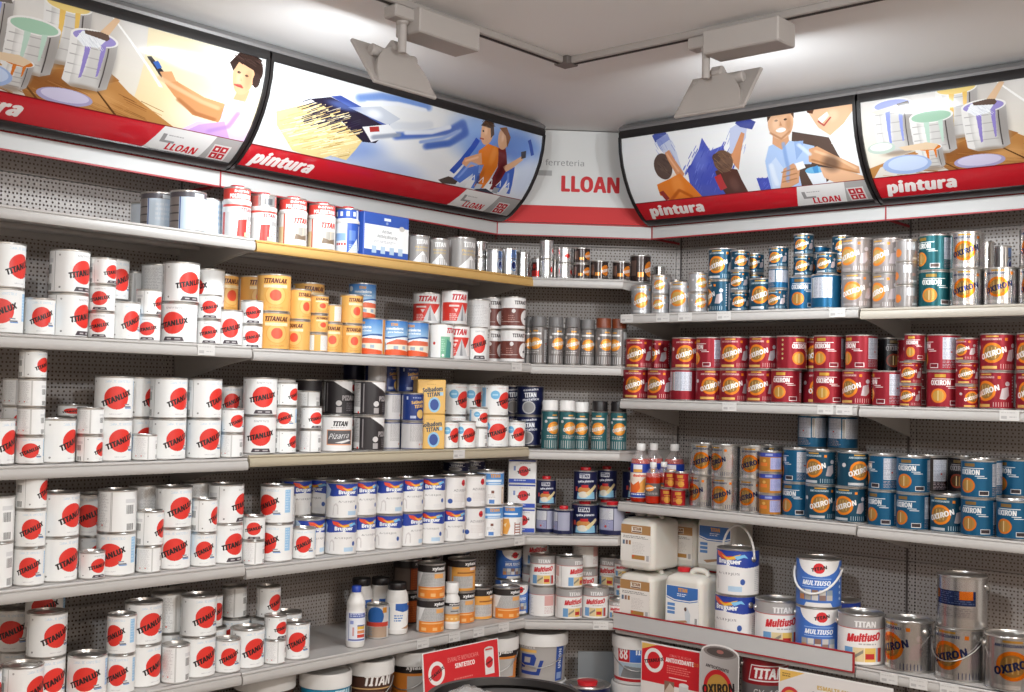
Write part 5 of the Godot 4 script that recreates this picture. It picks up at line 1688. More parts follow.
func tin_body(d: float, y0: float, y1: float) -> ArrayMesh:
	var key := "body%s_%s_%s" % [d, y0, y1]
	if not meshes.has(key): meshes[key] = lathe_mesh([Vector2(d * 0.5, y0), Vector2(d * 0.5, y1)], 32)
	return meshes[key]

func tin_foot(d: float) -> ArrayMesh:
	var key := "foot%s" % d
	if not meshes.has(key):
		var r := d * 0.5
		meshes[key] = lathe_mesh([Vector2(0, 0.0015), Vector2(r - 0.002, 0.0015), Vector2(r - 0.0012, 0), Vector2(r + 0.0009, 0.0004), Vector2(r + 0.0012, 0.003), Vector2(r - 0.0004, 0.0042)], 28)
	return meshes[key]

func arc(r: float, y: float, drop: float, wide: float, n := 14) -> Array:
	# a bail handle from ear to ear, hanging (drop < 0) or raised (drop > 0)
	var out := []
	for i in n + 1:
		var a := PI * i / n
		out.append(Vector3(-cos(a) * r, y + sin(a) * drop, sin(a) * wide))
	return out

func build_kind(spec: Array) -> Node3D:
	# spec: [form, node name, category, diameter, height, art, extra]
	var o := Node3D.new()
	var d: float = spec[3]
	var h: float = spec[4]
	var art: String = spec[5]
	var ex: String = spec[6] if spec.size() > 6 else ""
	var r := d * 0.5
	match spec[0]:
		"tin":
			part(o, "body", tin_body(d, 0.003, h - 0.005), M[art])
			part(o, "lid", tin_lid(d, h), M.tin)
			part(o, "foot_rim", tin_foot(d), M.tin)
			if ex == "cap":
				part(o, "cap", lathe_mesh([Vector2(r * 0.42, h - 0.004), Vector2(r * 0.45, h + 0.009), Vector2(r * 0.42, h + 0.011), Vector2(0, h + 0.011)], 20), M.red_cap)
			elif ex.begins_with("pail"):
				for s in [-1.0, 1.0]:
					part(o, "ear", lathe_mesh([Vector2(0, -0.002), Vector2(0.011, -0.002), Vector2(0.011, 0.004), Vector2(0.007, 0.007), Vector2(0, 0.008)], 14), M.tin, Vector3(s * r, h * 0.8, 0), Vector3(0, 0, -s * PI * 0.5))
				var b := MB.new()
				if ex == "pail_up": b.tube(arc(r + 0.005, h * 0.8, 0.115, 0.0), 0.0045, 8)
				elif ex == "pail_band": b.tube(arc(r + 0.006, h * 0.8, -0.085, r + 0.012), 0.0042, 8)
				elif ex == "pail_wire": b.tube(arc(r + 0.006, h * 0.8, -0.07, r + 0.012), 0.0018, 6)
				else: b.tube(arc(r + 0.006, h * 0.8, -0.03, -r - 0.01), 0.0018, 6)
				part(o, "bail_handle", b.done(), M.wire if ex in ["pail_wire", "pail_rear"] else M.white_plastic)
		"two_pack":
			part(o, "lower_tin", tin_body(d, 0.003, h * 0.64), M[art])
			part(o, "foot_rim", tin_foot(d), M.tin)
			part(o, "joining_ring", lathe_mesh([Vector2(r, h * 0.63), Vector2(r + 0.0015, h * 0.64), Vector2(r + 0.0015, h * 0.69), Vector2(r - 0.002, h * 0.7)], 28), M.lid_white)
			part(o, "upper_tin", tin_body(d - 0.004, h * 0.69, h - 0.011), M[ex])
			part(o, "lid", tin_lid(d - 0.004, h - 0.008), M.tin)
			part(o, "cap", lathe_mesh([Vector2(r * 0.5, h - 0.013), Vector2(r * 0.5, h - 0.001), Vector2(r * 0.46, h), Vector2(0, h)], 20), M.red_cap)
		"spray":
			part(o, "body", tin_body(d, 0.003, h * 0.77), M[art])
			part(o, "foot_rim", tin_foot(d), M.tin)
			part(o, "shoulder", lathe_mesh([Vector2(r, h * 0.768), Vector2(r + 0.001, h * 0.776), Vector2(r - 0.001, h * 0.785), Vector2(r * 0.9, h * 0.8)], 24), M.tin)
			part(o, "cap", lathe_mesh([Vector2(r * 0.93, h * 0.785), Vector2(r * 0.93, h * 0.97), Vector2(r * 0.88, h * 0.995), Vector2(r * 0.6, h), Vector2(0, h)], 24), M[ex])
		"clear_bottle":
			part(o, "liquid", lathe_mesh([Vector2(0, 0.001), Vector2(r * 0.9, 0.002), Vector2(r * 0.985, 0.012), Vector2(r * 0.985, h * 0.66), Vector2(r * 0.9, h * 0.74), Vector2(0, h * 0.745)], 24), M.liquid)
			part(o, "shell", lathe_mesh([Vector2(r * 0.99, h * 0.64), Vector2(r, h * 0.66), Vector2(r * 0.92, h * 0.745), Vector2(r * 0.42, h * 0.865), Vector2(r * 0.36, h * 0.9)], 24), M.clear)
			var y0 := 0.018 if ex == "tall" else 0.03
			part(o, "label_wrap", tin_body(d + 0.001, y0, h * (0.66 if ex == "tall" else 0.5)), M[art])
			part(o, "cap", lathe_mesh([Vector2(r * 0.42, h * 0.88), Vector2(r * 0.44, h * 0.885), Vector2(r * 0.44, h * 0.985), Vector2(r * 0.4, h), Vector2(0, h)], 20), M.white_cap)
		"white_bottle":
			var pr := [Vector2(0, 0.001), Vector2(r * 0.92, 0.002), Vector2(r, 0.012)]
			if ex == "blue_cap":
				pr.append_array([Vector2(r, h * 0.6), Vector2(r * 0.95, h * 0.62), Vector2(r, h * 0.645), Vector2(r * 0.95, h * 0.67), Vector2(r, h * 0.69), Vector2(r * 0.96, h * 0.75), Vector2(r * 0.7, h * 0.85), Vector2(r * 0.42, h * 0.9), Vector2(r * 0.4, h * 0.93)])
			else:
				pr.append_array([Vector2(r, h * 0.6), Vector2(r * 0.95, h * 0.68), Vector2(r * 0.74, h * 0.73), Vector2(r * 0.7, h * 0.8)])
			part(o, "body", lathe_mesh(pr, 24), M.white_plastic)
			part(o, "label_wrap", tin_body(d + 0.001, 0.022, h * 0.58), M[art])
			if ex == "blue_cap": part(o, "cap", lathe_mesh([Vector2(r * 0.5, h * 0.9), Vector2(r * 0.52, h * 0.985), Vector2(r * 0.46, h), Vector2(0, h)], 20), M.blue_cap)
			else: part(o, "cap", lathe_mesh([Vector2(r * 0.82, h * 0.78), Vector2(r * 0.82, h * 0.98), Vector2(r * 0.76, h), Vector2(0, h)], 20), M.white_cap)
		"jar":
			part(o, "body", lathe_mesh([Vector2(0, 0.001), Vector2(r * 0.93, 0.002), Vector2(r, 0.012), Vector2(r, h * 0.66), Vector2(r * 0.95, h * 0.76), Vector2(r * 0.78, h * 0.85), Vector2(r * 0.74, h * 0.88)], 24), M.white_plastic)
			part(o, "label_wrap", tin_body(d + 0.001, 0.018, h * 0.63), M[art])
			part(o, "lid", lathe_mesh([Vector2(r * 0.78, h * 0.86), Vector2(r * 0.82, h * 0.87), Vector2(r * 0.82, h * 0.985), Vector2(r * 0.78, h), Vector2(0, h)], 24), M.black_cap)
		"box":
			# extra: "depth:side colour"
			var q := ex.split(":")
			var dp := q[0].to_float()
			part(o, "carton", box_mesh(Vector3(-r, 0, -dp * 0.5), Vector3(r, h, dp * 0.5 - 0.0006), 0.003), mat(q[1], 0.45))
			var b := MB.new()
			b.quad(Vector3(-r + 0.003, 0.003, dp * 0.5), Vector3(r - 0.003, 0.003, dp * 0.5), Vector3(r - 0.003, h - 0.003, dp * 0.5), Vector3(-r + 0.003, h - 0.003, dp * 0.5))
			part(o, "printed_face", b.done(), M[art])
		"jerrycan":
			var dp := 0.19 if ex == "brown" else 0.16
			var hz := dp * 0.5
			part(o, "body", loft([[0.0, r - 0.012, hz - 0.012, 0.02, 0], [0.004, r - 0.004, hz - 0.004, 0.022, 0], [0.015, r, hz, 0.024, 0], [h * 0.8, r, hz, 0.024, 0], [h * 0.87, r - 0.006, hz - 0.006, 0.024, 0], [h * 0.915, r - 0.022, hz - 0.02, 0.024, 0], [h * 0.925, r - 0.04, hz - 0.035, 0.02, 0]]), M.natural_plastic)
			var b := MB.new()
			var lw := r - 0.012
			var ly0 := 0.03 if ex == "brown" else 0.025
			var ly1 := h * 0.8 if ex == "brown" else h * 0.75
			b.box(Vector3(-lw, ly0, hz - 0.0005), Vector3(lw, ly1, hz + 0.0005))
			part(o, "paper_label", b.done(), M[art])
			part(o, "neck", lathe_mesh([Vector2(0.02, h * 0.9), Vector2(0.02, h * 0.96)], 18), M.natural_plastic, Vector3(-r + 0.04, 0, 0))
			part(o, "cap", lathe_mesh([Vector2(0.024, h * 0.935), Vector2(0.025, h * 0.94), Vector2(0.025, h * 1.0), Vector2(0.022, h * 1.006), Vector2(0, h * 1.006)], 20), M.red_cap if ex != "brown" else M.white_cap, Vector3(-r + 0.04, 0, 0))
			b = MB.new()
			b.tube([Vector3(-r + 0.075, h * 0.9, 0), Vector3(-r + 0.08, h * 0.955, 0), Vector3(-r + 0.095, h * 0.985, 0), Vector3(r - 0.045, h * 0.985, 0), Vector3(r - 0.028, h * 0.965, 0), Vector3(r - 0.022, h * 0.9, 0)], 0.011, 10)
			part(o, "grip", b.done(), M.natural_plastic)
		"pail":
			part(o, "body", lathe_mesh([Vector2(r * 0.88, 0.0), Vector2(r * 0.97, h - 0.03)], 36), M[art])
			part(o, "bottom", lathe_mesh([Vector2(0, 0.002), Vector2(r * 0.87, 0.002)], 30), M.white_plastic)
			part(o, "lid", lathe_mesh([Vector2(r * 0.96, h - 0.05), Vector2(r * 1.02, h - 0.048), Vector2(r * 1.03, h - 0.01), Vector2(r * 1.0, h - 0.001), Vector2(r * 0.95, h), Vector2(r * 0.92, h - 0.006), Vector2(r * 0.5, h - 0.008), Vector2(0, h - 0.008)], 36), M.black_cap if ex == "black" else M.white_plastic)
			var b := MB.new()
			b.tube(arc(r * 1.0, h - 0.06, -0.07, r * 1.03), 0.002, 6)
			part(o, "bail_handle", b.done(), M.wire)
	return o

func put(kind: String, x: float, y: float, z: float, turn: float, label: String) -> void:
	var spec: Array = KINDS[kind]
	if not kinds.has(kind): kinds[kind] = build_kind(spec)
	var o: Node3D = kinds[kind].duplicate()
	o.name = numbered(spec[1])
	add_child(o)
	o.position = Vector3(x, y, z)
	o.rotation.y = deg_to_rad(turn)
	o.set_meta("label", label)
	o.set_meta("category", spec[2])
	o.set_meta("group", spec[7])

func card(called: String, label: String, art: String, outline: Array, at: Vector3, turn: Vector3) -> void:
	var t := thing(called, label, "card", at)
	t.rotation = turn
	var b := MB.new()
	b.plate(outline, -0.003, -0.0002)
	part(t, "card_sheet", b.done(), M.card_edge)
	var lo := Vector2(outline[0])
	var hi := lo
	for q in outline:
		lo = lo.min(q)
		hi = hi.max(q)
	var f := MB.new()
	var tr := Geometry2D.triangulate_polygon(PackedVector2Array(outline))
	for q in outline:
		var p: Vector2 = (q - (lo + hi) * 0.5) * 0.975 + (lo + hi) * 0.5
		f.v.append(Vector3(p.x, p.y, 0.0003))
		f.n.append(Vector3(0, 0, 1))
		f.t.append(Vector2((q.x - lo.x) / (hi.x - lo.x), 1.0 - (q.y - lo.y) / (hi.y - lo.y)))
	for i in range(0, tr.size(), 3): f.tri(tr[i], tr[i + 1], tr[i + 2])
	part(t, "printed_face", f.done(), M[art])

const KINDS := {
	"lb_01066_01205": ["tin", "paint_can", "can", 0.1066, 0.1205, "pale_blue", "", "pale blue tins"],
	"ll_01066_01205": ["tin", "paint_can", "can", 0.1066, 0.1205, "pale_blue_light", "", "pale blue tins"],
	"ll_00787_01009": ["tin", "paint_can", "can", 0.0787, 0.1009, "pale_blue_light", "", "pale blue tins"],
	"p1_00869_01648": ["two_pack", "two_part_can", "can", 0.0869, 0.1648, "two_pack_red", "two_pack_head", "two-part tins"],
	"p2_00869_01597": ["two_pack", "two_part_can", "can", 0.0869, 0.1597, "two_pack_red", "two_pack_head_steel", "two-part tins"],
	"p3_00921_01648": ["two_pack", "two_part_can", "can", 0.0921, 0.1648, "room_picture", "two_pack_head", "two-part tins"],
	"p3_00921_01627": ["two_pack", "two_part_can", "can", 0.0921, 0.1627, "room_picture", "two_pack_head", "two-part tins"],
	"p4_00807_01617": ["two_pack", "two_part_can", "can", 0.0807, 0.1617, "blue_flag", "blue_flag_head", "two-part tins"],
	"ab_02122_01524": ["box", "carton", "box", 0.2122, 0.1524, "additive_box", "0.055:3457ac", "cartons"],
	"gw_00787_01009": ["tin", "paint_can", "can", 0.0787, 0.1009, "grey_water", "", "grey tins with ochre words"],
	"gw_01066_01205": ["tin", "paint_can", "can", 0.1066, 0.1205, "grey_water", "", "grey tins with ochre words"],
	"bs_00662_00623": ["tin", "paint_can", "can", 0.0662, 0.0623, "bare_steel", "", "bare steel tins"],
	"sb_00621_00927": ["tin", "paint_can", "can", 0.0621, 0.0927, "steel_blue_ring", "", "steel tins with a blue ring"],
	"sb_00642_01071": ["tin", "paint_can", "can", 0.0642, 0.1071, "steel_blue_ring", "", "steel tins with a blue ring"],
	"bs_0058_0103": ["tin", "paint_can", "can", 0.058, 0.103, "bare_steel", "", "bare steel tins"],
	"sf_00538_00855": ["tin", "paint_can", "can", 0.0538, 0.0855, "steel_red_foot", "", "steel tins with red marks"],
	"sr_00559_00752": ["tin", "paint_can", "can", 0.0559, 0.0752, "steel_red_dot", "", "steel tins with red marks"],
	"sr_00517_00824": ["tin", "paint_can", "can", 0.0517, 0.0824, "steel_red_dot", "", "steel tins with red marks"],
	"sr_00662_00623": ["tin", "paint_can", "can", 0.0662, 0.0623, "steel_red_dot", "", "steel tins with red marks"],
	"mk_00662_00623": ["tin", "antirust_can", "can", 0.0662, 0.0623, "mini_black", "", "small dark tins with an orange badge"],
	"mk_00704_00757": ["tin", "antirust_can", "can", 0.0704, 0.0757, "mini_black", "", "small dark tins with an orange badge"],
	"mk_00849_01112": ["tin", "antirust_can", "can", 0.0849, 0.1112, "mini_black", "", "small dark tins with an orange badge"],
	"bs_00466_00772": ["tin", "paint_can", "can", 0.0466, 0.0772, "bare_steel", "", "bare steel tins"],
	"g1_0089_01164": ["tin", "antirust_can", "can", 0.089, 0.1164, "rust_pale_grey", "", "grey tins with an orange ring badge"],
	"g1_00704_00757": ["tin", "antirust_can", "can", 0.0704, 0.0757, "rust_pale_grey", "", "grey tins with an orange ring badge"],
	"g1_01066_01205": ["tin", "antirust_can", "can", 0.1066, 0.1205, "rust_pale_grey", "", "grey tins with an orange ring badge"],
	"g1_00725_00721": ["tin", "antirust_can", "can", 0.0725, 0.0721, "rust_pale_grey", "", "grey tins with an orange ring badge"],
	"g1_00725_0067": ["tin", "antirust_can", "can", 0.0725, 0.067, "rust_pale_grey", "", "grey tins with an orange ring badge"],
	"b1_01066_01205": ["tin", "antirust_can", "can", 0.1066, 0.1205, "rust_blue", "", "blue tins with an orange ring badge"],
	"b1_00704_00757": ["tin", "antirust_can", "can", 0.0704, 0.0757, "rust_blue", "", "blue tins with an orange ring badge"],
	"b2_00704_00757": ["tin", "antirust_can", "can", 0.0704, 0.0757, "rust_blue_smooth", "", "blue tins with an orange ring badge"],
	"b2_01066_01205": ["tin", "antirust_can", "can", 0.1066, 0.1205, "rust_blue_smooth", "", "blue tins with an orange ring badge"],
	"u1_01066_01205": ["tin", "antirust_can", "can", 0.1066, 0.1205, "rust_taupe", "", "grey tins with an orange ring badge"],
	"gb_00704_00757": ["tin", "antirust_can", "can", 0.0704, 0.0757, "rust_grey_bands", "", "grey tins with a white patch"],
	"e2_01066_01205": ["tin", "antirust_can", "can", 0.1066, 0.1205, "rust_teal", "", "teal tins with an orange ring badge"],
	"s1_01066_01205": ["tin", "antirust_can", "can", 0.1066, 0.1205, "rust_silver", "", "steel tins with an orange ring badge"],
	"bs_00569_0103": ["tin", "paint_can", "can", 0.0569, 0.103, "bare_steel", "", "bare steel tins"],
	"gb_006_01133": ["tin", "antirust_can", "can", 0.06, 0.1133, "rust_grey_bands", "", "grey tins with a white patch"],
	"sb_00559_0103": ["tin", "paint_can", "can", 0.0559, 0.103, "steel_blue_ring", "", "steel tins with a blue ring"],
	"r1_01066_01205": ["tin", "antirust_can", "can", 0.1066, 0.1205, "rust_red", "", "red tins with an orange ring badge"],
	"r2_01066_01205": ["tin", "antirust_can", "can", 0.1066, 0.1205, "rust_red_smooth", "", "red tins with an orange ring badge"],
	"k2_01066_01205": ["tin", "antirust_can", "can", 0.1066, 0.1205, "rust_black", "", "black tins with a dark ring badge"],
	"r2_0088_01133": ["tin", "antirust_can", "can", 0.088, 0.1133, "rust_red_smooth", "", "red tins with an orange ring badge"],
	"r1_00704_00757": ["tin", "antirust_can", "can", 0.0704, 0.0757, "rust_red", "", "red tins with an orange ring badge"],
	"r2_00683_00906": ["tin", "antirust_can", "can", 0.0683, 0.0906, "rust_red_smooth", "", "red tins with an orange ring badge"],
	"bt_00797_02287": ["clear_bottle", "thinner_bottle", "bottle", 0.0797, 0.2287, "thinner", "tall", "bottles of red thinner"],
	"bm_006_01597": ["clear_bottle", "thinner_bottle", "bottle", 0.06, 0.1597, "thinner_grey", "small", "bottles of red thinner"],
	"bm_0058_01597": ["clear_bottle", "thinner_bottle", "bottle", 0.058, 0.1597, "thinner_grey", "small", "bottles of red thinner"],
	"mr_00538_00649": ["tin", "paint_can", "can", 0.0538, 0.0649, "mini_red_gold", "", "small red and gold tins"],
	"gd_00797_00757": ["tin", "paint_can", "can", 0.0797, 0.0757, "gold_blue_head", "", "gold tins with a blue head"],
	"jb_0165_0215": ["jerrycan", "jerrycan", "jerrycan", 0.165, 0.215, "jerry_brown", "brown", "jerrycans"],
	"jl_017_0235": ["jerrycan", "jerrycan", "jerrycan", 0.17, 0.235, "jerry_blue", "red", "jerrycans"],
	"jb_0165_02": ["jerrycan", "jerrycan", "jerrycan", 0.165, 0.2, "jerry_brown", "brown", "jerrycans"],
	"jl_017_0215": ["jerrycan", "jerrycan", "jerrycan", 0.17, 0.215, "jerry_blue", "red", "jerrycans"],
	"Xt_0156_0168": ["tin", "paint_pail", "pail", 0.156, 0.168, "tile_swoosh", "pail_rear", "large handled pails"],
	"Xu_0156_0168": ["tin", "paint_pail", "pail", 0.156, 0.168, "tile_swoosh", "pail_up", "large handled pails"],
	"Xm_0156_0168": ["tin", "paint_pail", "pail", 0.156, 0.168, "multi_script", "pail_rear", "large handled pails"],
	"Xc_0156_0168": ["tin", "paint_pail", "pail", 0.156, 0.168, "multi_blue", "pail_rear", "large handled pails"],
	"Xb_0156_0168": ["tin", "paint_pail", "pail", 0.156, 0.168, "multi_blue", "pail_band", "large handled pails"],
	"Xs_0156_0168": ["tin", "paint_pail", "pail", 0.156, 0.168, "rust_silver", "pail_rear", "large handled pails"],
	"Xw_0156_0168": ["tin", "paint_pail", "pail", 0.156, 0.168, "rust_silver", "pail_wire", "large handled pails"],
	"ta_01066_01205": ["tin", "enamel_can", "can", 0.1066, 0.1205, "enamel_blue_line", "", "white tins with a red disc"],
	"ta_00787_01009": ["tin", "enamel_can", "can", 0.0787, 0.1009, "enamel_blue_line", "", "white tins with a red disc"],
	"ts_01066_01205": ["tin", "enamel_can", "can", 0.1066, 0.1205, "enamel_badge", "", "white tins with a red disc and dark badge"],
	"ts_00704_00757": ["tin", "enamel_can", "can", 0.0704, 0.0757, "enamel_badge", "", "white tins with a red disc and dark badge"],
	"ta_00807_01102": ["tin", "enamel_can", "can", 0.0807, 0.1102, "enamel_blue_line", "", "white tins with a red disc"],
	"nh_00787_01009": ["tin", "paint_can", "can", 0.0787, 0.1009, "navy_hammered", "", "navy tins with a grey disc"],
	"ts_00807_01102": ["tin", "enamel_can", "can", 0.0807, 0.1102, "enamel_badge", "", "white tins with a red disc and dark badge"],
	"tk_01066_01205": ["tin", "primer_can", "can", 0.1066, 0.1205, "ochre_primer", "", "ochre tins with a red dot"],
	"tk_00787_01009": ["tin", "primer_can", "can", 0.0787, 0.1009, "ochre_primer", "", "ochre tins with a red dot"],
	"tk_00662_00623": ["tin", "primer_can", "can", 0.0662, 0.0623, "ochre_primer", "", "ochre tins with a red dot"],
	"hf_00973_01288": ["tin", "paint_can", "can", 0.0973, 0.1288, "house_front", "", "tins with a house picture"],
	"rw_00973_01288": ["tin", "paint_can", "can", 0.0973, 0.1288, "red_wedge", "", "white tins with a red wedge"],
	"rw_01066_01205": ["tin", "paint_can", "can", 0.1066, 0.1205, "red_wedge", "", "white tins with a red wedge"],
	"gp_00973_01288": ["tin", "paint_can", "can", 0.0973, 0.1288, "green_patch", "", "white tins with a green patch"],
	"ts_00787_01277": ["tin", "enamel_can", "can", 0.0787, 0.1277, "enamel_badge", "", "white tins with a red disc and dark badge"],
	"pw_01066_01205": ["tin", "paint_can", "can", 0.1066, 0.1205, "plain_white", "", "plain off-white tins"],
	"bb_00973_01288": ["tin", "paint_can", "can", 0.0973, 0.1288, "brown_band", "", "white tins with a brown band"],
	"cg_00642_01905": ["spray", "spray_can", "can", 0.0642, 0.1905, "spray_grey", "grey_cap", "spray cans with an orange badge"],
	"cg_00642_01854": ["spray", "spray_can", "can", 0.0642, 0.1854, "spray_grey", "grey_cap", "spray cans with an orange badge"],
	"cb_00642_01905": ["spray", "spray_can", "can", 0.0642, 0.1905, "spray_grey", "brown_cap", "spray cans with an orange badge"],
	"cw_00662_01957": ["spray", "spray_can", "can", 0.0662, 0.1957, "spray_teal", "white_cap", "spray cans with an orange badge"],
	"cw_00662_01905": ["spray", "spray_can", "can", 0.0662, 0.1905, "spray_teal", "white_cap", "spray cans with an orange badge"],
	"ck_00662_01957": ["spray", "spray_can", "can", 0.0662, 0.1957, "spray_teal", "black_cap", "spray cans with an orange badge"],
	"ta_00704_00757": ["tin", "enamel_can", "can", 0.0704, 0.0757, "enamel_blue_line", "", "white tins with a red disc"],
	"ta_0088_00361": ["tin", "enamel_can", "can", 0.088, 0.0361, "enamel_blue_line", "", "white tins with a red disc"],
	"ts_00787_01009": ["tin", "enamel_can", "can", 0.0787, 0.1009, "enamel_badge", "", "white tins with a red disc and dark badge"],
	"pf_01066_01205": ["tin", "paint_can", "can", 0.1066, 0.1205, "blackboard_front", "", "white tins with a slate picture"],
	"pz_01066_01205": ["tin", "paint_can", "can", 0.1066, 0.1205, "blackboard", "", "black blackboard-paint tins"],
	"nh_00787_00618": ["tin", "paint_can", "can", 0.0787, 0.0618, "navy_hammered", "", "navy tins with a grey disc"],
	"ns_00787_01009": ["tin", "varnish_can", "can", 0.0787, 0.1009, "navy_satin", "", "navy tins with ochre words"],
	"ob_01056_01257": ["box", "carton", "box", 0.1056, 0.1257, "ochre_box", "0.07:dcae5e", "ochre cartons"],
	"tw_00787_01009": ["tin", "enamel_can", "can", 0.0787, 0.1009, "enamel_water", "", "white tins with a blue and a red disc"],
	"tw_01066_01205": ["tin", "enamel_can", "can", 0.1066, 0.1205, "enamel_water", "", "white tins with a blue and a red disc"],
	"tw_00704_00757": ["tin", "enamel_can", "can", 0.0704, 0.0757, "enamel_water", "", "white tins with a blue and a red disc"],
	"nh_01066_01205": ["tin", "paint_can", "can", 0.1066, 0.1205, "navy_hammered", "", "navy tins with a grey disc"],
	"tsj_01066_01205": ["tin", "tile_paint_can", "can", 0.1066, 0.1205, "tile_swoosh_jug", "", "white tins with a blue head"],
	"tsw_01066_01205": ["tin", "tile_paint_can", "can", 0.1066, 0.1205, "tile_swoosh", "", "white tins with a blue head"],
	"td_01066_01205": ["tin", "tile_paint_can", "can", 0.1066, 0.1205, "tile_red_dot", "", "pale tins with a small red dot"],
	"nh_01035_00412": ["tin", "paint_can", "can", 0.1035, 0.0412, "navy_hammered", "", "navy tins with a grey disc"],
	"hb_01066_01205": ["tin", "paint_can", "can", 0.1066, 0.1205, "home_blue_head", "", "white tins with a light-blue head"],
	"hb_01066_01318": ["tin", "paint_can", "can", 0.1066, 0.1318, "home_blue_head", "", "white tins with a light-blue head"],
	"hl_00931_01185": ["tin", "paint_can", "can", 0.0931, 0.1185, "home_ladder", "", "white tins with an orange picture"],
	"yb_01118_00968": ["box", "square_tub", "tub", 0.1118, 0.0968, "yacht_box", "0.1:e4e2e0", "white square tubs"],
	"st_00787_01009": ["tin", "stripper_can", "can", 0.0787, 0.1009, "stripper", "cap", "navy tins with red caps"],
	"st_01066_01205": ["tin", "stripper_can", "can", 0.1066, 0.1205, "stripper", "cap", "navy tins with red caps"],
	"st_00952_01205": ["tin", "stripper_can", "can", 0.0952, 0.1205, "stripper", "cap", "navy tins with red caps"],
	"st_00828_01205": ["tin", "stripper_can", "can", 0.0828, 0.1205, "stripper", "cap", "navy tins with red caps"],
	"st_00828_01154": ["tin", "stripper_can", "can", 0.0828, 0.1154, "stripper", "cap", "navy tins with red caps"],
	"st_00725_00824": ["tin", "stripper_can", "can", 0.0725, 0.0824, "stripper", "cap", "navy tins with red caps"],
	"ta_0089_01164": ["tin", "enamel_can", "can", 0.089, 0.1164, "enamel_blue_line", "", "white tins with a red disc"],
	"wb_00642_0206": ["white_bottle", "plastic_bottle", "bottle", 0.0642, 0.206, "bleach", "blue_cap", "white bottles"],
	"jr_00828_01905": ["jar", "paste_jar", "jar", 0.0828, 0.1905, "paste", "", "white jars with black lids"],
	"jr_00828_01854": ["jar", "paste_jar", "jar", 0.0828, 0.1854, "paste", "", "white jars with black lids"],
	"pt_00787_01185": ["tin", "paint_can", "can", 0.0787, 0.1185, "putty", "", "steel putty tins"],
	"jr_00828_01833": ["jar", "paste_jar", "jar", 0.0828, 0.1833, "paste", "", "white jars with black lids"],
	"xd_01066_01205": ["tin", "wood_stain_can", "can", 0.1066, 0.1205, "wood_dark", "", "orange and black wood tins"],
	"xo_01014_01215": ["tin", "wood_stain_can", "can", 0.1014, 0.1215, "wood_orange", "", "orange and black wood tins"],
	"xo_01014_01277": ["tin", "wood_stain_can", "can", 0.1014, 0.1277, "wood_orange", "", "orange and black wood tins"],
	"xb_00621_017": ["white_bottle", "plastic_bottle", "bottle", 0.0621, 0.17, "wood_bottle", "white_cap", "white bottles"],
	"xo_01066_01205": ["tin", "wood_stain_can", "can", 0.1066, 0.1205, "wood_orange", "", "orange and black wood tins"],
	"xa_01066_01205": ["tin", "wood_stain_can", "can", 0.1066, 0.1205, "wood_amber", "", "orange and black wood tins"],
	"mb_01066_01205": ["tin", "paint_can", "can", 0.1066, 0.1205, "multi_blue", "", "blue tins with a white arch"],
	"mu_00662_00623": ["tin", "paint_can", "can", 0.0662, 0.0623, "multi_script", "", "white tins with red script"],
	"mu_01066_01205": ["tin", "paint_can", "can", 0.1066, 0.1205, "multi_script", "", "white tins with red script"],
	"mu_00787_01009": ["tin", "paint_can", "can", 0.0787, 0.1009, "multi_script", "", "white tins with red script"],
	"mu_00704_00757": ["tin", "paint_can", "can", 0.0704, 0.0757, "multi_script", "", "white tins with red script"],
	"PB_02_019": ["pail", "paint_pail", "pail", 0.2, 0.19, "pail_brown", "", "large lidded pails"],
	"PT_0172_019": ["pail", "paint_pail", "pail", 0.172, 0.19, "pail_teal", "", "large lidded pails"],
	"PB_0165_0198": ["pail", "paint_pail", "pail", 0.165, 0.198, "pail_brown", "", "large lidded pails"],
	"PW_0165_0195": ["pail", "paint_pail", "pail", 0.165, 0.195, "pail_wood", "", "large lidded pails"],
	"PW_0165_0185": ["pail", "paint_pail", "pail", 0.165, 0.185, "pail_wood", "", "large lidded pails"],
	"PJ_02_018": ["pail", "paint_pail", "pail", 0.2, 0.18, "pail_pj", "", "large lidded pails"],
	"PJ_0205_019": ["pail", "paint_pail", "pail", 0.205, 0.19, "pail_pj", "", "large lidded pails"],
	"nb_01811_01854": ["tin", "stripper_can", "can", 0.1811, 0.1854, "stripper", "cap", "navy tins with red caps"],
	"P8_0185_0187": ["pail", "paint_pail", "pail", 0.185, 0.187, "pail_88", "", "large lidded pails"],
	"PX_01656_01957": ["tin", "paint_pail", "pail", 0.1656, 0.1957, "red_anti", "pail_rear", "large handled pails"],
}

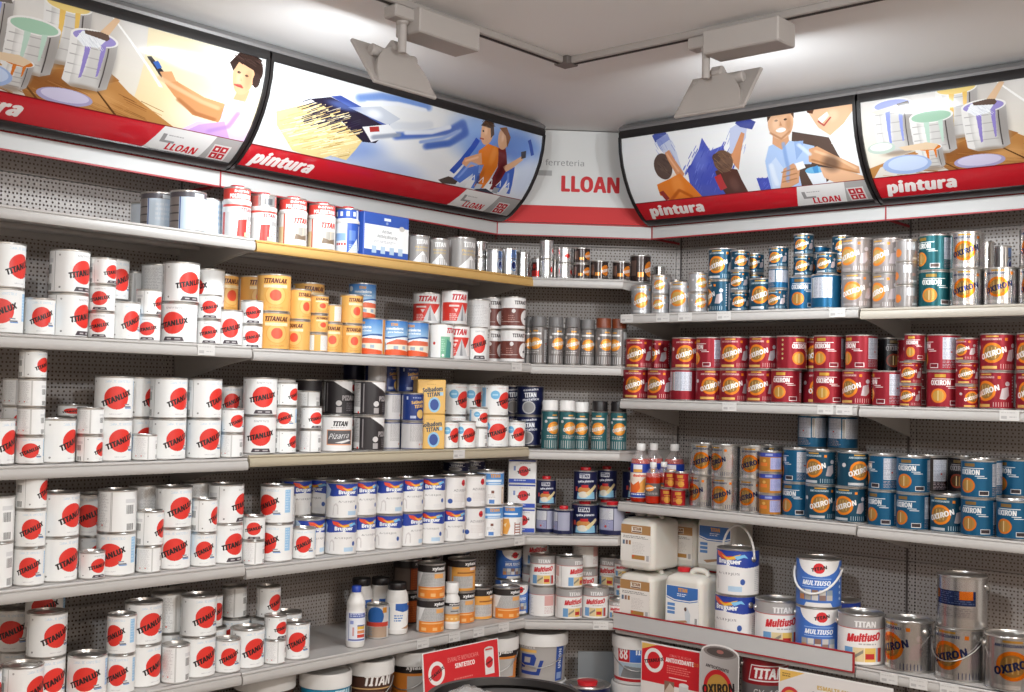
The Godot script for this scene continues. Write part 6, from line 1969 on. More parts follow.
func goods() -> void:
	# roller-woman bay, top shelf
	put("lb_01066_01205", 1.9861, 1.9576, -3.1973, -20.4, "pale blue dark-banded tin, front-row fourth spot from corner, top shelf, roller-woman bay")
	put("lb_01066_01205", 2.0208, 1.9576, -3.0933, -12.5, "pale blue dark-banded tin, front-row third spot from corner, top shelf, roller-woman bay")
	put("ll_01066_01205", 2.1349, 1.9576, -3.1686, -4.1, "pale blue-white tin, front-row second spot from corner, top shelf, roller-woman bay")
	put("ll_00787_01009", 1.9939, 1.9576, -3.2926, -1.3, "mid-size pale blue-white tin, front-row fifth spot from corner, top shelf, roller-woman bay")
	put("p1_00869_01648", 2.1905, 1.9576, -3.0858, -14.8, "red-white two-part tin with red head, front-row first spot from corner, top shelf, roller-woman bay")
	# brush bay, top shelf
	put("p2_00869_01597", 2.296, 1.9556, -3.0934, -30.8, "red-white two-part tin with steel head, front-row twelfth spot from corner, top shelf, brush bay")
	put("p3_00921_01648", 2.4178, 1.9556, -3.096, -17.5, "beige two-part tin with room picture, front-row eleventh spot from corner, top shelf, brush bay")
	put("p3_00921_01627", 2.5391, 1.9556, -3.096, -24.9, "beige two-part tin with room picture, front-row tenth spot from corner, top shelf, brush bay")
	put("p4_00807_01617", 2.6462, 1.9556, -3.0905, -34.9, "blue-white two-part tin, front-row ninth spot from corner, top shelf, brush bay")
	put("ab_02122_01524", 2.7954, 1.9556, -3.081, 0.0, "blue and white additive carton, front-row eighth spot from corner, top shelf, brush bay")
	put("gw_00787_01009", 2.9833, 1.9556, -3.0894, -32.5, "mid-size grey tin with ochre words, front-row seventh spot from corner, top shelf, brush bay")
	put("gw_00787_01009", 3.0858, 1.9556, -3.0894, -45.0, "mid-size grey tin with ochre words, front-row sixth spot from corner, top shelf, brush bay")
	put("gw_01066_01205", 3.2228, 1.9556, -3.1033, -16.1, "grey tin with ochre words, front-row fifth spot from corner, top shelf, brush bay")
	put("bs_00662_00623", 3.3615, 1.9556, -3.1433, -47.0, "small bare steel tin, lower in front-row fourth stack from corner, top shelf, brush bay")
	put("bs_00662_00623", 3.3615, 2.0185, -3.1433, -47.0, "small bare steel tin, upper in front-row fourth stack from corner, top shelf, brush bay")
	put("sb_00621_00927", 3.38, 1.9556, -3.0787, -30.1, "steel tin with blue ring, front-row third spot from corner, top shelf, brush bay")
	put("sb_00642_01071", 3.4713, 1.9556, -3.086, -42.6, "steel tin with blue ring, front-row second spot from corner, top shelf, brush bay")
	put("bs_0058_0103", 3.567, 1.9556, -3.096, -49.0, "bare steel tin, front-row first spot from corner, top shelf, brush bay")
	# corner bay, top shelf
	put("sf_00538_00855", 3.6514, 1.9566, -3.0836, -38.3, "steel tin with red foot, front-row first spot from brush bay, top shelf, corner")
	put("sr_00559_00752", 3.6293, 1.9566, -3.0233, -32.7, "steel tin with red dot, lower in front-row second stack from brush bay, top shelf, corner")
	put("sr_00559_00752", 3.6293, 2.0324, -3.0233, -13.3, "steel tin with red dot, upper in front-row second stack from brush bay, top shelf, corner")
	put("sr_00517_00824", 3.7041, 1.9566, -3.0395, -6.3, "steel tin with red dot, front-row third spot from brush bay, top shelf, corner")
	put("sr_00662_00623", 3.6893, 1.9566, -2.9793, -21.1, "small steel tin with red dot, lower in front-row fourth stack, top shelf, corner")
	put("sr_00662_00623", 3.6893, 2.0195, -2.9793, -62.6, "small steel tin with red dot, upper in front-row fourth stack, top shelf, corner")
	put("mk_00662_00623", 3.7321, 1.9566, -2.925, -28.3, "small dark tin with orange badge, lower in front-row fifth stack, top shelf, corner")
	put("mk_00662_00623", 3.7321, 2.0195, -2.925, -21.8, "small dark tin with orange badge, upper in front-row fifth stack, top shelf, corner")
	put("mk_00704_00757", 3.7843, 1.9566, -2.8759, -32.3, "small dark tin with orange badge, front-row sixth spot from brush bay, top shelf, corner")
	put("mk_00704_00757", 3.8553, 1.9566, -2.819, -30.2, "small dark tin with orange badge, front-row seventh spot from brush bay, top shelf, corner")
	put("mk_00849_01112", 3.9672, 1.9566, -2.8049, -21.4, "small dark tin with orange badge, front-row eighth spot from brush bay, top shelf, corner")
	put("bs_00466_00772", 4.0809, 1.9566, -2.7891, -55.6, "bare steel tin, front-row ninth spot from brush bay, top shelf, corner")
	# children bay, top shelf
	put("g1_0089_01164", 3.8715, 1.8186, -2.7246, -60.6, "pale grey orange-ring tin, front-row first spot from corner, top shelf, children bay")
	put("g1_00704_00757", 3.8618, 1.8186, -2.6296, -73.2, "small pale grey orange-ring tin, lower in front-row second stack from corner, top shelf, children bay")
	put("g1_00704_00757", 3.8618, 1.8949, -2.6296, -67.3, "small pale grey orange-ring tin, upper in front-row second stack from corner, top shelf, children bay")
	put("g1_01066_01205", 3.8822, 1.8186, -2.5404, -80.4, "pale grey orange-ring tin, front-row third spot from corner, top shelf, children bay")
	put("g1_00725_00721", 3.943, 1.8186, -2.6114, -56.5, "pale grey orange-ring tin, lower in rear-row first stack from corner, top shelf, children bay")
	put("g1_00725_0067", 3.943, 1.8913, -2.6114, -44.9, "pale grey orange-ring tin, upper in rear-row first stack from corner, top shelf, children bay")
	put("g1_00704_00757", 3.8522, 1.8186, -2.454, -34.2, "small pale grey orange-ring tin, lower in front-row fourth stack from corner, top shelf, children bay")
	put("g1_00704_00757", 3.8522, 1.8949, -2.454, -27.8, "small pale grey orange-ring tin, upper in front-row fourth stack from corner, top shelf, children bay")
	put("b1_01066_01205", 3.8942, 1.8186, -2.3727, -137.1, "blue tin with slanted badge, lower in front-row fifth stack from corner, top shelf, children bay")
	put("b1_01066_01205", 3.8942, 1.9397, -2.3727, -85.3, "blue tin with slanted badge, upper in front-row fifth stack from corner, top shelf, children bay")
	put("b1_00704_00757", 3.872, 1.8186, -2.2839, -65.2, "small blue tin with slanted badge, bottom of front-row sixth stack, top shelf, children bay")
	put("b1_00704_00757", 3.872, 1.8949, -2.2839, -86.2, "small blue tin with slanted badge, middle of front-row sixth stack, top shelf, children bay")
	put("b1_00704_00757", 3.872, 1.9712, -2.2839, -50.9, "small blue tin with slanted badge, top of front-row sixth stack, top shelf, children bay")
	put("b1_00704_00757", 3.983, 1.8186, -2.2858, -60.1, "small blue tin with slanted badge, bottom of rear-row second stack, top shelf, children bay")
	put("b1_00704_00757", 3.983, 1.8949, -2.2858, -60.1, "small blue tin with slanted badge, middle of rear-row second stack, top shelf, children bay")
	put("b1_00704_00757", 3.983, 1.9712, -2.2858, -77.6, "small blue tin with slanted badge, top of rear-row second stack, top shelf, children bay")
	put("b1_01066_01205", 3.8932, 1.8186, -2.1949, -75.0, "blue tin with slanted badge, front-row seventh spot from corner, top shelf, children bay")
	put("b1_00704_00757", 3.8522, 1.8186, -2.1131, -98.4, "small blue tin with slanted badge, bottom of front-row eighth stack, top shelf, children bay")
	put("b2_00704_00757", 3.8522, 1.8949, -2.1131, 142.0, "small blue tin with colour chip, middle of front-row eighth stack, top shelf, children bay")
	put("b1_00704_00757", 3.8522, 1.9712, -2.1131, -88.3, "small blue tin with slanted badge, top of front-row eighth stack, top shelf, children bay")
	put("b2_01066_01205", 3.9035, 1.8186, -2.0373, -74.0, "blue tin with colour chip, bottom of front-row ninth stack from corner, top shelf, children bay")
	put("b1_00704_00757", 3.8854, 1.9397, -2.0318, -74.0, "small blue tin with slanted badge, middle of front-row ninth stack, top shelf, children bay")
	put("b1_00704_00757", 3.8854, 2.016, -2.0318, -79.9, "small blue tin with slanted badge, top of front-row ninth stack, top shelf, children bay")
	put("b2_01066_01205", 4.0128, 1.8186, -2.0457, -74.5, "blue tin with colour chip, lower in rear-row third stack from corner, top shelf, children bay")
	put("b2_01066_01205", 4.0128, 1.9397, -2.0457, -80.5, "blue tin with colour chip, upper in rear-row third stack from corner, top shelf, children bay")
	put("b2_01066_01205", 3.8703, 1.8186, -1.9329, 86.4, "blue tin with colour chip, lower in front-row tenth stack from corner, top shelf, children bay")
	put("b1_00704_00757", 3.8522, 1.9397, -1.9239, -90.3, "small blue tin with slanted badge, upper in front-row tenth stack, top shelf, children bay")
	put("b1_01066_01205", 3.9925, 1.8186, -1.9357, -75.6, "blue tin with slanted badge, bottom of rear-row fourth stack from corner, top shelf, children bay")
	put("b1_00704_00757", 3.9925, 1.9397, -1.9357, -64.1, "small blue tin with slanted badge, middle of rear-row fourth stack, top shelf, children bay")
	put("b1_00704_00757", 3.9925, 2.016, -1.9357, -64.1, "small blue tin with slanted badge, top of rear-row fourth stack, top shelf, children bay")
	put("u1_01066_01205", 3.8809, 1.8186, -1.8238, -82.2, "taupe orange-ring tin, lower in front-row eleventh stack from corner, top shelf, children bay")
	put("u1_01066_01205", 3.8809, 1.9397, -1.8238, -105.2, "taupe orange-ring tin, upper in front-row eleventh stack from corner, top shelf, children bay")
	# steel-pail bay, top shelf
	put("u1_01066_01205", 3.8953, 1.8126, -1.7152, -114.4, "taupe orange-ring tin, lower in front-row first stack from corner, top shelf, steel-pail bay")
	put("u1_01066_01205", 3.8953, 1.9337, -1.7152, -114.4, "taupe orange-ring tin, upper in front-row first stack from corner, top shelf, steel-pail bay")
	put("gb_00704_00757", 3.8522, 1.8126, -1.6344, -55.4, "small grey tin with white patch, bottom of front-row second stack, top shelf, steel-pail bay")
	put("gb_00704_00757", 3.8522, 1.8889, -1.6344, -72.7, "small grey tin with white patch, middle of front-row second stack, top shelf, steel-pail bay")
	put("gb_00704_00757", 3.8522, 1.9652, -1.6344, -55.4, "small grey tin with white patch, top of front-row second stack, top shelf, steel-pail bay")
	put("e2_01066_01205", 3.8893, 1.8126, -1.5508, -74.0, "teal tin with orange ring, lower in front-row third stack from corner, top shelf, steel-pail bay")
	put("e2_01066_01205", 3.8893, 1.9337, -1.5508, -112.7, "teal tin with orange ring, upper in front-row third stack from corner, top shelf, steel-pail bay")
	put("s1_01066_01205", 3.8795, 1.8126, -1.4416, -78.2, "bright steel orange-ring tin, lower in front-row fourth stack from corner, top shelf, steel-pail bay")
	put("s1_01066_01205", 3.8795, 1.9337, -1.4416, -78.2, "bright steel orange-ring tin, upper in front-row fourth stack from corner, top shelf, steel-pail bay")
	put("s1_01066_01205", 3.8803, 1.8126, -1.332, -82.5, "bright steel orange-ring tin, front-row fifth spot from corner, top shelf, steel-pail bay")
	put("s1_01066_01205", 3.9973, 1.8126, -1.4261, 109.6, "bright steel orange-ring tin, lower in rear-row first stack from corner, top shelf, steel-pail bay")
	put("bs_00569_0103", 3.9973, 1.9337, -1.4261, -70.4, "bare steel tin, upper in rear-row first stack from corner, top shelf, steel-pail bay")
	put("gb_006_01133", 4.0787, 1.8126, -1.3972, -59.5, "grey tin with white patch, lower in rear-row second stack from corner, top shelf, steel-pail bay")
	put("sb_00559_0103", 4.0787, 1.9265, -1.3972, -47.5, "steel tin with blue ring, upper in rear-row second stack from corner, top shelf, steel-pail bay")
	put("s1_01066_01205", 3.8803, 1.8126, -1.2224, -89.8, "bright steel orange-ring tin, lower in front-row sixth stack from corner, top shelf, steel-pail bay")
	put("s1_01066_01205", 3.8803, 1.9337, -1.2224, -89.8, "bright steel orange-ring tin, upper in front-row sixth stack from corner, top shelf, steel-pail bay")
	# children bay, second shelf
	put("r1_01066_01205", 3.8707, 1.4836, -2.745, -66.4, "red tin with slanted badge, lower in front-row first stack from corner, second shelf, children bay")
	put("r1_01066_01205", 3.8707, 1.6047, -2.7353, -72.4, "red tin with slanted badge, upper in front-row first stack from corner, second shelf, children bay")
	put("r1_01066_01205", 3.884, 1.4836, -2.6362, -89.3, "red tin with slanted badge, front-row second spot from corner, second shelf, children bay")
	put("r1_01066_01205", 3.9795, 1.4836, -2.7217, -79.5, "red tin with slanted badge, lower in rear-row first stack from corner, second shelf, children bay")
	put("r1_01066_01205", 3.9795, 1.6047, -2.7217, -92.8, "red tin with slanted badge, upper in rear-row first stack from corner, second shelf, children bay")
	put("r1_01066_01205", 4.029, 1.4836, -2.6239, -80.1, "red tin with slanted badge, lower in rear-row second stack from corner, second shelf, children bay")
	put("r1_01066_01205", 4.029, 1.6047, -2.6239, -86.6, "red tin with slanted badge, upper in rear-row second stack from corner, second shelf, children bay")
	put("r2_01066_01205", 3.8794, 1.4836, -2.5267, 105.6, "red tin with colour chip, lower in front-row third stack from corner, second shelf, children bay")
	put("r1_01066_01205", 3.8794, 1.6047, -2.5221, -57.0, "red tin with slanted badge, upper in front-row third stack from corner, second shelf, children bay")
	put("r1_01066_01205", 3.8819, 1.4836, -2.4126, -55.2, "red tin with slanted badge, lower in front-row fourth stack from corner, second shelf, children bay")
	put("r2_01066_01205", 3.8819, 1.6047, -2.4126, -116.2, "red tin with colour chip, upper in front-row fourth stack from corner, second shelf, children bay")
	put("r1_01066_01205", 3.8743, 1.4836, -2.3032, -70.7, "red tin with slanted badge, lower in front-row fifth stack from corner, second shelf, children bay")
	put("r1_01066_01205", 3.8743, 1.6047, -2.3032, -76.6, "red tin with slanted badge, upper in front-row fifth stack from corner, second shelf, children bay")
	put("r1_01066_01205", 3.8831, 1.4836, -2.194, -81.0, "red tin with slanted badge, lower in front-row sixth stack from corner, second shelf, children bay")
	put("r1_01066_01205", 3.8831, 1.6047, -2.1857, -90.6, "red tin with slanted badge, upper in front-row sixth stack from corner, second shelf, children bay")
	put("r1_01066_01205", 3.9864, 1.4836, -2.3056, -48.4, "red tin with slanted badge, rear-row third spot from corner, second shelf, children bay")
	put("r2_01066_01205", 3.8703, 1.4836, -2.0851, -76.1, "red tin with colour chip, lower in front-row seventh stack from corner, second shelf, children bay")
	put("r2_01066_01205", 3.8703, 1.6047, -2.0651, -17.4, "red tin with colour chip, upper in front-row seventh stack from corner, second shelf, children bay")
	put("r1_01066_01205", 3.9678, 1.4836, -2.0151, -51.3, "red tin with slanted badge, lower in rear-row fourth stack from corner, second shelf, children bay")
	put("r1_01066_01205", 3.9678, 1.6047, -2.0151, -68.6, "red tin with slanted badge, upper in rear-row fourth stack from corner, second shelf, children bay")
	put("r2_01066_01205", 3.8803, 1.4836, -1.9249, -72.4, "red tin with colour chip, lower in front-row eighth stack from corner, second shelf, children bay")
	put("r2_01066_01205", 3.8803, 1.6047, -1.9249, -87.3, "red tin with colour chip, upper in front-row eighth stack from corner, second shelf, children bay")
	put("r1_01066_01205", 3.8803, 1.4836, -1.8153, -101.8, "red tin with slanted badge, lower in front-row ninth stack from corner, second shelf, children bay")
	put("r2_01066_01205", 3.8803, 1.6047, -1.8043, -113.7, "red tin with colour chip, upper in front-row ninth stack from corner, second shelf, children bay")
	# steel-pail bay, second shelf
	put("r2_01066_01205", 3.8819, 1.4816, -1.7057, -138.0, "red tin with colour chip, front-row first spot from corner, second shelf, steel-pail bay")
	put("r2_01066_01205", 4.0425, 1.4816, -1.7742, -36.5, "red tin with colour chip, lower in rear-row first stack from corner, second shelf, steel-pail bay")
	put("k2_01066_01205", 4.0425, 1.6027, -1.7742, -36.5, "black tin with dark ring, upper in rear-row first stack from corner, second shelf, steel-pail bay")
	put("r2_01066_01205", 3.9935, 1.4816, -1.6762, -55.5, "red tin with colour chip, lower in rear-row second stack from corner, second shelf, steel-pail bay")
	put("r2_0088_01133", 3.9935, 1.6027, -1.6762, -55.5, "red tin with colour chip, upper in rear-row second stack from corner, second shelf, steel-pail bay")
	put("r1_00704_00757", 3.8562, 1.4816, -1.6179, -91.0, "small red tin with slanted badge, bottom of front-row second stack, second shelf, steel-pail bay")
	put("r1_00704_00757", 3.8562, 1.5579, -1.6179, -81.9, "small red tin with slanted badge, middle of front-row second stack, second shelf, steel-pail bay")
	put("r2_00683_00906", 3.8551, 1.6342, -1.6038, -79.1, "red tin with colour chip, top of front-row second stack from corner, second shelf, steel-pail bay")
	put("r2_01066_01205", 3.8867, 1.4816, -1.519, -71.4, "red tin with colour chip, lower in front-row third stack from corner, second shelf, steel-pail bay")
	put("r2_01066_01205", 3.8867, 1.6027, -1.519, -147.0, "red tin with colour chip, upper in front-row third stack from corner, second shelf, steel-pail bay")
	put("r1_00704_00757", 3.8594, 1.4816, -1.4317, -39.6, "small red tin with slanted badge, bottom of front-row fourth stack, second shelf, steel-pail bay")
	put("r1_00704_00757", 3.8594, 1.5579, -1.4317, -75.4, "small red tin with slanted badge, middle of front-row fourth stack, second shelf, steel-pail bay")
	put("r1_00704_00757", 3.8594, 1.6342, -1.4317, -106.5, "small red tin with slanted badge, top of front-row fourth stack, second shelf, steel-pail bay")
	put("r1_01066_01205", 3.8811, 1.4816, -1.3428, -111.4, "red tin with slanted badge, lower in front-row fifth stack from corner, second shelf, steel-pail bay")
	put("r1_01066_01205", 3.8811, 1.6027, -1.3428, -88.3, "red tin with slanted badge, upper in front-row fifth stack from corner, second shelf, steel-pail bay")
	put("r1_01066_01205", 3.8803, 1.4816, -1.2295, -89.9, "red tin with slanted badge, lower in front-row sixth stack from corner, second shelf, steel-pail bay")
	put("r1_01066_01205", 3.8803, 1.6027, -1.2295, -102.4, "red tin with slanted badge, upper in front-row sixth stack from corner, second shelf, steel-pail bay")
	# children bay, third shelf
	put("bt_00797_02287", 3.8669, 1.0806, -2.7136, -60.7, "clear bottle of red thinner, front-row first spot from corner, third shelf, children bay")
	put("bt_00797_02287", 3.9504, 1.0806, -2.7096, -61.4, "clear bottle of red thinner, rear-row first spot from corner, third shelf, children bay")
	put("bt_00797_02287", 3.9807, 1.0806, -2.6307, -62.1, "clear bottle of red thinner, rear-row third spot from corner, third shelf, children bay")
	put("bm_006_01597", 3.847, 1.0806, -2.6396, -67.1, "small grey-labelled red thinner bottle, front-row second spot from corner, third shelf, children bay")
	put("bm_0058_01597", 3.9088, 1.0806, -2.6316, -67.6, "small grey-labelled red thinner bottle, rear-row second spot from corner, third shelf, children bay")
	put("mr_00538_00649", 3.8563, 1.0806, -2.5804, -62.0, "small red-and-gold tin, lower in front-row third stack from corner, third shelf, children bay")
	put("mr_00538_00649", 3.8563, 1.1461, -2.562, -68.0, "small red-and-gold tin, upper in front-row third stack from corner, third shelf, children bay")
	put("mr_00538_00649", 3.8439, 1.0806, -2.5201, -56.9, "small red-and-gold tin, lower in front-row fourth stack from corner, third shelf, children bay")
	put("mr_00538_00649", 3.8439, 1.1461, -2.5066, -68.6, "small red-and-gold tin, upper in front-row fourth stack from corner, third shelf, children bay")
	put("s1_01066_01205", 3.8983, 1.0806, -2.4437, -106.5, "bright steel orange-ring tin, lower in front-row fifth stack from corner, third shelf, children bay")
	put("s1_01066_01205", 3.8983, 1.2017, -2.4392, -72.4, "bright steel orange-ring tin, upper in front-row fifth stack from corner, third shelf, children bay")
	put("s1_01066_01205", 3.8748, 1.0806, -2.3322, -85.8, "bright steel orange-ring tin, lower in front-row sixth stack from corner, third shelf, children bay")
	put("s1_01066_01205", 3.8748, 1.2017, -2.3322, -107.6, "bright steel orange-ring tin, upper in front-row sixth stack from corner, third shelf, children bay")
	put("s1_01066_01205", 3.8944, 1.0806, -2.2244, -93.6, "bright steel orange-ring tin, lower in front-row seventh stack from corner, third shelf, children bay")
	put("s1_01066_01205", 3.8944, 1.2017, -2.2244, -77.7, "bright steel orange-ring tin, upper in front-row seventh stack from corner, third shelf, children bay")
	put("s1_01066_01205", 4.013, 1.0806, -2.2305, -60.9, "bright steel orange-ring tin, lower in rear-row fourth stack from corner, third shelf, children bay")
	put("s1_01066_01205", 4.013, 1.2017, -2.2305, -60.9, "bright steel orange-ring tin, upper in rear-row fourth stack from corner, third shelf, children bay")
	put("gd_00797_00757", 3.8569, 1.0806, -2.1358, -66.9, "gold tin with blue head, bottom of front-row eighth stack from corner, third shelf, children bay")
	put("gd_00797_00757", 3.8569, 1.1569, -2.1358, -66.9, "gold tin with blue head, middle of front-row eighth stack from corner, third shelf, children bay")
	put("gd_00797_00757", 3.8569, 1.2332, -2.1358, -66.9, "gold tin with blue head, top of front-row eighth stack from corner, third shelf, children bay")
	put("b2_01066_01205", 3.9025, 1.0806, -2.0512, -95.7, "blue tin with colour chip, lower in front-row ninth stack from corner, third shelf, children bay")
	put("b2_01066_01205", 3.9025, 1.2017, -2.0512, -140.9, "blue tin with colour chip, upper in front-row ninth stack from corner, third shelf, children bay")
	put("b1_01066_01205", 3.8728, 1.0806, -1.9457, -63.5, "blue tin with slanted badge, lower in front-row tenth stack from corner, third shelf, children bay")
	put("b1_01066_01205", 3.8728, 1.2017, -1.9457, -93.5, "blue tin with slanted badge, upper in front-row tenth stack from corner, third shelf, children bay")
	put("b1_01066_01205", 3.8795, 1.0806, -1.8363, -91.4, "blue tin with slanted badge, lower in front-row eleventh stack from corner, third shelf, children bay")
	put("b1_01066_01205", 3.8795, 1.2017, -1.829, -38.0, "blue tin with slanted badge, upper in front-row eleventh stack from corner, third shelf, children bay")
	put("b2_01066_01205", 4.0299, 1.0806, -2.0611, -80.5, "blue tin with colour chip, bottom of rear-row fifth stack from corner, third shelf, children bay")
	put("b2_01066_01205", 4.0299, 1.2017, -2.0611, -80.5, "blue tin with colour chip, middle of rear-row fifth stack from corner, third shelf, children bay")
	put("b2_01066_01205", 4.0299, 1.3228, -2.0611, 153.8, "blue tin with colour chip, top of rear-row fifth stack from corner, third shelf, children bay")
	put("b2_01066_01205", 4.0561, 1.0806, -1.9547, -81.6, "blue tin with colour chip, bottom of rear-row sixth stack from corner, third shelf, children bay")
	put("b2_01066_01205", 4.0561, 1.2017, -1.9547, -81.6, "blue tin with colour chip, middle of rear-row sixth stack from corner, third shelf, children bay")
	put("b2_01066_01205", 4.0561, 1.3228, -1.9547, 152.8, "blue tin with colour chip, top of rear-row sixth stack from corner, third shelf, children bay")
	# steel-pail bay, third shelf
	put("b2_01066_01205", 3.8898, 1.0766, -1.7198, -102.9, "blue tin with colour chip, lower in front-row first stack from corner, third shelf, steel-pail bay")
	put("b2_01066_01205", 3.8898, 1.1977, -1.7198, -144.5, "blue tin with colour chip, upper in front-row first stack from corner, third shelf, steel-pail bay")
	put("b2_01066_01205", 3.8703, 1.0766, -1.612, -97.3, "blue tin with colour chip, lower in front-row second stack from corner, third shelf, steel-pail bay")
	put("b2_01066_01205", 3.8703, 1.1977, -1.612, -84.8, "blue tin with colour chip, upper in front-row second stack from corner, third shelf, steel-pail bay")
	put("b1_01066_01205", 3.8899, 1.0766, -1.5042, -92.2, "blue tin with slanted badge, front-row third spot from corner, third shelf, steel-pail bay")
	put("k2_01066_01205", 3.9789, 1.0766, -1.5971, -85.9, "black tin with dark ring, lower in rear-row first stack from corner, third shelf, steel-pail bay")
	put("k2_01066_01205", 3.9789, 1.1977, -1.5971, -132.6, "black tin with dark ring, upper in rear-row first stack from corner, third shelf, steel-pail bay")
	put("k2_01066_01205", 4.0396, 1.0766, -1.5058, -86.6, "black tin with dark ring, lower in rear-row second stack from corner, third shelf, steel-pail bay")
	put("k2_01066_01205", 4.0396, 1.1977, -1.5058, -80.7, "black tin with dark ring, upper in rear-row second stack from corner, third shelf, steel-pail bay")
	put("b2_01066_01205", 3.8703, 1.0766, -1.3963, -87.5, "blue tin with colour chip, lower in front-row fourth stack from corner, third shelf, steel-pail bay")
	put("b2_01066_01205", 3.8703, 1.1977, -1.3963, -93.6, "blue tin with colour chip, upper in front-row fourth stack from corner, third shelf, steel-pail bay")
	put("b2_01066_01205", 3.9785, 1.0766, -1.4148, -88.2, "blue tin with colour chip, lower in rear-row third stack from corner, third shelf, steel-pail bay")
	put("b2_01066_01205", 3.9785, 1.1977, -1.4148, -107.6, "blue tin with colour chip, upper in rear-row third stack from corner, third shelf, steel-pail bay")
	put("b2_01066_01205", 4.0594, 1.0766, -1.3409, -88.8, "blue tin with colour chip, lower in rear-row fourth stack from corner, third shelf, steel-pail bay")
	put("b2_01066_01205", 4.0594, 1.1977, -1.3409, -115.7, "blue tin with colour chip, upper in rear-row fourth stack from corner, third shelf, steel-pail bay")
	put("b2_01066_01205", 3.8822, 1.0766, -1.2874, -91.8, "blue tin with colour chip, front-row fifth spot from corner, third shelf, steel-pail bay")
	# children bay, fourth shelf
	put("jb_0165_0215", 3.923, 0.6046, -2.7035, -90.0, "brown-labelled natural jerrycan, lower in front-row first stack from corner, fourth shelf, children bay")
	put("jb_0165_0215", 3.923, 0.8202, -2.7035, -90.0, "brown-labelled natural jerrycan, upper in front-row first stack from corner, fourth shelf, children bay")
	put("jl_017_0235", 3.913, 0.6046, -2.4881, -90.0, "blue-labelled natural jerrycan, front-row second spot from corner, fourth shelf, children bay")
	put("jb_0165_0215", 4.118, 0.6046, -2.6384, -90.0, "brown-labelled natural jerrycan, lower in rear-row first stack from corner, fourth shelf, children bay")
	put("jb_0165_02", 4.118, 0.8202, -2.6384, -90.0, "brown-labelled natural jerrycan, upper in rear-row first stack from corner, fourth shelf, children bay")
	put("jl_017_0215", 4.103, 0.6046, -2.4665, -90.0, "blue-labelled natural jerrycan, lower in rear-row second stack from corner, fourth shelf, children bay")
	put("jl_017_0235", 4.103, 0.8202, -2.4665, -90.0, "blue-labelled natural jerrycan, upper in rear-row second stack from corner, fourth shelf, children bay")
	put("Xt_0156_0168", 3.9128, 0.6046, -2.3014, -108.2, "big white pail with blue head, lower in front-row third stack, fourth shelf, children bay")
	put("Xu_0156_0168", 3.9128, 0.7732, -2.2971, -104.1, "big white pail, handle raised, upper in front-row third stack from corner, fourth shelf, children bay")
	put("Xm_0156_0168", 3.9183, 0.6046, -2.1355, -49.9, "big white pail with red script, front-row fourth spot from corner, fourth shelf, children bay")
	put("Xc_0156_0168", 3.9132, 0.6046, -1.9696, -71.9, "big blue pail, lower in front-row fifth stack from corner, fourth shelf, children bay")
	put("Xb_0156_0168", 3.9132, 0.7732, -1.9696, -80.8, "big blue pail, white handle hanging, upper in front-row fifth stack, fourth shelf, children bay")
	put("Xt_0156_0168", 4.093, 0.6046, -1.9803, -64.2, "big white pail with blue head, rear-row third spot from corner, fourth shelf, children bay")
	put("Xm_0156_0168", 3.9025, 0.6046, -1.8039, -59.4, "big white pail with red script, front-row sixth spot from corner, fourth shelf, children bay")
	# steel-pail bay, fourth shelf
	put("Xs_0156_0168", 3.9131, 0.6046, -1.6382, -115.8, "big steel pail with orange ring, front-row first spot from corner, fourth shelf, steel-pail bay")
	put("Xw_0156_0168", 3.9131, 0.6046, -1.468, -99.5, "big steel pail with wire handle, lower in front-row second stack, fourth shelf, steel-pail bay")
	put("Xw_0156_0168", 3.9131, 0.7732, -1.4615, 93.0, "big steel pail with wire handle, upper in front-row second stack, fourth shelf, steel-pail bay")
	put("Xs_0156_0168", 3.9029, 0.6046, -1.3023, -65.8, "big steel pail with orange ring, front-row third spot from corner, fourth shelf, steel-pail bay")
	# roller-woman bay, second shelf
	put("ta_01066_01205", 1.4703, 1.6226, -3.1053, -31.3, "white red-disc tin, lower in front-row ninth stack from corner, second shelf, roller-woman bay")
	put("ta_01066_01205", 1.4703, 1.7437, -3.1053, 24.8, "white red-disc tin, upper in front-row ninth stack from corner, second shelf, roller-woman bay")
	put("ta_00787_01009", 1.5638, 1.6226, -3.0852, -18.2, "mid-size white red-disc tin, front-row eighth spot from corner, second shelf, roller-woman bay")
	put("ts_01066_01205", 1.6568, 1.6226, -3.1075, 27.0, "white red-disc dark-badge tin, lower in front-row seventh stack from corner, second shelf, roller-woman bay")
	put("ts_01066_01205", 1.6568, 1.7437, -3.1075, 18.0, "white red-disc dark-badge tin, upper in front-row seventh stack from corner, second shelf, roller-woman bay")
	put("ts_00704_00757", 1.7449, 1.6226, -3.0828, -43.9, "small white red-disc dark-badge tin, bottom of front-row sixth stack from corner, second shelf, roller-woman bay")
	put("ts_00704_00757", 1.7449, 1.6989, -3.0828, -43.9, "small white red-disc dark-badge tin, middle of front-row sixth stack from corner, second shelf, roller-woman bay")
	put("ts_00704_00757", 1.7449, 1.7752, -3.0828, 20.9, "small white red-disc dark-badge tin, top of front-row sixth stack from corner, second shelf, roller-woman bay")
	put("ta_01066_01205", 1.8435, 1.6226, -3.216, -18.3, "white red-disc tin, lower in rear-row fourth stack from corner, second shelf, roller-woman bay")
	put("ta_01066_01205", 1.8435, 1.7437, -3.216, 8.5, "white red-disc tin, upper in rear-row fourth stack from corner, second shelf, roller-woman bay")
	put("ta_00807_01102", 1.8231, 1.6226, -3.0899, 0.7, "mid-size white red-disc tin, front-row fifth spot from corner, second shelf, roller-woman bay")
	put("ts_00704_00757", 1.9014, 1.6226, -3.0968, -37.2, "small white red-disc dark-badge tin, lower in front-row fourth stack from corner, second shelf, roller-woman bay")
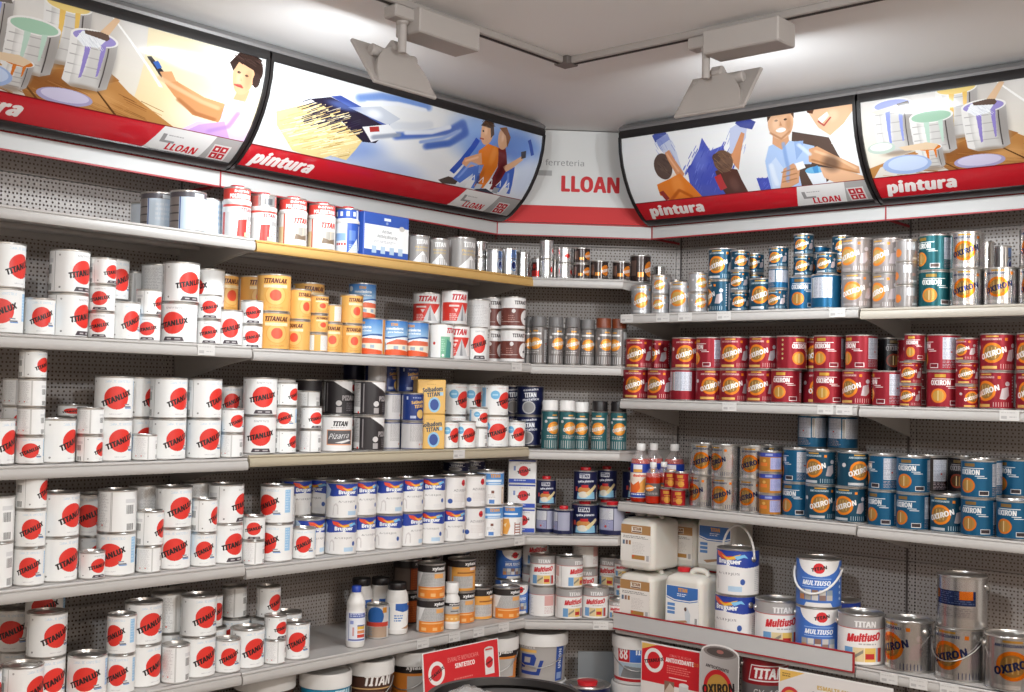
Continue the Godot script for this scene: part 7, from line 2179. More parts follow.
	put("ts_00704_00757", 1.9014, 1.6989, -3.0968, 37.0, "small white red-disc dark-badge tin, upper in front-row fourth stack from corner, second shelf, roller-woman bay")
	put("ta_01066_01205", 2.0119, 1.6226, -3.222, 148.2, "white red-disc tin, lower in rear-row second stack from corner, second shelf, roller-woman bay")
	put("ts_01066_01205", 2.0119, 1.7437, -3.222, 165.6, "white red-disc dark-badge tin, upper in rear-row second stack from corner, second shelf, roller-woman bay")
	put("nh_00787_01009", 1.9938, 1.6226, -3.33, 5.8, "mid-size navy tin with grey disc, lower in rear-row third stack, second shelf, roller-woman bay")
	put("ta_01066_01205", 1.9938, 1.7241, -3.33, 149.0, "white red-disc tin, upper in rear-row third stack from corner, second shelf, roller-woman bay")
	put("ts_01066_01205", 2.0091, 1.6226, -3.1038, -53.4, "white red-disc dark-badge tin, lower in front-row third stack from corner, second shelf, roller-woman bay")
	put("ts_01066_01205", 2.0126, 1.7437, -3.1038, -1.7, "white red-disc dark-badge tin, upper in front-row third stack from corner, second shelf, roller-woman bay")
	put("ts_00704_00757", 2.102, 1.6226, -3.0845, -34.3, "small white red-disc dark-badge tin, lower in front-row second stack from corner, second shelf, roller-woman bay")
	put("ts_00704_00757", 2.102, 1.6989, -3.0845, -34.3, "small white red-disc dark-badge tin, upper in front-row second stack from corner, second shelf, roller-woman bay")
	put("ts_01066_01205", 2.17, 1.6226, -3.201, -64.2, "white red-disc dark-badge tin, lower in rear-row first stack from corner, second shelf, roller-woman bay")
	put("ts_01066_01205", 2.17, 1.7437, -3.201, -82.8, "white red-disc dark-badge tin, upper in rear-row first stack from corner, second shelf, roller-woman bay")
	put("ts_00807_01102", 2.1803, 1.6226, -3.0907, -29.5, "mid-size white red-disc dark-badge tin, front-row first spot from corner, second shelf, roller-woman bay")
	# brush bay, second shelf
	put("ts_00704_00757", 2.2586, 1.6166, -3.0841, -30.5, "small white red-disc dark-badge tin, lower in front-row twelfth stack from corner, second shelf, brush bay")
	put("ts_00704_00757", 2.2586, 1.6929, -3.0841, -30.5, "small white red-disc dark-badge tin, upper in front-row twelfth stack from corner, second shelf, brush bay")
	put("tk_01066_01205", 2.3595, 1.6166, -3.2028, -24.5, "ochre tin with red dot, lower in rear-row seventh stack from corner, second shelf, brush bay")
	put("tk_01066_01205", 2.3595, 1.7377, -3.2028, -18.6, "ochre tin with red dot, upper in rear-row seventh stack from corner, second shelf, brush bay")
	put("tk_01066_01205", 2.2642, 1.6166, -3.2571, -23.6, "ochre tin with red dot, lower in rear-row eighth stack from corner, second shelf, brush bay")
	put("tk_01066_01205", 2.2642, 1.7377, -3.2571, 1.7, "ochre tin with red dot, upper in rear-row eighth stack from corner, second shelf, brush bay")
	put("tk_01066_01205", 2.3496, 1.6166, -3.0937, -25.8, "ochre tin with red dot, lower in front-row eleventh stack from corner, second shelf, brush bay")
	put("tk_01066_01205", 2.3496, 1.7377, -3.0937, -34.4, "ochre tin with red dot, upper in front-row eleventh stack from corner, second shelf, brush bay")
	put("tk_00787_01009", 2.4448, 1.6166, -3.085, -61.9, "mid-size ochre tin with red dot, lower in front-row tenth stack, second shelf, brush bay")
	put("tk_00787_01009", 2.4448, 1.7181, -3.085, -1.4, "mid-size ochre tin with red dot, upper in front-row tenth stack, second shelf, brush bay")
	put("tk_01066_01205", 2.5976, 1.6166, -3.226, -27.3, "ochre tin with red dot, lower in rear-row sixth stack from corner, second shelf, brush bay")
	put("tk_01066_01205", 2.5976, 1.7377, -3.226, -15.3, "ochre tin with red dot, upper in rear-row sixth stack from corner, second shelf, brush bay")
	put("tk_00662_00623", 2.5199, 1.6166, -3.0771, 140.8, "small ochre tin with red dot, bottom of front-row ninth stack, second shelf, brush bay")
	put("tk_00662_00623", 2.5199, 1.6795, -3.0771, -9.2, "small ochre tin with red dot, middle of front-row ninth stack, second shelf, brush bay")
	put("tk_00662_00623", 2.5199, 1.7424, -3.0771, -15.6, "small ochre tin with red dot, top of front-row ninth stack, second shelf, brush bay")
	put("tk_00787_01009", 2.5927, 1.6166, -3.0968, -34.2, "mid-size ochre tin with red dot, lower in front-row eighth stack, second shelf, brush bay")
	put("tk_00662_00623", 2.5927, 1.7181, -3.0968, 140.1, "small ochre tin with red dot, upper in front-row eighth stack, second shelf, brush bay")
	put("tk_00787_01009", 2.674, 1.6166, -3.0893, -23.4, "mid-size ochre tin with red dot, lower in front-row seventh stack, second shelf, brush bay")
	put("tk_00787_01009", 2.674, 1.7181, -3.0893, -14.1, "mid-size ochre tin with red dot, upper in front-row seventh stack, second shelf, brush bay")
	put("hf_00973_01288", 2.8216, 1.6166, -3.2023, -24.0, "blue-sky tin with red-roofed house, lower in rear-row fifth stack from corner, second shelf, brush bay")
	put("hf_00973_01288", 2.8216, 1.746, -3.2023, -35.8, "blue-sky tin with red-roofed house, upper in rear-row fifth stack from corner, second shelf, brush bay")
	put("hf_00973_01288", 2.7826, 1.6166, -3.1061, -78.8, "blue-sky tin with red-roofed house, rear-row fourth spot from corner, second shelf, brush bay")
	put("hf_00973_01288", 2.8825, 1.6166, -3.0973, -37.0, "blue-sky tin with red-roofed house, front-row sixth spot from corner, second shelf, brush bay")
	put("hf_00973_01288", 2.9898, 1.6166, -3.0987, -58.5, "blue-sky tin with red-roofed house, front-row fifth spot from corner, second shelf, brush bay")
	put("rw_00973_01288", 3.1512, 1.6166, -3.206, -44.5, "white tin with red wedge, lower in rear-row third stack from corner, second shelf, brush bay")
	put("rw_01066_01205", 3.1512, 1.746, -3.206, -44.5, "white tin with red wedge, upper in rear-row third stack from corner, second shelf, brush bay")
	put("gp_00973_01288", 3.1172, 1.6166, -3.0985, -39.4, "white tin with green patch, front-row fourth spot from corner, second shelf, brush bay")
	put("rw_00973_01288", 3.2167, 1.6166, -3.1111, -34.4, "white tin with red wedge, lower in front-row third stack from corner, second shelf, brush bay")
	put("rw_00973_01288", 3.2005, 1.746, -3.1111, -19.1, "white tin with red wedge, upper in front-row third stack from corner, second shelf, brush bay")
	put("ts_00787_01277", 3.3087, 1.6166, -3.0894, -35.4, "white red-disc dark-badge tin, front-row second spot from corner, second shelf, brush bay")
	put("pw_01066_01205", 3.3926, 1.6166, -3.1757, -46.9, "plain off-white tin, lower in rear-row second stack from corner, second shelf, brush bay")
	put("pw_01066_01205", 3.3926, 1.7377, -3.1757, -35.4, "plain off-white tin, upper in rear-row second stack from corner, second shelf, brush bay")
	put("bb_00973_01288", 3.4963, 1.6166, -3.1916, -30.2, "white tin with brown band, lower in rear-row first stack from corner, second shelf, brush bay")
	put("bb_00973_01288", 3.4963, 1.746, -3.1916, -36.1, "white tin with brown band, upper in rear-row first stack from corner, second shelf, brush bay")
	put("bb_00973_01288", 3.5167, 1.6166, -3.0934, -31.1, "white tin with brown band, lower in front-row first stack from corner, second shelf, brush bay")
	put("bb_00973_01288", 3.5167, 1.746, -3.0934, -25.0, "white tin with brown band, upper in front-row first stack from corner, second shelf, brush bay")
	# corner bay, second shelf
	put("cg_00642_01905", 3.6288, 1.6126, -3.1078, -32.0, "grey spray can, rear-row first spot from brush bay, second shelf, corner")
	put("cg_00642_01905", 3.6158, 1.6126, -3.0418, -86.8, "grey spray can, front-row first spot from brush bay, second shelf, corner")
	put("cg_00642_01905", 3.6635, 1.6126, -2.9945, -33.3, "grey spray can, front-row second spot from brush bay, second shelf, corner")
	put("cg_00642_01905", 3.7096, 1.6126, -2.9457, -51.6, "grey spray can, front-row third spot from brush bay, second shelf, corner")
	put("cg_00642_01854", 3.7708, 1.6126, -2.9178, -52.3, "grey spray can, front-row fourth spot from brush bay, second shelf, corner")
	put("cb_00642_01905", 3.7943, 1.6126, -2.8548, -35.6, "grey brown-capped spray can, front-row fifth spot from brush bay, second shelf, corner")
	put("cb_00642_01905", 3.8528, 1.6126, -2.8219, -98.3, "grey brown-capped spray can, front-row sixth spot from brush bay, second shelf, corner")
	# corner bay, third shelf
	put("cw_00662_01957", 3.6552, 1.2766, -3.0084, -23.8, "teal white-capped spray can, front-row first spot from brush bay, third shelf, corner")
	put("cw_00662_01957", 3.7032, 1.2766, -2.9586, -33.9, "teal white-capped spray can, front-row second spot from brush bay, third shelf, corner")
	put("cw_00662_01905", 3.7704, 1.2766, -2.942, -52.0, "teal white-capped spray can, front-row third spot from brush bay, third shelf, corner")
	put("ck_00662_01957", 3.7948, 1.2766, -2.8663, -70.4, "teal black-capped spray can, front-row fourth spot from brush bay, third shelf, corner")
	put("ck_00662_01957", 3.8482, 1.2766, -2.8119, -53.8, "teal black-capped spray can, front-row fifth spot from brush bay, third shelf, corner")
	# roller-woman bay, third shelf
	put("ta_01066_01205", 1.4601, 1.2776, -3.1061, 35.1, "white red-disc tin, front-row ninth spot from corner, third shelf, roller-woman bay")
	put("ta_00704_00757", 1.5478, 1.2776, -3.0797, -23.7, "small white red-disc tin, bottom of front-row eighth stack from corner, third shelf, roller-woman bay")
	put("ta_00704_00757", 1.5478, 1.3539, -3.0797, 153.4, "small white red-disc tin, second in front-row eighth stack from corner, third shelf, roller-woman bay")
	put("ta_00704_00757", 1.5478, 1.4302, -3.0797, 153.4, "small white red-disc tin, third in front-row eighth stack from corner, third shelf, roller-woman bay")
	put("ta_00704_00757", 1.5478, 1.5065, -3.0797, 28.5, "small white red-disc tin, top of front-row eighth stack from corner, third shelf, roller-woman bay")
	put("ta_00704_00757", 1.5625, 1.2776, -3.196, 153.9, "small white red-disc tin, bottom of rear-row sixth stack from corner, third shelf, roller-woman bay")
	put("ta_00704_00757", 1.5625, 1.3539, -3.196, 2.0, "small white red-disc tin, middle of rear-row sixth stack from corner, third shelf, roller-woman bay")
	put("ta_00704_00757", 1.5625, 1.4302, -3.196, 153.9, "small white red-disc tin, top of rear-row sixth stack from corner, third shelf, roller-woman bay")
	put("ta_01066_01205", 1.6342, 1.2776, -3.1098, 32.6, "white red-disc tin, front-row seventh spot from corner, third shelf, roller-woman bay")
	put("ta_00704_00757", 1.7202, 1.2776, -3.0788, 39.4, "small white red-disc tin, lower in front-row sixth stack from corner, third shelf, roller-woman bay")
	put("ta_00704_00757", 1.7202, 1.3539, -3.0788, 150.9, "small white red-disc tin, upper in front-row sixth stack from corner, third shelf, roller-woman bay")
	put("ta_01066_01205", 1.7654, 1.2776, -3.256, 151.5, "white red-disc tin, lower in rear-row fifth stack from corner, third shelf, roller-woman bay")
	put("ta_0088_00361", 1.7654, 1.3987, -3.256, -28.5, "white red-disc tin, upper in rear-row fifth stack from corner, third shelf, roller-woman bay")
	put("ta_01066_01205", 1.8068, 1.2776, -3.1084, -2.2, "white red-disc tin, lower in front-row fifth stack from corner, third shelf, roller-woman bay")
	put("ta_01066_01205", 1.8068, 1.3987, -3.1084, -21.6, "white red-disc tin, upper in front-row fifth stack from corner, third shelf, roller-woman bay")
	put("ta_01066_01205", 1.9368, 1.2776, -3.206, 10.9, "white red-disc tin, lower in rear-row fourth stack from corner, third shelf, roller-woman bay")
	put("ta_01066_01205", 1.9368, 1.3987, -3.206, 35.8, "white red-disc tin, upper in rear-row fourth stack from corner, third shelf, roller-woman bay")
	put("ta_00704_00757", 1.8944, 1.2776, -3.0821, 166.0, "small white red-disc tin, front-row fourth spot from corner, third shelf, roller-woman bay")
	put("ta_01066_01205", 1.9833, 1.2776, -3.1039, 2.2, "white red-disc tin, lower in front-row third stack from corner, third shelf, roller-woman bay")
	put("ta_01066_01205", 1.9833, 1.3987, -3.1039, 9.5, "white red-disc tin, upper in front-row third stack from corner, third shelf, roller-woman bay")
	put("ta_01066_01205", 2.1058, 1.2776, -3.1033, -6.1, "white red-disc tin, lower in front-row second stack from corner, third shelf, roller-woman bay")
	put("ta_01066_01205", 2.1058, 1.3987, -3.1033, 20.9, "white red-disc tin, upper in front-row second stack from corner, third shelf, roller-woman bay")
	put("ta_01066_01205", 2.12, 1.2776, -3.216, -33.4, "white red-disc tin, lower in rear-row third stack from corner, third shelf, roller-woman bay")
	put("ta_01066_01205", 2.12, 1.3987, -3.216, 8.7, "white red-disc tin, upper in rear-row third stack from corner, third shelf, roller-woman bay")
	put("ta_00704_00757", 2.1986, 1.2776, -3.0852, 144.5, "small white red-disc tin, lower in front-row first stack from corner, third shelf, roller-woman bay")
	put("ta_00704_00757", 2.1986, 1.3539, -3.0852, -4.1, "small white red-disc tin, upper in front-row first stack from corner, third shelf, roller-woman bay")
	put("ta_01066_01205", 2.2729, 1.2776, -3.206, -35.3, "white red-disc tin, lower in rear-row second stack from corner, third shelf, roller-woman bay")
	put("ta_00787_01009", 2.2729, 1.3987, -3.206, -23.8, "mid-size white red-disc tin, upper in rear-row second stack from corner, third shelf, roller-woman bay")
	put("ta_00787_01009", 2.3657, 1.2776, -3.276, 6.2, "mid-size white red-disc tin, lower in rear-row first stack from corner, third shelf, roller-woman bay")
	put("ta_01066_01205", 2.3657, 1.3791, -3.276, 32.6, "white red-disc tin, upper in rear-row first stack from corner, third shelf, roller-woman bay")
	# brush bay, third shelf
	put("ts_01066_01205", 2.3153, 1.2866, -3.1038, -31.0, "white red-disc dark-badge tin, lower in front-row fourteenth stack from corner, third shelf, brush bay")
	put("ts_01066_01205", 2.3153, 1.4077, -3.1038, -25.2, "white red-disc dark-badge tin, upper in front-row fourteenth stack from corner, third shelf, brush bay")
	put("ta_00704_00757", 2.4048, 1.2866, -3.0847, 22.5, "small white red-disc tin, bottom of front-row thirteenth stack from corner, third shelf, brush bay")
	put("ta_00704_00757", 2.4048, 1.3629, -3.0847, -46.5, "small white red-disc tin, middle of front-row thirteenth stack from corner, third shelf, brush bay")
	put("ta_00704_00757", 2.4048, 1.4392, -3.0847, 17.2, "small white red-disc tin, top of front-row thirteenth stack from corner, third shelf, brush bay")
	put("ta_01066_01205", 2.4817, 1.2866, -3.222, -38.0, "white red-disc tin, lower in rear-row eleventh stack from corner, third shelf, brush bay")
	put("pw_01066_01205", 2.4817, 1.4077, -3.222, -38.0, "plain off-white tin, upper in rear-row eleventh stack from corner, third shelf, brush bay")
	put("ts_00704_00757", 2.5092, 1.2866, -3.0852, 140.9, "small white red-disc dark-badge tin, lower in front-row twelfth stack from corner, third shelf, brush bay")
	put("ts_00704_00757", 2.5092, 1.3629, -3.0852, -4.4, "small white red-disc dark-badge tin, upper in front-row twelfth stack from corner, third shelf, brush bay")
	put("ts_00787_01009", 2.5546, 1.2866, -3.16, 141.4, "mid-size white red-disc dark-badge tin, lower in rear-row tenth stack from corner, third shelf, brush bay")
	put("ts_00787_01009", 2.5546, 1.3881, -3.16, 141.4, "mid-size white red-disc dark-badge tin, upper in rear-row tenth stack from corner, third shelf, brush bay")
	put("pf_01066_01205", 2.6318, 1.2866, -3.0991, -34.6, "white tin with slate picture, front-row eleventh spot from corner, third shelf, brush bay")
	put("pz_01066_01205", 2.638, 1.2866, -3.2662, 140.6, "black tin with white corner, lower in rear-row ninth stack from corner, third shelf, brush bay")
	put("pz_01066_01205", 2.638, 1.4077, -3.2662, 158.0, "black tin with white corner, upper in rear-row ninth stack from corner, third shelf, brush bay")
	put("pz_01066_01205", 2.7099, 1.2866, -3.1835, -28.8, "black tin with white corner, lower in rear-row eighth stack from corner, third shelf, brush bay")
	put("pz_01066_01205", 2.7099, 1.4077, -3.1835, -28.8, "black tin with white corner, upper in rear-row eighth stack from corner, third shelf, brush bay")
	put("pz_01066_01205", 2.7722, 1.2866, -3.0933, -4.7, "black tin with white corner, lower in front-row tenth stack from corner, third shelf, brush bay")
	put("pz_01066_01205", 2.7722, 1.4077, -3.0933, -4.7, "black tin with white corner, upper in front-row tenth stack from corner, third shelf, brush bay")
	put("pz_01066_01205", 2.9092, 1.2866, -3.336, 138.9, "black tin with white corner, bottom of rear-row seventh stack from corner, third shelf, brush bay")
	put("pz_01066_01205", 2.9092, 1.4077, -3.336, 138.9, "black tin with white corner, middle of rear-row seventh stack from corner, third shelf, brush bay")
	put("nh_00787_00618", 2.9092, 1.5288, -3.336, 138.9, "navy tin with grey disc, top of rear-row seventh stack from corner, third shelf, brush bay")
	put("ns_00787_01009", 2.9095, 1.2866, -3.2161, 137.9, "mid-size navy tin with ochre words, bottom of rear-row sixth stack, third shelf, brush bay")
	put("ns_00787_01009", 2.9095, 1.3881, -3.2161, -42.1, "mid-size navy tin with ochre words, middle of rear-row sixth stack, third shelf, brush bay")
	put("ns_00787_01009", 2.9095, 1.4896, -3.2161, 155.3, "mid-size navy tin with ochre words, top of rear-row sixth stack, third shelf, brush bay")
	put("ns_00787_01009", 2.9056, 1.2866, -3.1344, 142.7, "mid-size navy tin with ochre words, lower in front-row ninth stack, third shelf, brush bay")
	put("ns_00787_01009", 2.9056, 1.3881, -3.1344, 148.5, "mid-size navy tin with ochre words, upper in front-row ninth stack, third shelf, brush bay")
	put("ns_00787_01009", 2.9871, 1.2866, -3.2475, -42.8, "mid-size navy tin with ochre words, bottom of rear-row fifth stack, third shelf, brush bay")
	put("ns_00787_01009", 2.9871, 1.3881, -3.2475, -42.8, "mid-size navy tin with ochre words, middle of rear-row fifth stack, third shelf, brush bay")
	put("ns_00787_01009", 2.9871, 1.4896, -3.2475, 1.6, "mid-size navy tin with ochre words, top of rear-row fifth stack, third shelf, brush bay")
	put("ns_00787_01009", 2.9659, 1.2866, -3.0793, 124.6, "mid-size navy tin with ochre words, lower in front-row eighth stack, third shelf, brush bay")
	put("ns_00787_01009", 2.9659, 1.3881, -3.0793, -26.4, "mid-size navy tin with ochre words, upper in front-row eighth stack, third shelf, brush bay")
	put("ns_00787_01009", 3.0391, 1.2866, -3.1845, -43.5, "mid-size navy tin with ochre words, bottom of rear-row fourth stack, third shelf, brush bay")
	put("ns_00787_01009", 3.0391, 1.3881, -3.1845, -43.5, "mid-size navy tin with ochre words, middle of rear-row fourth stack, third shelf, brush bay")
	put("ns_00787_01009", 3.0391, 1.4896, -3.1845, -19.9, "mid-size navy tin with ochre words, top of rear-row fourth stack, third shelf, brush bay")
	put("ob_01056_01257", 3.0603, 1.2866, -3.091, -30.2, "ochre carton with blue disc, lower in front-row seventh stack from corner, third shelf, brush bay")
	put("ob_01056_01257", 3.0603, 1.4129, -3.091, -30.2, "ochre carton with blue disc, upper in front-row seventh stack from corner, third shelf, brush bay")
	put("tw_00787_01009", 3.1567, 1.2866, -3.086, -10.9, "mid-size white tin with blue-and-red discs, front-row sixth spot from corner, third shelf, brush bay")
	put("tw_00787_01009", 3.2455, 1.2866, -3.081, -35.0, "mid-size white tin with blue-and-red discs, front-row fifth spot from corner, third shelf, brush bay")
	put("tw_01066_01205", 3.2886, 1.2866, -3.191, -17.8, "white tin with blue-and-red discs, lower in rear-row third stack from corner, third shelf, brush bay")
	put("tw_01066_01205", 3.2886, 1.4077, -3.191, -3.8, "white tin with blue-and-red discs, upper in rear-row third stack from corner, third shelf, brush bay")
	put("tw_01066_01205", 3.4108, 1.2866, -3.2079, -18.7, "white tin with blue-and-red discs, lower in rear-row second stack from corner, third shelf, brush bay")
	put("tw_01066_01205", 3.4108, 1.4077, -3.2079, -12.0, "white tin with blue-and-red discs, upper in rear-row second stack from corner, third shelf, brush bay")
	put("tw_00704_00757", 3.3332, 1.2866, -3.096, 132.9, "small white tin with blue-and-red discs, lower in front-row fourth stack, third shelf, brush bay")
	put("tw_00704_00757", 3.3332, 1.3629, -3.096, -19.1, "small white tin with blue-and-red discs, upper in front-row fourth stack, third shelf, brush bay")
	put("tw_01066_01205", 3.4304, 1.2866, -3.0991, -47.9, "white tin with blue-and-red discs, lower in front-row third stack from corner, third shelf, brush bay")
	put("tw_01066_01205", 3.4246, 1.4077, -3.0991, -5.8, "white tin with blue-and-red discs, upper in front-row third stack from corner, third shelf, brush bay")
	put("tw_00787_01009", 3.5311, 1.2866, -3.081, -37.4, "mid-size white tin with blue-and-red discs, front-row second spot from corner, third shelf, brush bay")
	put("nh_01066_01205", 3.6788, 1.2866, -3.2304, -37.2, "navy tin with grey disc, lower in rear-row first stack from corner, third shelf, brush bay")
	put("nh_01066_01205", 3.6788, 1.4077, -3.2304, -37.2, "navy tin with grey disc, upper in rear-row first stack from corner, third shelf, brush bay")
	put("nh_01066_01205", 3.6651, 1.2866, -3.1216, -55.3, "navy tin with grey disc, lower in front-row first stack from corner, third shelf, brush bay")
	put("nh_01066_01205", 3.6651, 1.4077, -3.1216, -49.5, "navy tin with grey disc, upper in front-row first stack from corner, third shelf, brush bay")
	# roller-woman bay, fourth shelf
	put("ta_01066_01205", 1.4671, 0.9546, -3.1055, 154.5, "white red-disc tin, lower in front-row ninth stack from corner, fourth shelf, roller-woman bay")
	put("ta_01066_01205", 1.4671, 1.0757, -3.1055, 137.1, "white red-disc tin, upper in front-row ninth stack from corner, fourth shelf, roller-woman bay")
	put("ta_00787_01009", 1.5607, 0.9546, -3.0854, -26.7, "mid-size white red-disc tin, bottom of front-row eighth stack from corner, fourth shelf, roller-woman bay")
	put("ta_00787_01009", 1.5607, 1.0561, -3.0854, -21.0, "mid-size white red-disc tin, middle of front-row eighth stack from corner, fourth shelf, roller-woman bay")
	put("ta_00787_01009", 1.5607, 1.1576, -3.0854, 41.7, "mid-size white red-disc tin, top of front-row eighth stack from corner, fourth shelf, roller-woman bay")
	put("ta_01066_01205", 1.6535, 0.9546, -3.1086, 14.0, "white red-disc tin, lower in front-row seventh stack from corner, fourth shelf, roller-woman bay")
	put("ta_01066_01205", 1.6535, 1.0757, -3.1086, 17.9, "white red-disc tin, upper in front-row seventh stack from corner, fourth shelf, roller-woman bay")
	put("ts_00704_00757", 1.7394, 0.9546, -3.0772, 5.4, "small white red-disc dark-badge tin, front-row sixth spot from corner, fourth shelf, roller-woman bay")
	put("ta_00787_01009", 1.8159, 0.9546, -3.2119, -1.5, "mid-size white red-disc tin, lower in rear-row third stack from corner, fourth shelf, roller-woman bay")
	put("ta_01066_01205", 1.8159, 1.0561, -3.2119, -47.0, "white red-disc tin, upper in rear-row third stack from corner, fourth shelf, roller-woman bay")
	put("ta_01066_01205", 1.8272, 0.9546, -3.1028, -48.0, "white red-disc tin, lower in front-row fifth stack from corner, fourth shelf, roller-woman bay")
	put("ta_01066_01205", 1.8272, 1.0757, -3.1028, 132.0, "white red-disc tin, upper in front-row fifth stack from corner, fourth shelf, roller-woman bay")
	put("ta_00704_00757", 1.918, 0.9546, -3.078, 165.5, "small white red-disc tin, lower in front-row fourth stack from corner, fourth shelf, roller-woman bay")
	put("ta_00787_01009", 1.9206, 1.0309, -3.0821, 36.5, "mid-size white red-disc tin, upper in front-row fourth stack from corner, fourth shelf, roller-woman bay")
	put("ta_01066_01205", 1.9886, 0.9546, -3.2118, -31.8, "white red-disc tin, lower in rear-row second stack from corner, fourth shelf, roller-woman bay")
	put("ta_01066_01205", 1.9886, 1.0757, -3.2118, -158.7, "white red-disc tin, upper in rear-row second stack from corner, fourth shelf, roller-woman bay")
	put("ta_01066_01205", 2.0135, 0.9546, -3.1051, -24.3, "white red-disc tin, lower in front-row third stack from corner, fourth shelf, roller-woman bay")
	put("ta_01066_01205", 2.0135, 1.0757, -3.1051, -4.9, "white red-disc tin, upper in front-row third stack from corner, fourth shelf, roller-woman bay")
	put("ta_00787_01009", 2.1067, 0.9546, -3.0838, -28.4, "mid-size white red-disc tin, lower in front-row second stack from corner, fourth shelf, roller-woman bay")
	put("ta_00787_01009", 2.1067, 1.0561, -3.0838, 34.2, "mid-size white red-disc tin, upper in front-row second stack from corner, fourth shelf, roller-woman bay")
	put("ta_01066_01205", 2.1723, 0.9546, -3.21, -34.1, "white red-disc tin, lower in rear-row first stack from corner, fourth shelf, roller-woman bay")
	put("ta_01066_01205", 2.1723, 1.0757, -3.21, 175.9, "white red-disc tin, upper in rear-row first stack from corner, fourth shelf, roller-woman bay")
	put("ts_01066_01205", 2.2002, 0.9546, -3.104, 3.0, "white red-disc dark-badge tin, lower in front-row first stack from corner, fourth shelf, roller-woman bay")
	put("ts_01066_01205", 2.2002, 1.0757, -3.104, 31.6, "white red-disc dark-badge tin, upper in front-row first stack from corner, fourth shelf, roller-woman bay")
	# brush bay, fourth shelf
	put("ts_00704_00757", 2.288, 0.9426, -3.0783, 155.1, "small white red-disc dark-badge tin, lower in front-row fourteenth stack from corner, fourth shelf, brush bay")
	put("ts_00704_00757", 2.288, 1.0189, -3.0783, -36.5, "small white red-disc dark-badge tin, upper in front-row fourteenth stack from corner, fourth shelf, brush bay")
	put("ta_01066_01205", 2.3958, 0.9426, -3.1036, -74.6, "white red-disc tin, lower in front-row thirteenth stack from corner, fourth shelf, brush bay")
	put("ta_01066_01205", 2.3958, 1.0637, -3.1036, -78.2, "white red-disc tin, upper in front-row thirteenth stack from corner, fourth shelf, brush bay")
	put("ta_00787_01009", 2.4688, 0.9426, -3.1668, -38.2, "mid-size white red-disc tin, lower in rear-row fifth stack from corner, fourth shelf, brush bay")
	put("ta_00787_01009", 2.4688, 1.0441, -3.1668, -68.2, "mid-size white red-disc tin, upper in rear-row fifth stack from corner, fourth shelf, brush bay")
	put("ta_00787_01009", 2.4895, 0.9426, -3.0806, -38.8, "mid-size white red-disc tin, front-row twelfth spot from corner, fourth shelf, brush bay")
	put("tsj_01066_01205", 2.5877, 0.9426, -3.2499, -27.2, "white tin with blue swoosh head, lower in rear-row fourth stack, fourth shelf, brush bay")
	put("tsj_01066_01205", 2.5877, 1.0637, -3.2499, -21.3, "white tin with blue swoosh head, upper in rear-row fourth stack, fourth shelf, brush bay")
	put("tsw_01066_01205", 2.5616, 0.9426, -3.1435, -12.9, "white tin with blue swoosh head, front-row eleventh spot from corner, fourth shelf, brush bay")
	put("tsw_01066_01205", 2.659, 0.9426, -3.0933, -46.5, "white tin with blue swoosh head, lower in front-row tenth stack, fourth shelf, brush bay")
	put("tsw_01066_01205", 2.659, 1.0637, -3.0933, -35.0, "white tin with blue swoosh head, upper in front-row tenth stack, fourth shelf, brush bay")
	put("tsj_01066_01205", 2.6949, 0.9426, -3.2243, -22.3, "white tin with blue swoosh head, lower in rear-row third stack, fourth shelf, brush bay")
	put("tsj_01066_01205", 2.6949, 1.0637, -3.2243, -103.9, "white tin with blue swoosh head, upper in rear-row third stack, fourth shelf, brush bay")
	put("tsj_01066_01205", 2.766, 0.9426, -3.1171, -18.2, "white tin with blue swoosh head, lower in front-row ninth stack, fourth shelf, brush bay")
	put("tsj_01066_01205", 2.766, 1.0637, -3.1171, -30.3, "white tin with blue swoosh head, upper in front-row ninth stack, fourth shelf, brush bay")
	put("tsj_01066_01205", 2.8737, 0.9426, -3.0967, -54.4, "white tin with blue swoosh head, lower in front-row eighth stack, fourth shelf, brush bay")
	put("tsw_01066_01205", 2.8737, 1.0637, -3.0967, -31.3, "white tin with blue swoosh head, upper in front-row eighth stack, fourth shelf, brush bay")
	put("tsw_01066_01205", 2.9829, 0.9426, -3.1054, -13.8, "white tin with blue swoosh head, lower in front-row seventh stack, fourth shelf, brush bay")
	put("tsj_01066_01205", 2.9829, 1.0637, -3.1054, -32.3, "white tin with blue swoosh head, upper in front-row seventh stack, fourth shelf, brush bay")
	put("tsw_01066_01205", 3.0925, 0.9426, -3.1028, -56.3, "white tin with blue swoosh head, lower in front-row sixth stack, fourth shelf, brush bay")
	put("tsj_01066_01205", 3.0925, 1.0637, -3.1028, -50.5, "white tin with blue swoosh head, upper in front-row sixth stack, fourth shelf, brush bay")
	put("tsj_01066_01205", 3.2021, 0.9426, -3.1035, -40.0, "white tin with blue swoosh head, lower in front-row fifth stack, fourth shelf, brush bay")
	put("td_01066_01205", 3.2021, 1.0637, -3.1035, -28.3, "pale tin with small red dot, upper in front-row fifth stack, fourth shelf, brush bay")
	put("td_01066_01205", 3.3117, 0.9426, -3.1023, -41.0, "pale tin with small red dot, lower in front-row fourth stack, fourth shelf, brush bay")
	put("td_01066_01205", 3.3117, 1.0637, -3.1023, -35.2, "pale tin with small red dot, upper in front-row fourth stack, fourth shelf, brush bay")
	put("nh_01066_01205", 3.3642, 0.9426, -3.236, -46.1, "navy tin with grey disc, bottom of rear-row second stack from corner, fourth shelf, brush bay")
	put("nh_01066_01205", 3.3642, 1.0637, -3.236, -46.1, "navy tin with grey disc, middle of rear-row second stack from corner, fourth shelf, brush bay")
	put("nh_01035_00412", 3.3642, 1.1848, -3.236, -46.1, "navy tin with grey disc, top of rear-row second stack from corner, fourth shelf, brush bay")
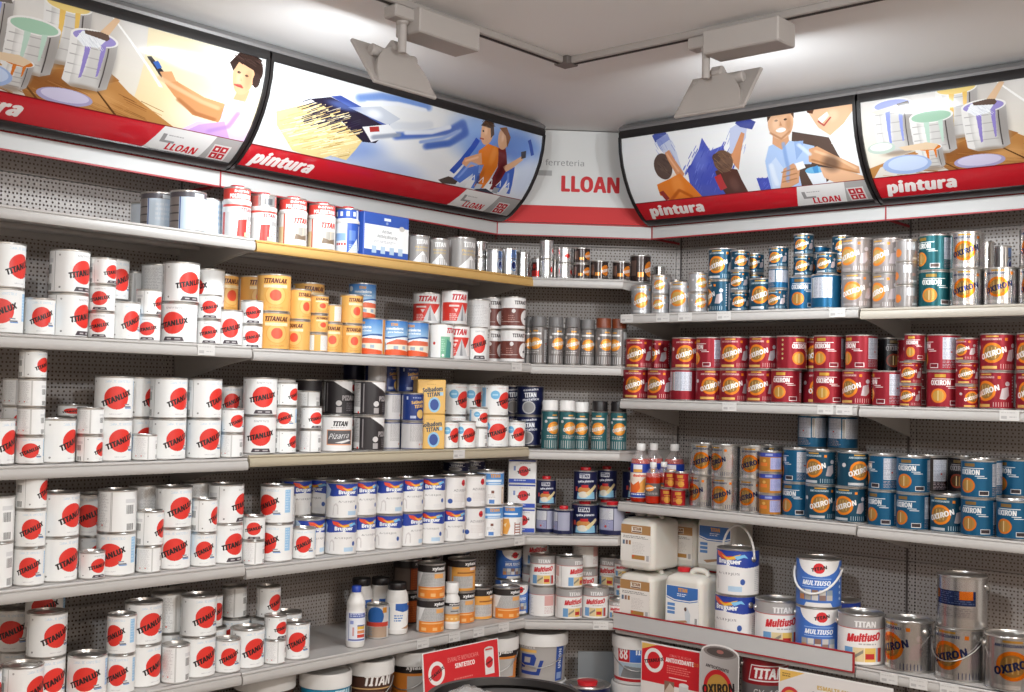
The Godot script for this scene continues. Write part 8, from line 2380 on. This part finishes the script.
	put("nh_01066_01205", 3.4766, 0.9426, -3.256, -46.9, "navy tin with grey disc, bottom of rear-row first stack from corner, fourth shelf, brush bay")
	put("nh_01066_01205", 3.4766, 1.0637, -3.256, -46.9, "navy tin with grey disc, middle of rear-row first stack from corner, fourth shelf, brush bay")
	put("nh_01035_00412", 3.4766, 1.1848, -3.256, -46.9, "navy tin with grey disc, top of rear-row first stack from corner, fourth shelf, brush bay")
	put("hb_01066_01205", 3.4211, 0.9426, -3.1081, -42.0, "white tin with light-blue head, lower in front-row third stack from corner, fourth shelf, brush bay")
	put("hb_01066_01318", 3.4211, 1.0637, -3.1081, -42.0, "white tin with light-blue head, upper in front-row third stack from corner, fourth shelf, brush bay")
	put("hl_00931_01185", 3.5217, 0.9426, -3.0865, -54.3, "white tin with orange picture, front-row second spot from corner, fourth shelf, brush bay")
	put("yb_01118_00968", 3.6257, 0.9426, -3.121, -49.3, "white square tub with red disc, bottom of front-row first stack, fourth shelf, brush bay")
	put("yb_01118_00968", 3.6257, 1.04, -3.121, -49.3, "white square tub with red disc, middle of front-row first stack, fourth shelf, brush bay")
	put("yb_01118_00968", 3.6257, 1.1374, -3.121, -49.3, "white square tub with red disc, top of front-row first stack, fourth shelf, brush bay")
	# corner bay, fourth shelf
	put("st_00787_01009", 3.6805, 0.9426, -3.0395, 135.4, "mid-size navy red-capped tin, lower in front-row first stack from brush bay, fourth shelf, corner")
	put("st_00787_01009", 3.6805, 1.0556, -3.0395, -44.6, "mid-size navy red-capped tin, upper in front-row first stack from brush bay, fourth shelf, corner")
	put("st_00787_01009", 3.6944, 0.9426, -2.959, 91.9, "mid-size navy red-capped tin, front-row second spot from brush bay, fourth shelf, corner")
	put("st_01066_01205", 3.7824, 0.9426, -2.9215, -46.8, "navy red-capped tin, lower in front-row third stack from brush bay, fourth shelf, corner")
	put("st_00952_01205", 3.7824, 1.0752, -2.9215, -46.8, "navy red-capped tin, upper in front-row third stack from brush bay, fourth shelf, corner")
	put("st_01066_01205", 3.8415, 0.9426, -2.8292, 132.3, "navy red-capped tin, front-row fourth spot from brush bay, fourth shelf, corner")
	put("st_01066_01205", 3.9166, 0.9426, -2.916, -42.1, "navy red-capped tin, lower in rear-row first stack from brush bay, fourth shelf, corner")
	put("st_00828_01205", 3.9166, 1.0752, -2.916, -53.6, "navy red-capped tin, upper in rear-row first stack from brush bay, fourth shelf, corner")
	put("st_01066_01205", 4.0195, 0.9426, -2.8608, -42.9, "navy red-capped tin, lower in rear-row second stack from brush bay, fourth shelf, corner")
	put("st_00828_01154", 4.0195, 1.0752, -2.8608, -30.8, "navy red-capped tin, upper in rear-row second stack from brush bay, fourth shelf, corner")
	put("st_00725_00824", 3.9339, 0.9426, -2.8248, -54.4, "navy red-capped tin, front-row fifth spot from brush bay, fourth shelf, corner")
	# roller-woman bay, fifth shelf
	put("ta_01066_01205", 1.4505, 0.6221, -3.1062, 24.9, "white red-disc tin, front-row ninth spot from corner, fifth shelf, roller-woman bay")
	put("ta_01066_01205", 1.5594, 0.6221, -3.0933, 23.6, "white red-disc tin, front-row eighth spot from corner, fifth shelf, roller-woman bay")
	put("ta_01066_01205", 1.653, 0.6221, -3.1503, 3.2, "white red-disc tin, lower in front-row seventh stack from corner, fifth shelf, roller-woman bay")
	put("ta_01066_01205", 1.653, 0.7432, -3.1503, 3.2, "white red-disc tin, upper in front-row seventh stack from corner, fifth shelf, roller-woman bay")
	put("ta_00787_01009", 1.698, 0.6221, -3.2502, -27.4, "mid-size white red-disc tin, bottom of rear-row third stack from corner, fifth shelf, roller-woman bay")
	put("ta_00704_00757", 1.698, 0.7236, -3.2502, -177.4, "small white red-disc tin, middle of rear-row third stack from corner, fifth shelf, roller-woman bay")
	put("ta_01066_01205", 1.698, 0.7999, -3.2502, -33.2, "white red-disc tin, top of rear-row third stack from corner, fifth shelf, roller-woman bay")
	put("ta_00787_01009", 1.661, 0.6221, -3.3534, -26.5, "mid-size white red-disc tin, lower in rear-row fourth stack from corner, fifth shelf, roller-woman bay")
	put("ta_01066_01205", 1.661, 0.7236, -3.3534, -38.1, "white red-disc tin, upper in rear-row fourth stack from corner, fifth shelf, roller-woman bay")
	put("ta_01066_01205", 1.7466, 0.6221, -3.0933, -35.1, "white red-disc tin, front-row sixth spot from corner, fifth shelf, roller-woman bay")
	put("ta_00807_01102", 1.8426, 0.6221, -3.0822, -45.2, "mid-size white red-disc tin, lower in front-row fifth stack from corner, fifth shelf, roller-woman bay")
	put("ta_00807_01102", 1.8426, 0.7329, -3.0822, -64.0, "mid-size white red-disc tin, upper in front-row fifth stack from corner, fifth shelf, roller-woman bay")
	put("ta_01066_01205", 1.9328, 0.6221, -3.117, 18.5, "white red-disc tin, lower in front-row fourth stack from corner, fifth shelf, roller-woman bay")
	put("ta_01066_01205", 1.9328, 0.7432, -3.117, -3.8, "white red-disc tin, upper in front-row fourth stack from corner, fifth shelf, roller-woman bay")
	put("ta_00807_01102", 2.0222, 0.6221, -3.0804, 146.9, "mid-size white red-disc tin, front-row third spot from corner, fifth shelf, roller-woman bay")
	put("ta_01066_01205", 2.0776, 0.6221, -3.2099, 9.1, "white red-disc tin, lower in rear-row second stack from corner, fifth shelf, roller-woman bay")
	put("ta_01066_01205", 2.0776, 0.7432, -3.2099, 170.6, "white red-disc tin, upper in rear-row second stack from corner, fifth shelf, roller-woman bay")
	put("ta_01066_01205", 2.1152, 0.6221, -3.1069, 0.5, "white red-disc tin, lower in front-row second stack from corner, fifth shelf, roller-woman bay")
	put("ta_01066_01205", 2.1152, 0.7432, -3.1069, -6.2, "white red-disc tin, upper in front-row second stack from corner, fifth shelf, roller-woman bay")
	put("ta_01066_01205", 2.2095, 0.6221, -3.186, -23.2, "white red-disc tin, lower in rear-row first stack from corner, fifth shelf, roller-woman bay")
	put("ta_00787_01009", 2.2095, 0.7432, -3.186, 7.3, "mid-size white red-disc tin, upper in rear-row first stack from corner, fifth shelf, roller-woman bay")
	put("ta_00787_01009", 2.2078, 0.6221, -3.0832, -26.9, "mid-size white red-disc tin, front-row first spot from corner, fifth shelf, roller-woman bay")
	# brush bay, fifth shelf
	put("ta_01066_01205", 2.2999, 0.6202, -3.109, -5.2, "white red-disc tin, front-row twelfth spot from corner, fifth shelf, brush bay")
	put("ts_00704_00757", 2.3875, 0.6202, -3.0824, 159.8, "small white red-disc dark-badge tin, lower in front-row eleventh stack from corner, fifth shelf, brush bay")
	put("ts_00704_00757", 2.3875, 0.6965, -3.0824, 4.5, "small white red-disc dark-badge tin, upper in front-row eleventh stack from corner, fifth shelf, brush bay")
	put("ta_01066_01205", 2.3666, 0.6202, -3.2751, -36.3, "white red-disc tin, lower in rear-row ninth stack from corner, fifth shelf, brush bay")
	put("ta_00787_01009", 2.3666, 0.7413, -3.2751, 143.7, "mid-size white red-disc tin, upper in rear-row ninth stack from corner, fifth shelf, brush bay")
	put("ta_01066_01205", 2.4493, 0.6202, -3.2032, -37.0, "white red-disc tin, lower in rear-row eighth stack from corner, fifth shelf, brush bay")
	put("ta_00787_01009", 2.4493, 0.7413, -3.2032, 5.0, "mid-size white red-disc tin, upper in rear-row eighth stack from corner, fifth shelf, brush bay")
	put("ta_0089_01164", 2.4821, 0.6202, -3.0945, -33.0, "white red-disc tin, front-row tenth spot from corner, fifth shelf, brush bay")
	put("ta_01066_01205", 2.5526, 0.6202, -3.2398, 3.9, "white red-disc tin, rear-row seventh spot from corner, fifth shelf, brush bay")
	put("wb_00642_0206", 2.7303, 0.6202, -3.086, -30.0, "white ribbed bottle with blue cap, front-row ninth spot from corner, fifth shelf, brush bay")
	put("jr_00828_01905", 2.9222, 0.6202, -3.2764, -24.3, "white jar with black lid, rear-row sixth spot from corner, fifth shelf, brush bay")
	put("jr_00828_01854", 3.0073, 0.6202, -3.2656, -25.2, "white jar with black lid, rear-row fifth spot from corner, fifth shelf, brush bay")
	put("pt_00787_01185", 2.8901, 0.6202, -3.151, -48.3, "steel tin with blue oval, front-row eighth spot from corner, fifth shelf, brush bay")
	put("jr_00828_01833", 2.9868, 0.6202, -3.156, -26.0, "white jar with black lid, front-row seventh spot from corner, fifth shelf, brush bay")
	put("xd_01066_01205", 3.1507, 0.6202, -3.276, -32.3, "dark brown-orange tin, lower in rear-row fourth stack from corner, fifth shelf, brush bay")
	put("xd_01066_01205", 3.1507, 0.7413, -3.276, -13.9, "dark brown-orange tin, upper in rear-row fourth stack from corner, fifth shelf, brush bay")
	put("xd_01066_01205", 3.2808, 0.6202, -3.306, -33.2, "dark brown-orange tin, lower in rear-row third stack from corner, fifth shelf, brush bay")
	put("xd_01066_01205", 3.2808, 0.7413, -3.306, -27.3, "dark brown-orange tin, upper in rear-row third stack from corner, fifth shelf, brush bay")
	put("xo_01014_01215", 3.1047, 0.6202, -3.1007, -27.6, "black-headed orange-footed tin, lower in front-row sixth stack from corner, fifth shelf, brush bay")
	put("xo_01014_01277", 3.1047, 0.7423, -3.1007, -39.3, "black-headed orange-footed tin, upper in front-row sixth stack from corner, fifth shelf, brush bay")
	put("xb_00621_017", 3.1945, 0.6202, -3.081, -40.3, "white bottle with amber label, front-row fifth spot from corner, fifth shelf, brush bay")
	put("xo_01066_01205", 3.3149, 0.6202, -3.1487, -35.3, "black-headed orange-footed tin, lower in front-row fourth stack from corner, fifth shelf, brush bay")
	put("xa_01066_01205", 3.3149, 0.7413, -3.1487, -29.4, "black-headed amber tin, upper in front-row fourth stack from corner, fifth shelf, brush bay")
	put("xd_01066_01205", 3.4483, 0.6202, -3.306, -34.7, "dark brown-orange tin, lower in rear-row second stack from corner, fifth shelf, brush bay")
	put("xd_01066_01205", 3.4483, 0.7413, -3.306, -28.7, "dark brown-orange tin, upper in rear-row second stack from corner, fifth shelf, brush bay")
	put("xa_01066_01205", 3.4242, 0.6202, -3.1565, -10.7, "black-headed amber tin, front-row third spot from corner, fifth shelf, brush bay")
	put("xo_01066_01205", 3.5138, 0.6202, -3.0933, -27.9, "black-headed orange-footed tin, front-row second spot from corner, fifth shelf, brush bay")
	put("mb_01066_01205", 3.615, 0.6202, -3.1352, -43.7, "blue tin with white arch, front-row first spot from corner, fifth shelf, brush bay")
	put("mb_01066_01205", 3.676, 0.6202, -3.2263, -43.2, "blue tin with white arch, lower in rear-row first stack from corner, fifth shelf, brush bay")
	put("mb_01066_01205", 3.676, 0.7413, -3.2263, -37.4, "blue tin with white arch, upper in rear-row first stack from corner, fifth shelf, brush bay")
	# corner bay, fifth shelf
	put("mu_00662_00623", 3.7431, 0.6146, -3.1396, -49.8, "small white red-script grey-headed tin, bottom of rear-row first stack from brush bay, fifth shelf, corner")
	put("mu_01066_01205", 3.7431, 0.6775, -3.1396, -38.3, "white red-script grey-headed tin, middle of rear-row first stack from brush bay, fifth shelf, corner")
	put("mu_01066_01205", 3.7431, 0.7986, -3.1396, -38.3, "white red-script grey-headed tin, top of rear-row first stack from brush bay, fifth shelf, corner")
	put("mu_01066_01205", 3.6821, 0.6146, -3.0485, 99.4, "white red-script grey-headed tin, lower in front-row first stack from brush bay, fifth shelf, corner")
	put("mu_01066_01205", 3.6821, 0.7357, -3.0485, -50.6, "white red-script grey-headed tin, upper in front-row first stack from brush bay, fifth shelf, corner")
	put("mu_01066_01205", 3.7251, 0.6146, -2.9477, -28.1, "white red-script grey-headed tin, lower in front-row second stack from brush bay, fifth shelf, corner")
	put("mu_01066_01205", 3.7251, 0.7357, -2.9477, -7.2, "white red-script grey-headed tin, upper in front-row second stack from brush bay, fifth shelf, corner")
	put("mu_00662_00623", 3.8661, 0.6146, -2.9805, -52.4, "small white red-script grey-headed tin, bottom of rear-row second stack from brush bay, fifth shelf, corner")
	put("mu_01066_01205", 3.8661, 0.6775, -2.9805, -52.4, "white red-script grey-headed tin, middle of rear-row second stack from brush bay, fifth shelf, corner")
	put("mu_01066_01205", 3.8661, 0.7986, -2.9805, 127.6, "white red-script grey-headed tin, top of rear-row second stack from brush bay, fifth shelf, corner")
	put("mu_01066_01205", 3.8142, 0.6146, -2.884, -52.9, "white red-script grey-headed tin, front-row third spot from brush bay, fifth shelf, corner")
	put("mu_00787_01009", 3.964, 0.6146, -2.9126, -53.7, "mid-size white red-script grey-headed tin, lower in rear-row third stack from brush bay, fifth shelf, corner")
	put("mu_01066_01205", 3.964, 0.7161, -2.9126, -83.7, "white red-script grey-headed tin, upper in rear-row third stack from brush bay, fifth shelf, corner")
	put("mu_00704_00757", 3.8503, 0.6146, -2.7999, -65.5, "small white red-script grey-headed tin, front-row fourth spot from brush bay, fifth shelf, corner")
	put("mu_00704_00757", 3.9251, 0.6146, -2.8298, -54.2, "small white red-script grey-headed tin, bottom of rear-row fourth stack from brush bay, fifth shelf, corner")
	put("mu_00704_00757", 3.9251, 0.6909, -2.8298, -54.2, "small white red-script grey-headed tin, middle of rear-row fourth stack from brush bay, fifth shelf, corner")
	put("mu_00704_00757", 3.9251, 0.7672, -2.8298, -65.7, "small white red-script grey-headed tin, top of rear-row fourth stack from brush bay, fifth shelf, corner")
	# brush bay, bottom shelf
	put("PB_02_019", 2.4741, 0.3606, -3.2405, 142.5, "brown pail with white lid, front-row fifth spot from corner, bottom shelf, brush bay")
	put("PT_0172_019", 2.6396, 0.3606, -3.1265, -34.3, "teal pail with pale lid, front-row fourth spot from corner, bottom shelf, brush bay")
	put("PB_0165_0198", 2.8441, 0.3606, -3.131, -48.0, "brown pail with white lid, front-row third spot from corner, bottom shelf, brush bay")
	put("PW_0165_0195", 3.0617, 0.3606, -3.146, -67.8, "orange pail with white lid, front-row second spot from corner, bottom shelf, brush bay")
	put("PW_0165_0185", 3.5134, 0.3606, -3.1337, -59.9, "orange pail with white lid, front-row first spot from corner, bottom shelf, brush bay")
	# corner bay, bottom shelf
	put("PJ_02_018", 3.6994, 0.1806, -3.0601, -50.4, "grey pail with blue emblem, lower in front-row first stack from brush bay, bottom shelf, corner")
	put("PJ_0205_019", 3.6994, 0.3612, -3.0601, -64.9, "grey pail with blue emblem, upper in front-row first stack from brush bay, bottom shelf, corner")
	put("nb_01811_01854", 3.7477, 0.1806, -2.8639, -41.0, "wide navy tin with red cap, front-row second spot from brush bay, bottom shelf, corner")
	# children bay, bottom shelf
	put("P8_0185_0187", 3.913, 0.1806, -2.7539, -49.1, "white-lidded pail with red square, lower in front-row first stack from corner, bottom shelf, children bay")
	put("P8_0185_0187", 3.913, 0.3682, -2.7539, -49.1, "white-lidded pail with red square, upper in front-row first stack from corner, bottom shelf, children bay")
	put("PX_01656_01957", 3.903, 0.1806, -2.1702, -49.4, "grey pail with red band, lower in front-row second stack from corner, bottom shelf, children bay")
	put("PX_01656_01957", 3.903, 0.3769, -2.1702, -55.2, "grey pail with red band, upper in front-row second stack from corner, bottom shelf, children bay")
	for k in kinds: kinds[k].free()
	kinds.clear()

# ---------------------------------------------------------------- what stands low down and before the shelves
func rect(w: float, h: float) -> Array:
	return [Vector2(-w * 0.5, 0), Vector2(w * 0.5, 0), Vector2(w * 0.5, h), Vector2(-w * 0.5, h)]

func lower_deck() -> void:
	card("display_card", "red display card with white ring on the lower deck before the wood stain tins", "card_red_enamel", rect(0.39, 0.235), Vector3(3.093, 0.362, -2.905), Vector3(deg_to_rad(-6.0), 0, 0))
	card("display_card", "red and white display card with gold corner below the jerrycans", "card_red_rust", rect(0.26, 0.39), Vector3(3.74, 0.182, -2.475), Vector3(0, -PI * 0.5, 0))
	var tin := []
	for i in 13: tin.append(Vector2(-cos(PI * i / 12.0) * 0.078, 0.405 + sin(PI * i / 12.0) * 0.032))
	for i in 13: tin.append(Vector2(cos(PI * i / 12.0) * 0.078, 0.03 - sin(PI * i / 12.0) * 0.03))
	card("tin_cutout", "cut-out display card of a steel tin with red ring below the jerrycans", "card_silver_tin", tin, Vector3(3.7, 0.182, -2.24), Vector3(0, -PI * 0.5, 0))
	card("display_card", "long white display card with gold corner below the large pails", "card_white_rust", rect(0.41, 0.39), Vector3(3.735, 0.182, -1.82), Vector3(0, -PI * 0.5, 0))
	var t := thing("grey_panel", "plain grey board leaning in the low corner behind the navy tin", "board", Vector3(3.93, 0.182, -2.93), -PI * 0.25)
	part(t, "sheet", box_mesh(Vector3(-0.1, 0, 0), Vector3(0.1, 0.27, 0.006)), M.grey_card)
	# the drum before the shelves
	t = thing("display_drum", "dark steel drum with a black rim standing before the shelves", "drum", Vector3(1.975, 0, -1.73))
	part(t, "barrel", lathe_mesh([Vector2(0, 0.002), Vector2(0.165, 0.002), Vector2(0.168, 0.01), Vector2(0.168, 0.27), Vector2(0.173, 0.28), Vector2(0.168, 0.29), Vector2(0.168, 0.55), Vector2(0.173, 0.56), Vector2(0.168, 0.57), Vector2(0.168, 0.81)], 48), M.drum_grey)
	part(t, "rim", lathe_mesh([Vector2(0.167, 0.8), Vector2(0.178, 0.805), Vector2(0.18, 0.825), Vector2(0.176, 0.835), Vector2(0.163, 0.835), Vector2(0.16, 0.82)], 48), M.drum_black)
	part(t, "top", lathe_mesh([Vector2(0.164, 0.812), Vector2(0.0, 0.812)], 48), M.drum_grey)
	# crumpled wrap lying on it
	t = thing("plastic_wrap", "crumpled clear plastic wrap lying on the dark drum", "wrap", Vector3(1.87, 0.8135, -1.74))
	var b := MB.new()
	var n := FastNoiseLite.new()
	n.seed = 3
	n.frequency = 14.0
	var rows := 10
	var cols := 20
	for i in rows + 1:
		for j in cols:
			var th := PI * 0.5 * i / rows
			var ph := TAU * j / cols
			var d := Vector3(cos(th) * cos(ph), sin(th), cos(th) * sin(ph))
			b.v.append(Vector3(d.x * 0.07, d.y * 0.055, d.z * 0.06) * (1.0 + 0.35 * n.get_noise_3dv(d * 0.12)))
			b.n.append(d)
			b.t.append(Vector2.ZERO)
	for i in rows:
		for j in cols:
			var k := (j + 1) % cols
			b.tri(i * cols + j, i * cols + k, (i + 1) * cols + k)
			b.tri(i * cols + j, (i + 1) * cols + k, (i + 1) * cols + j)
	part(t, "sheet", b.done(), M.wrap)
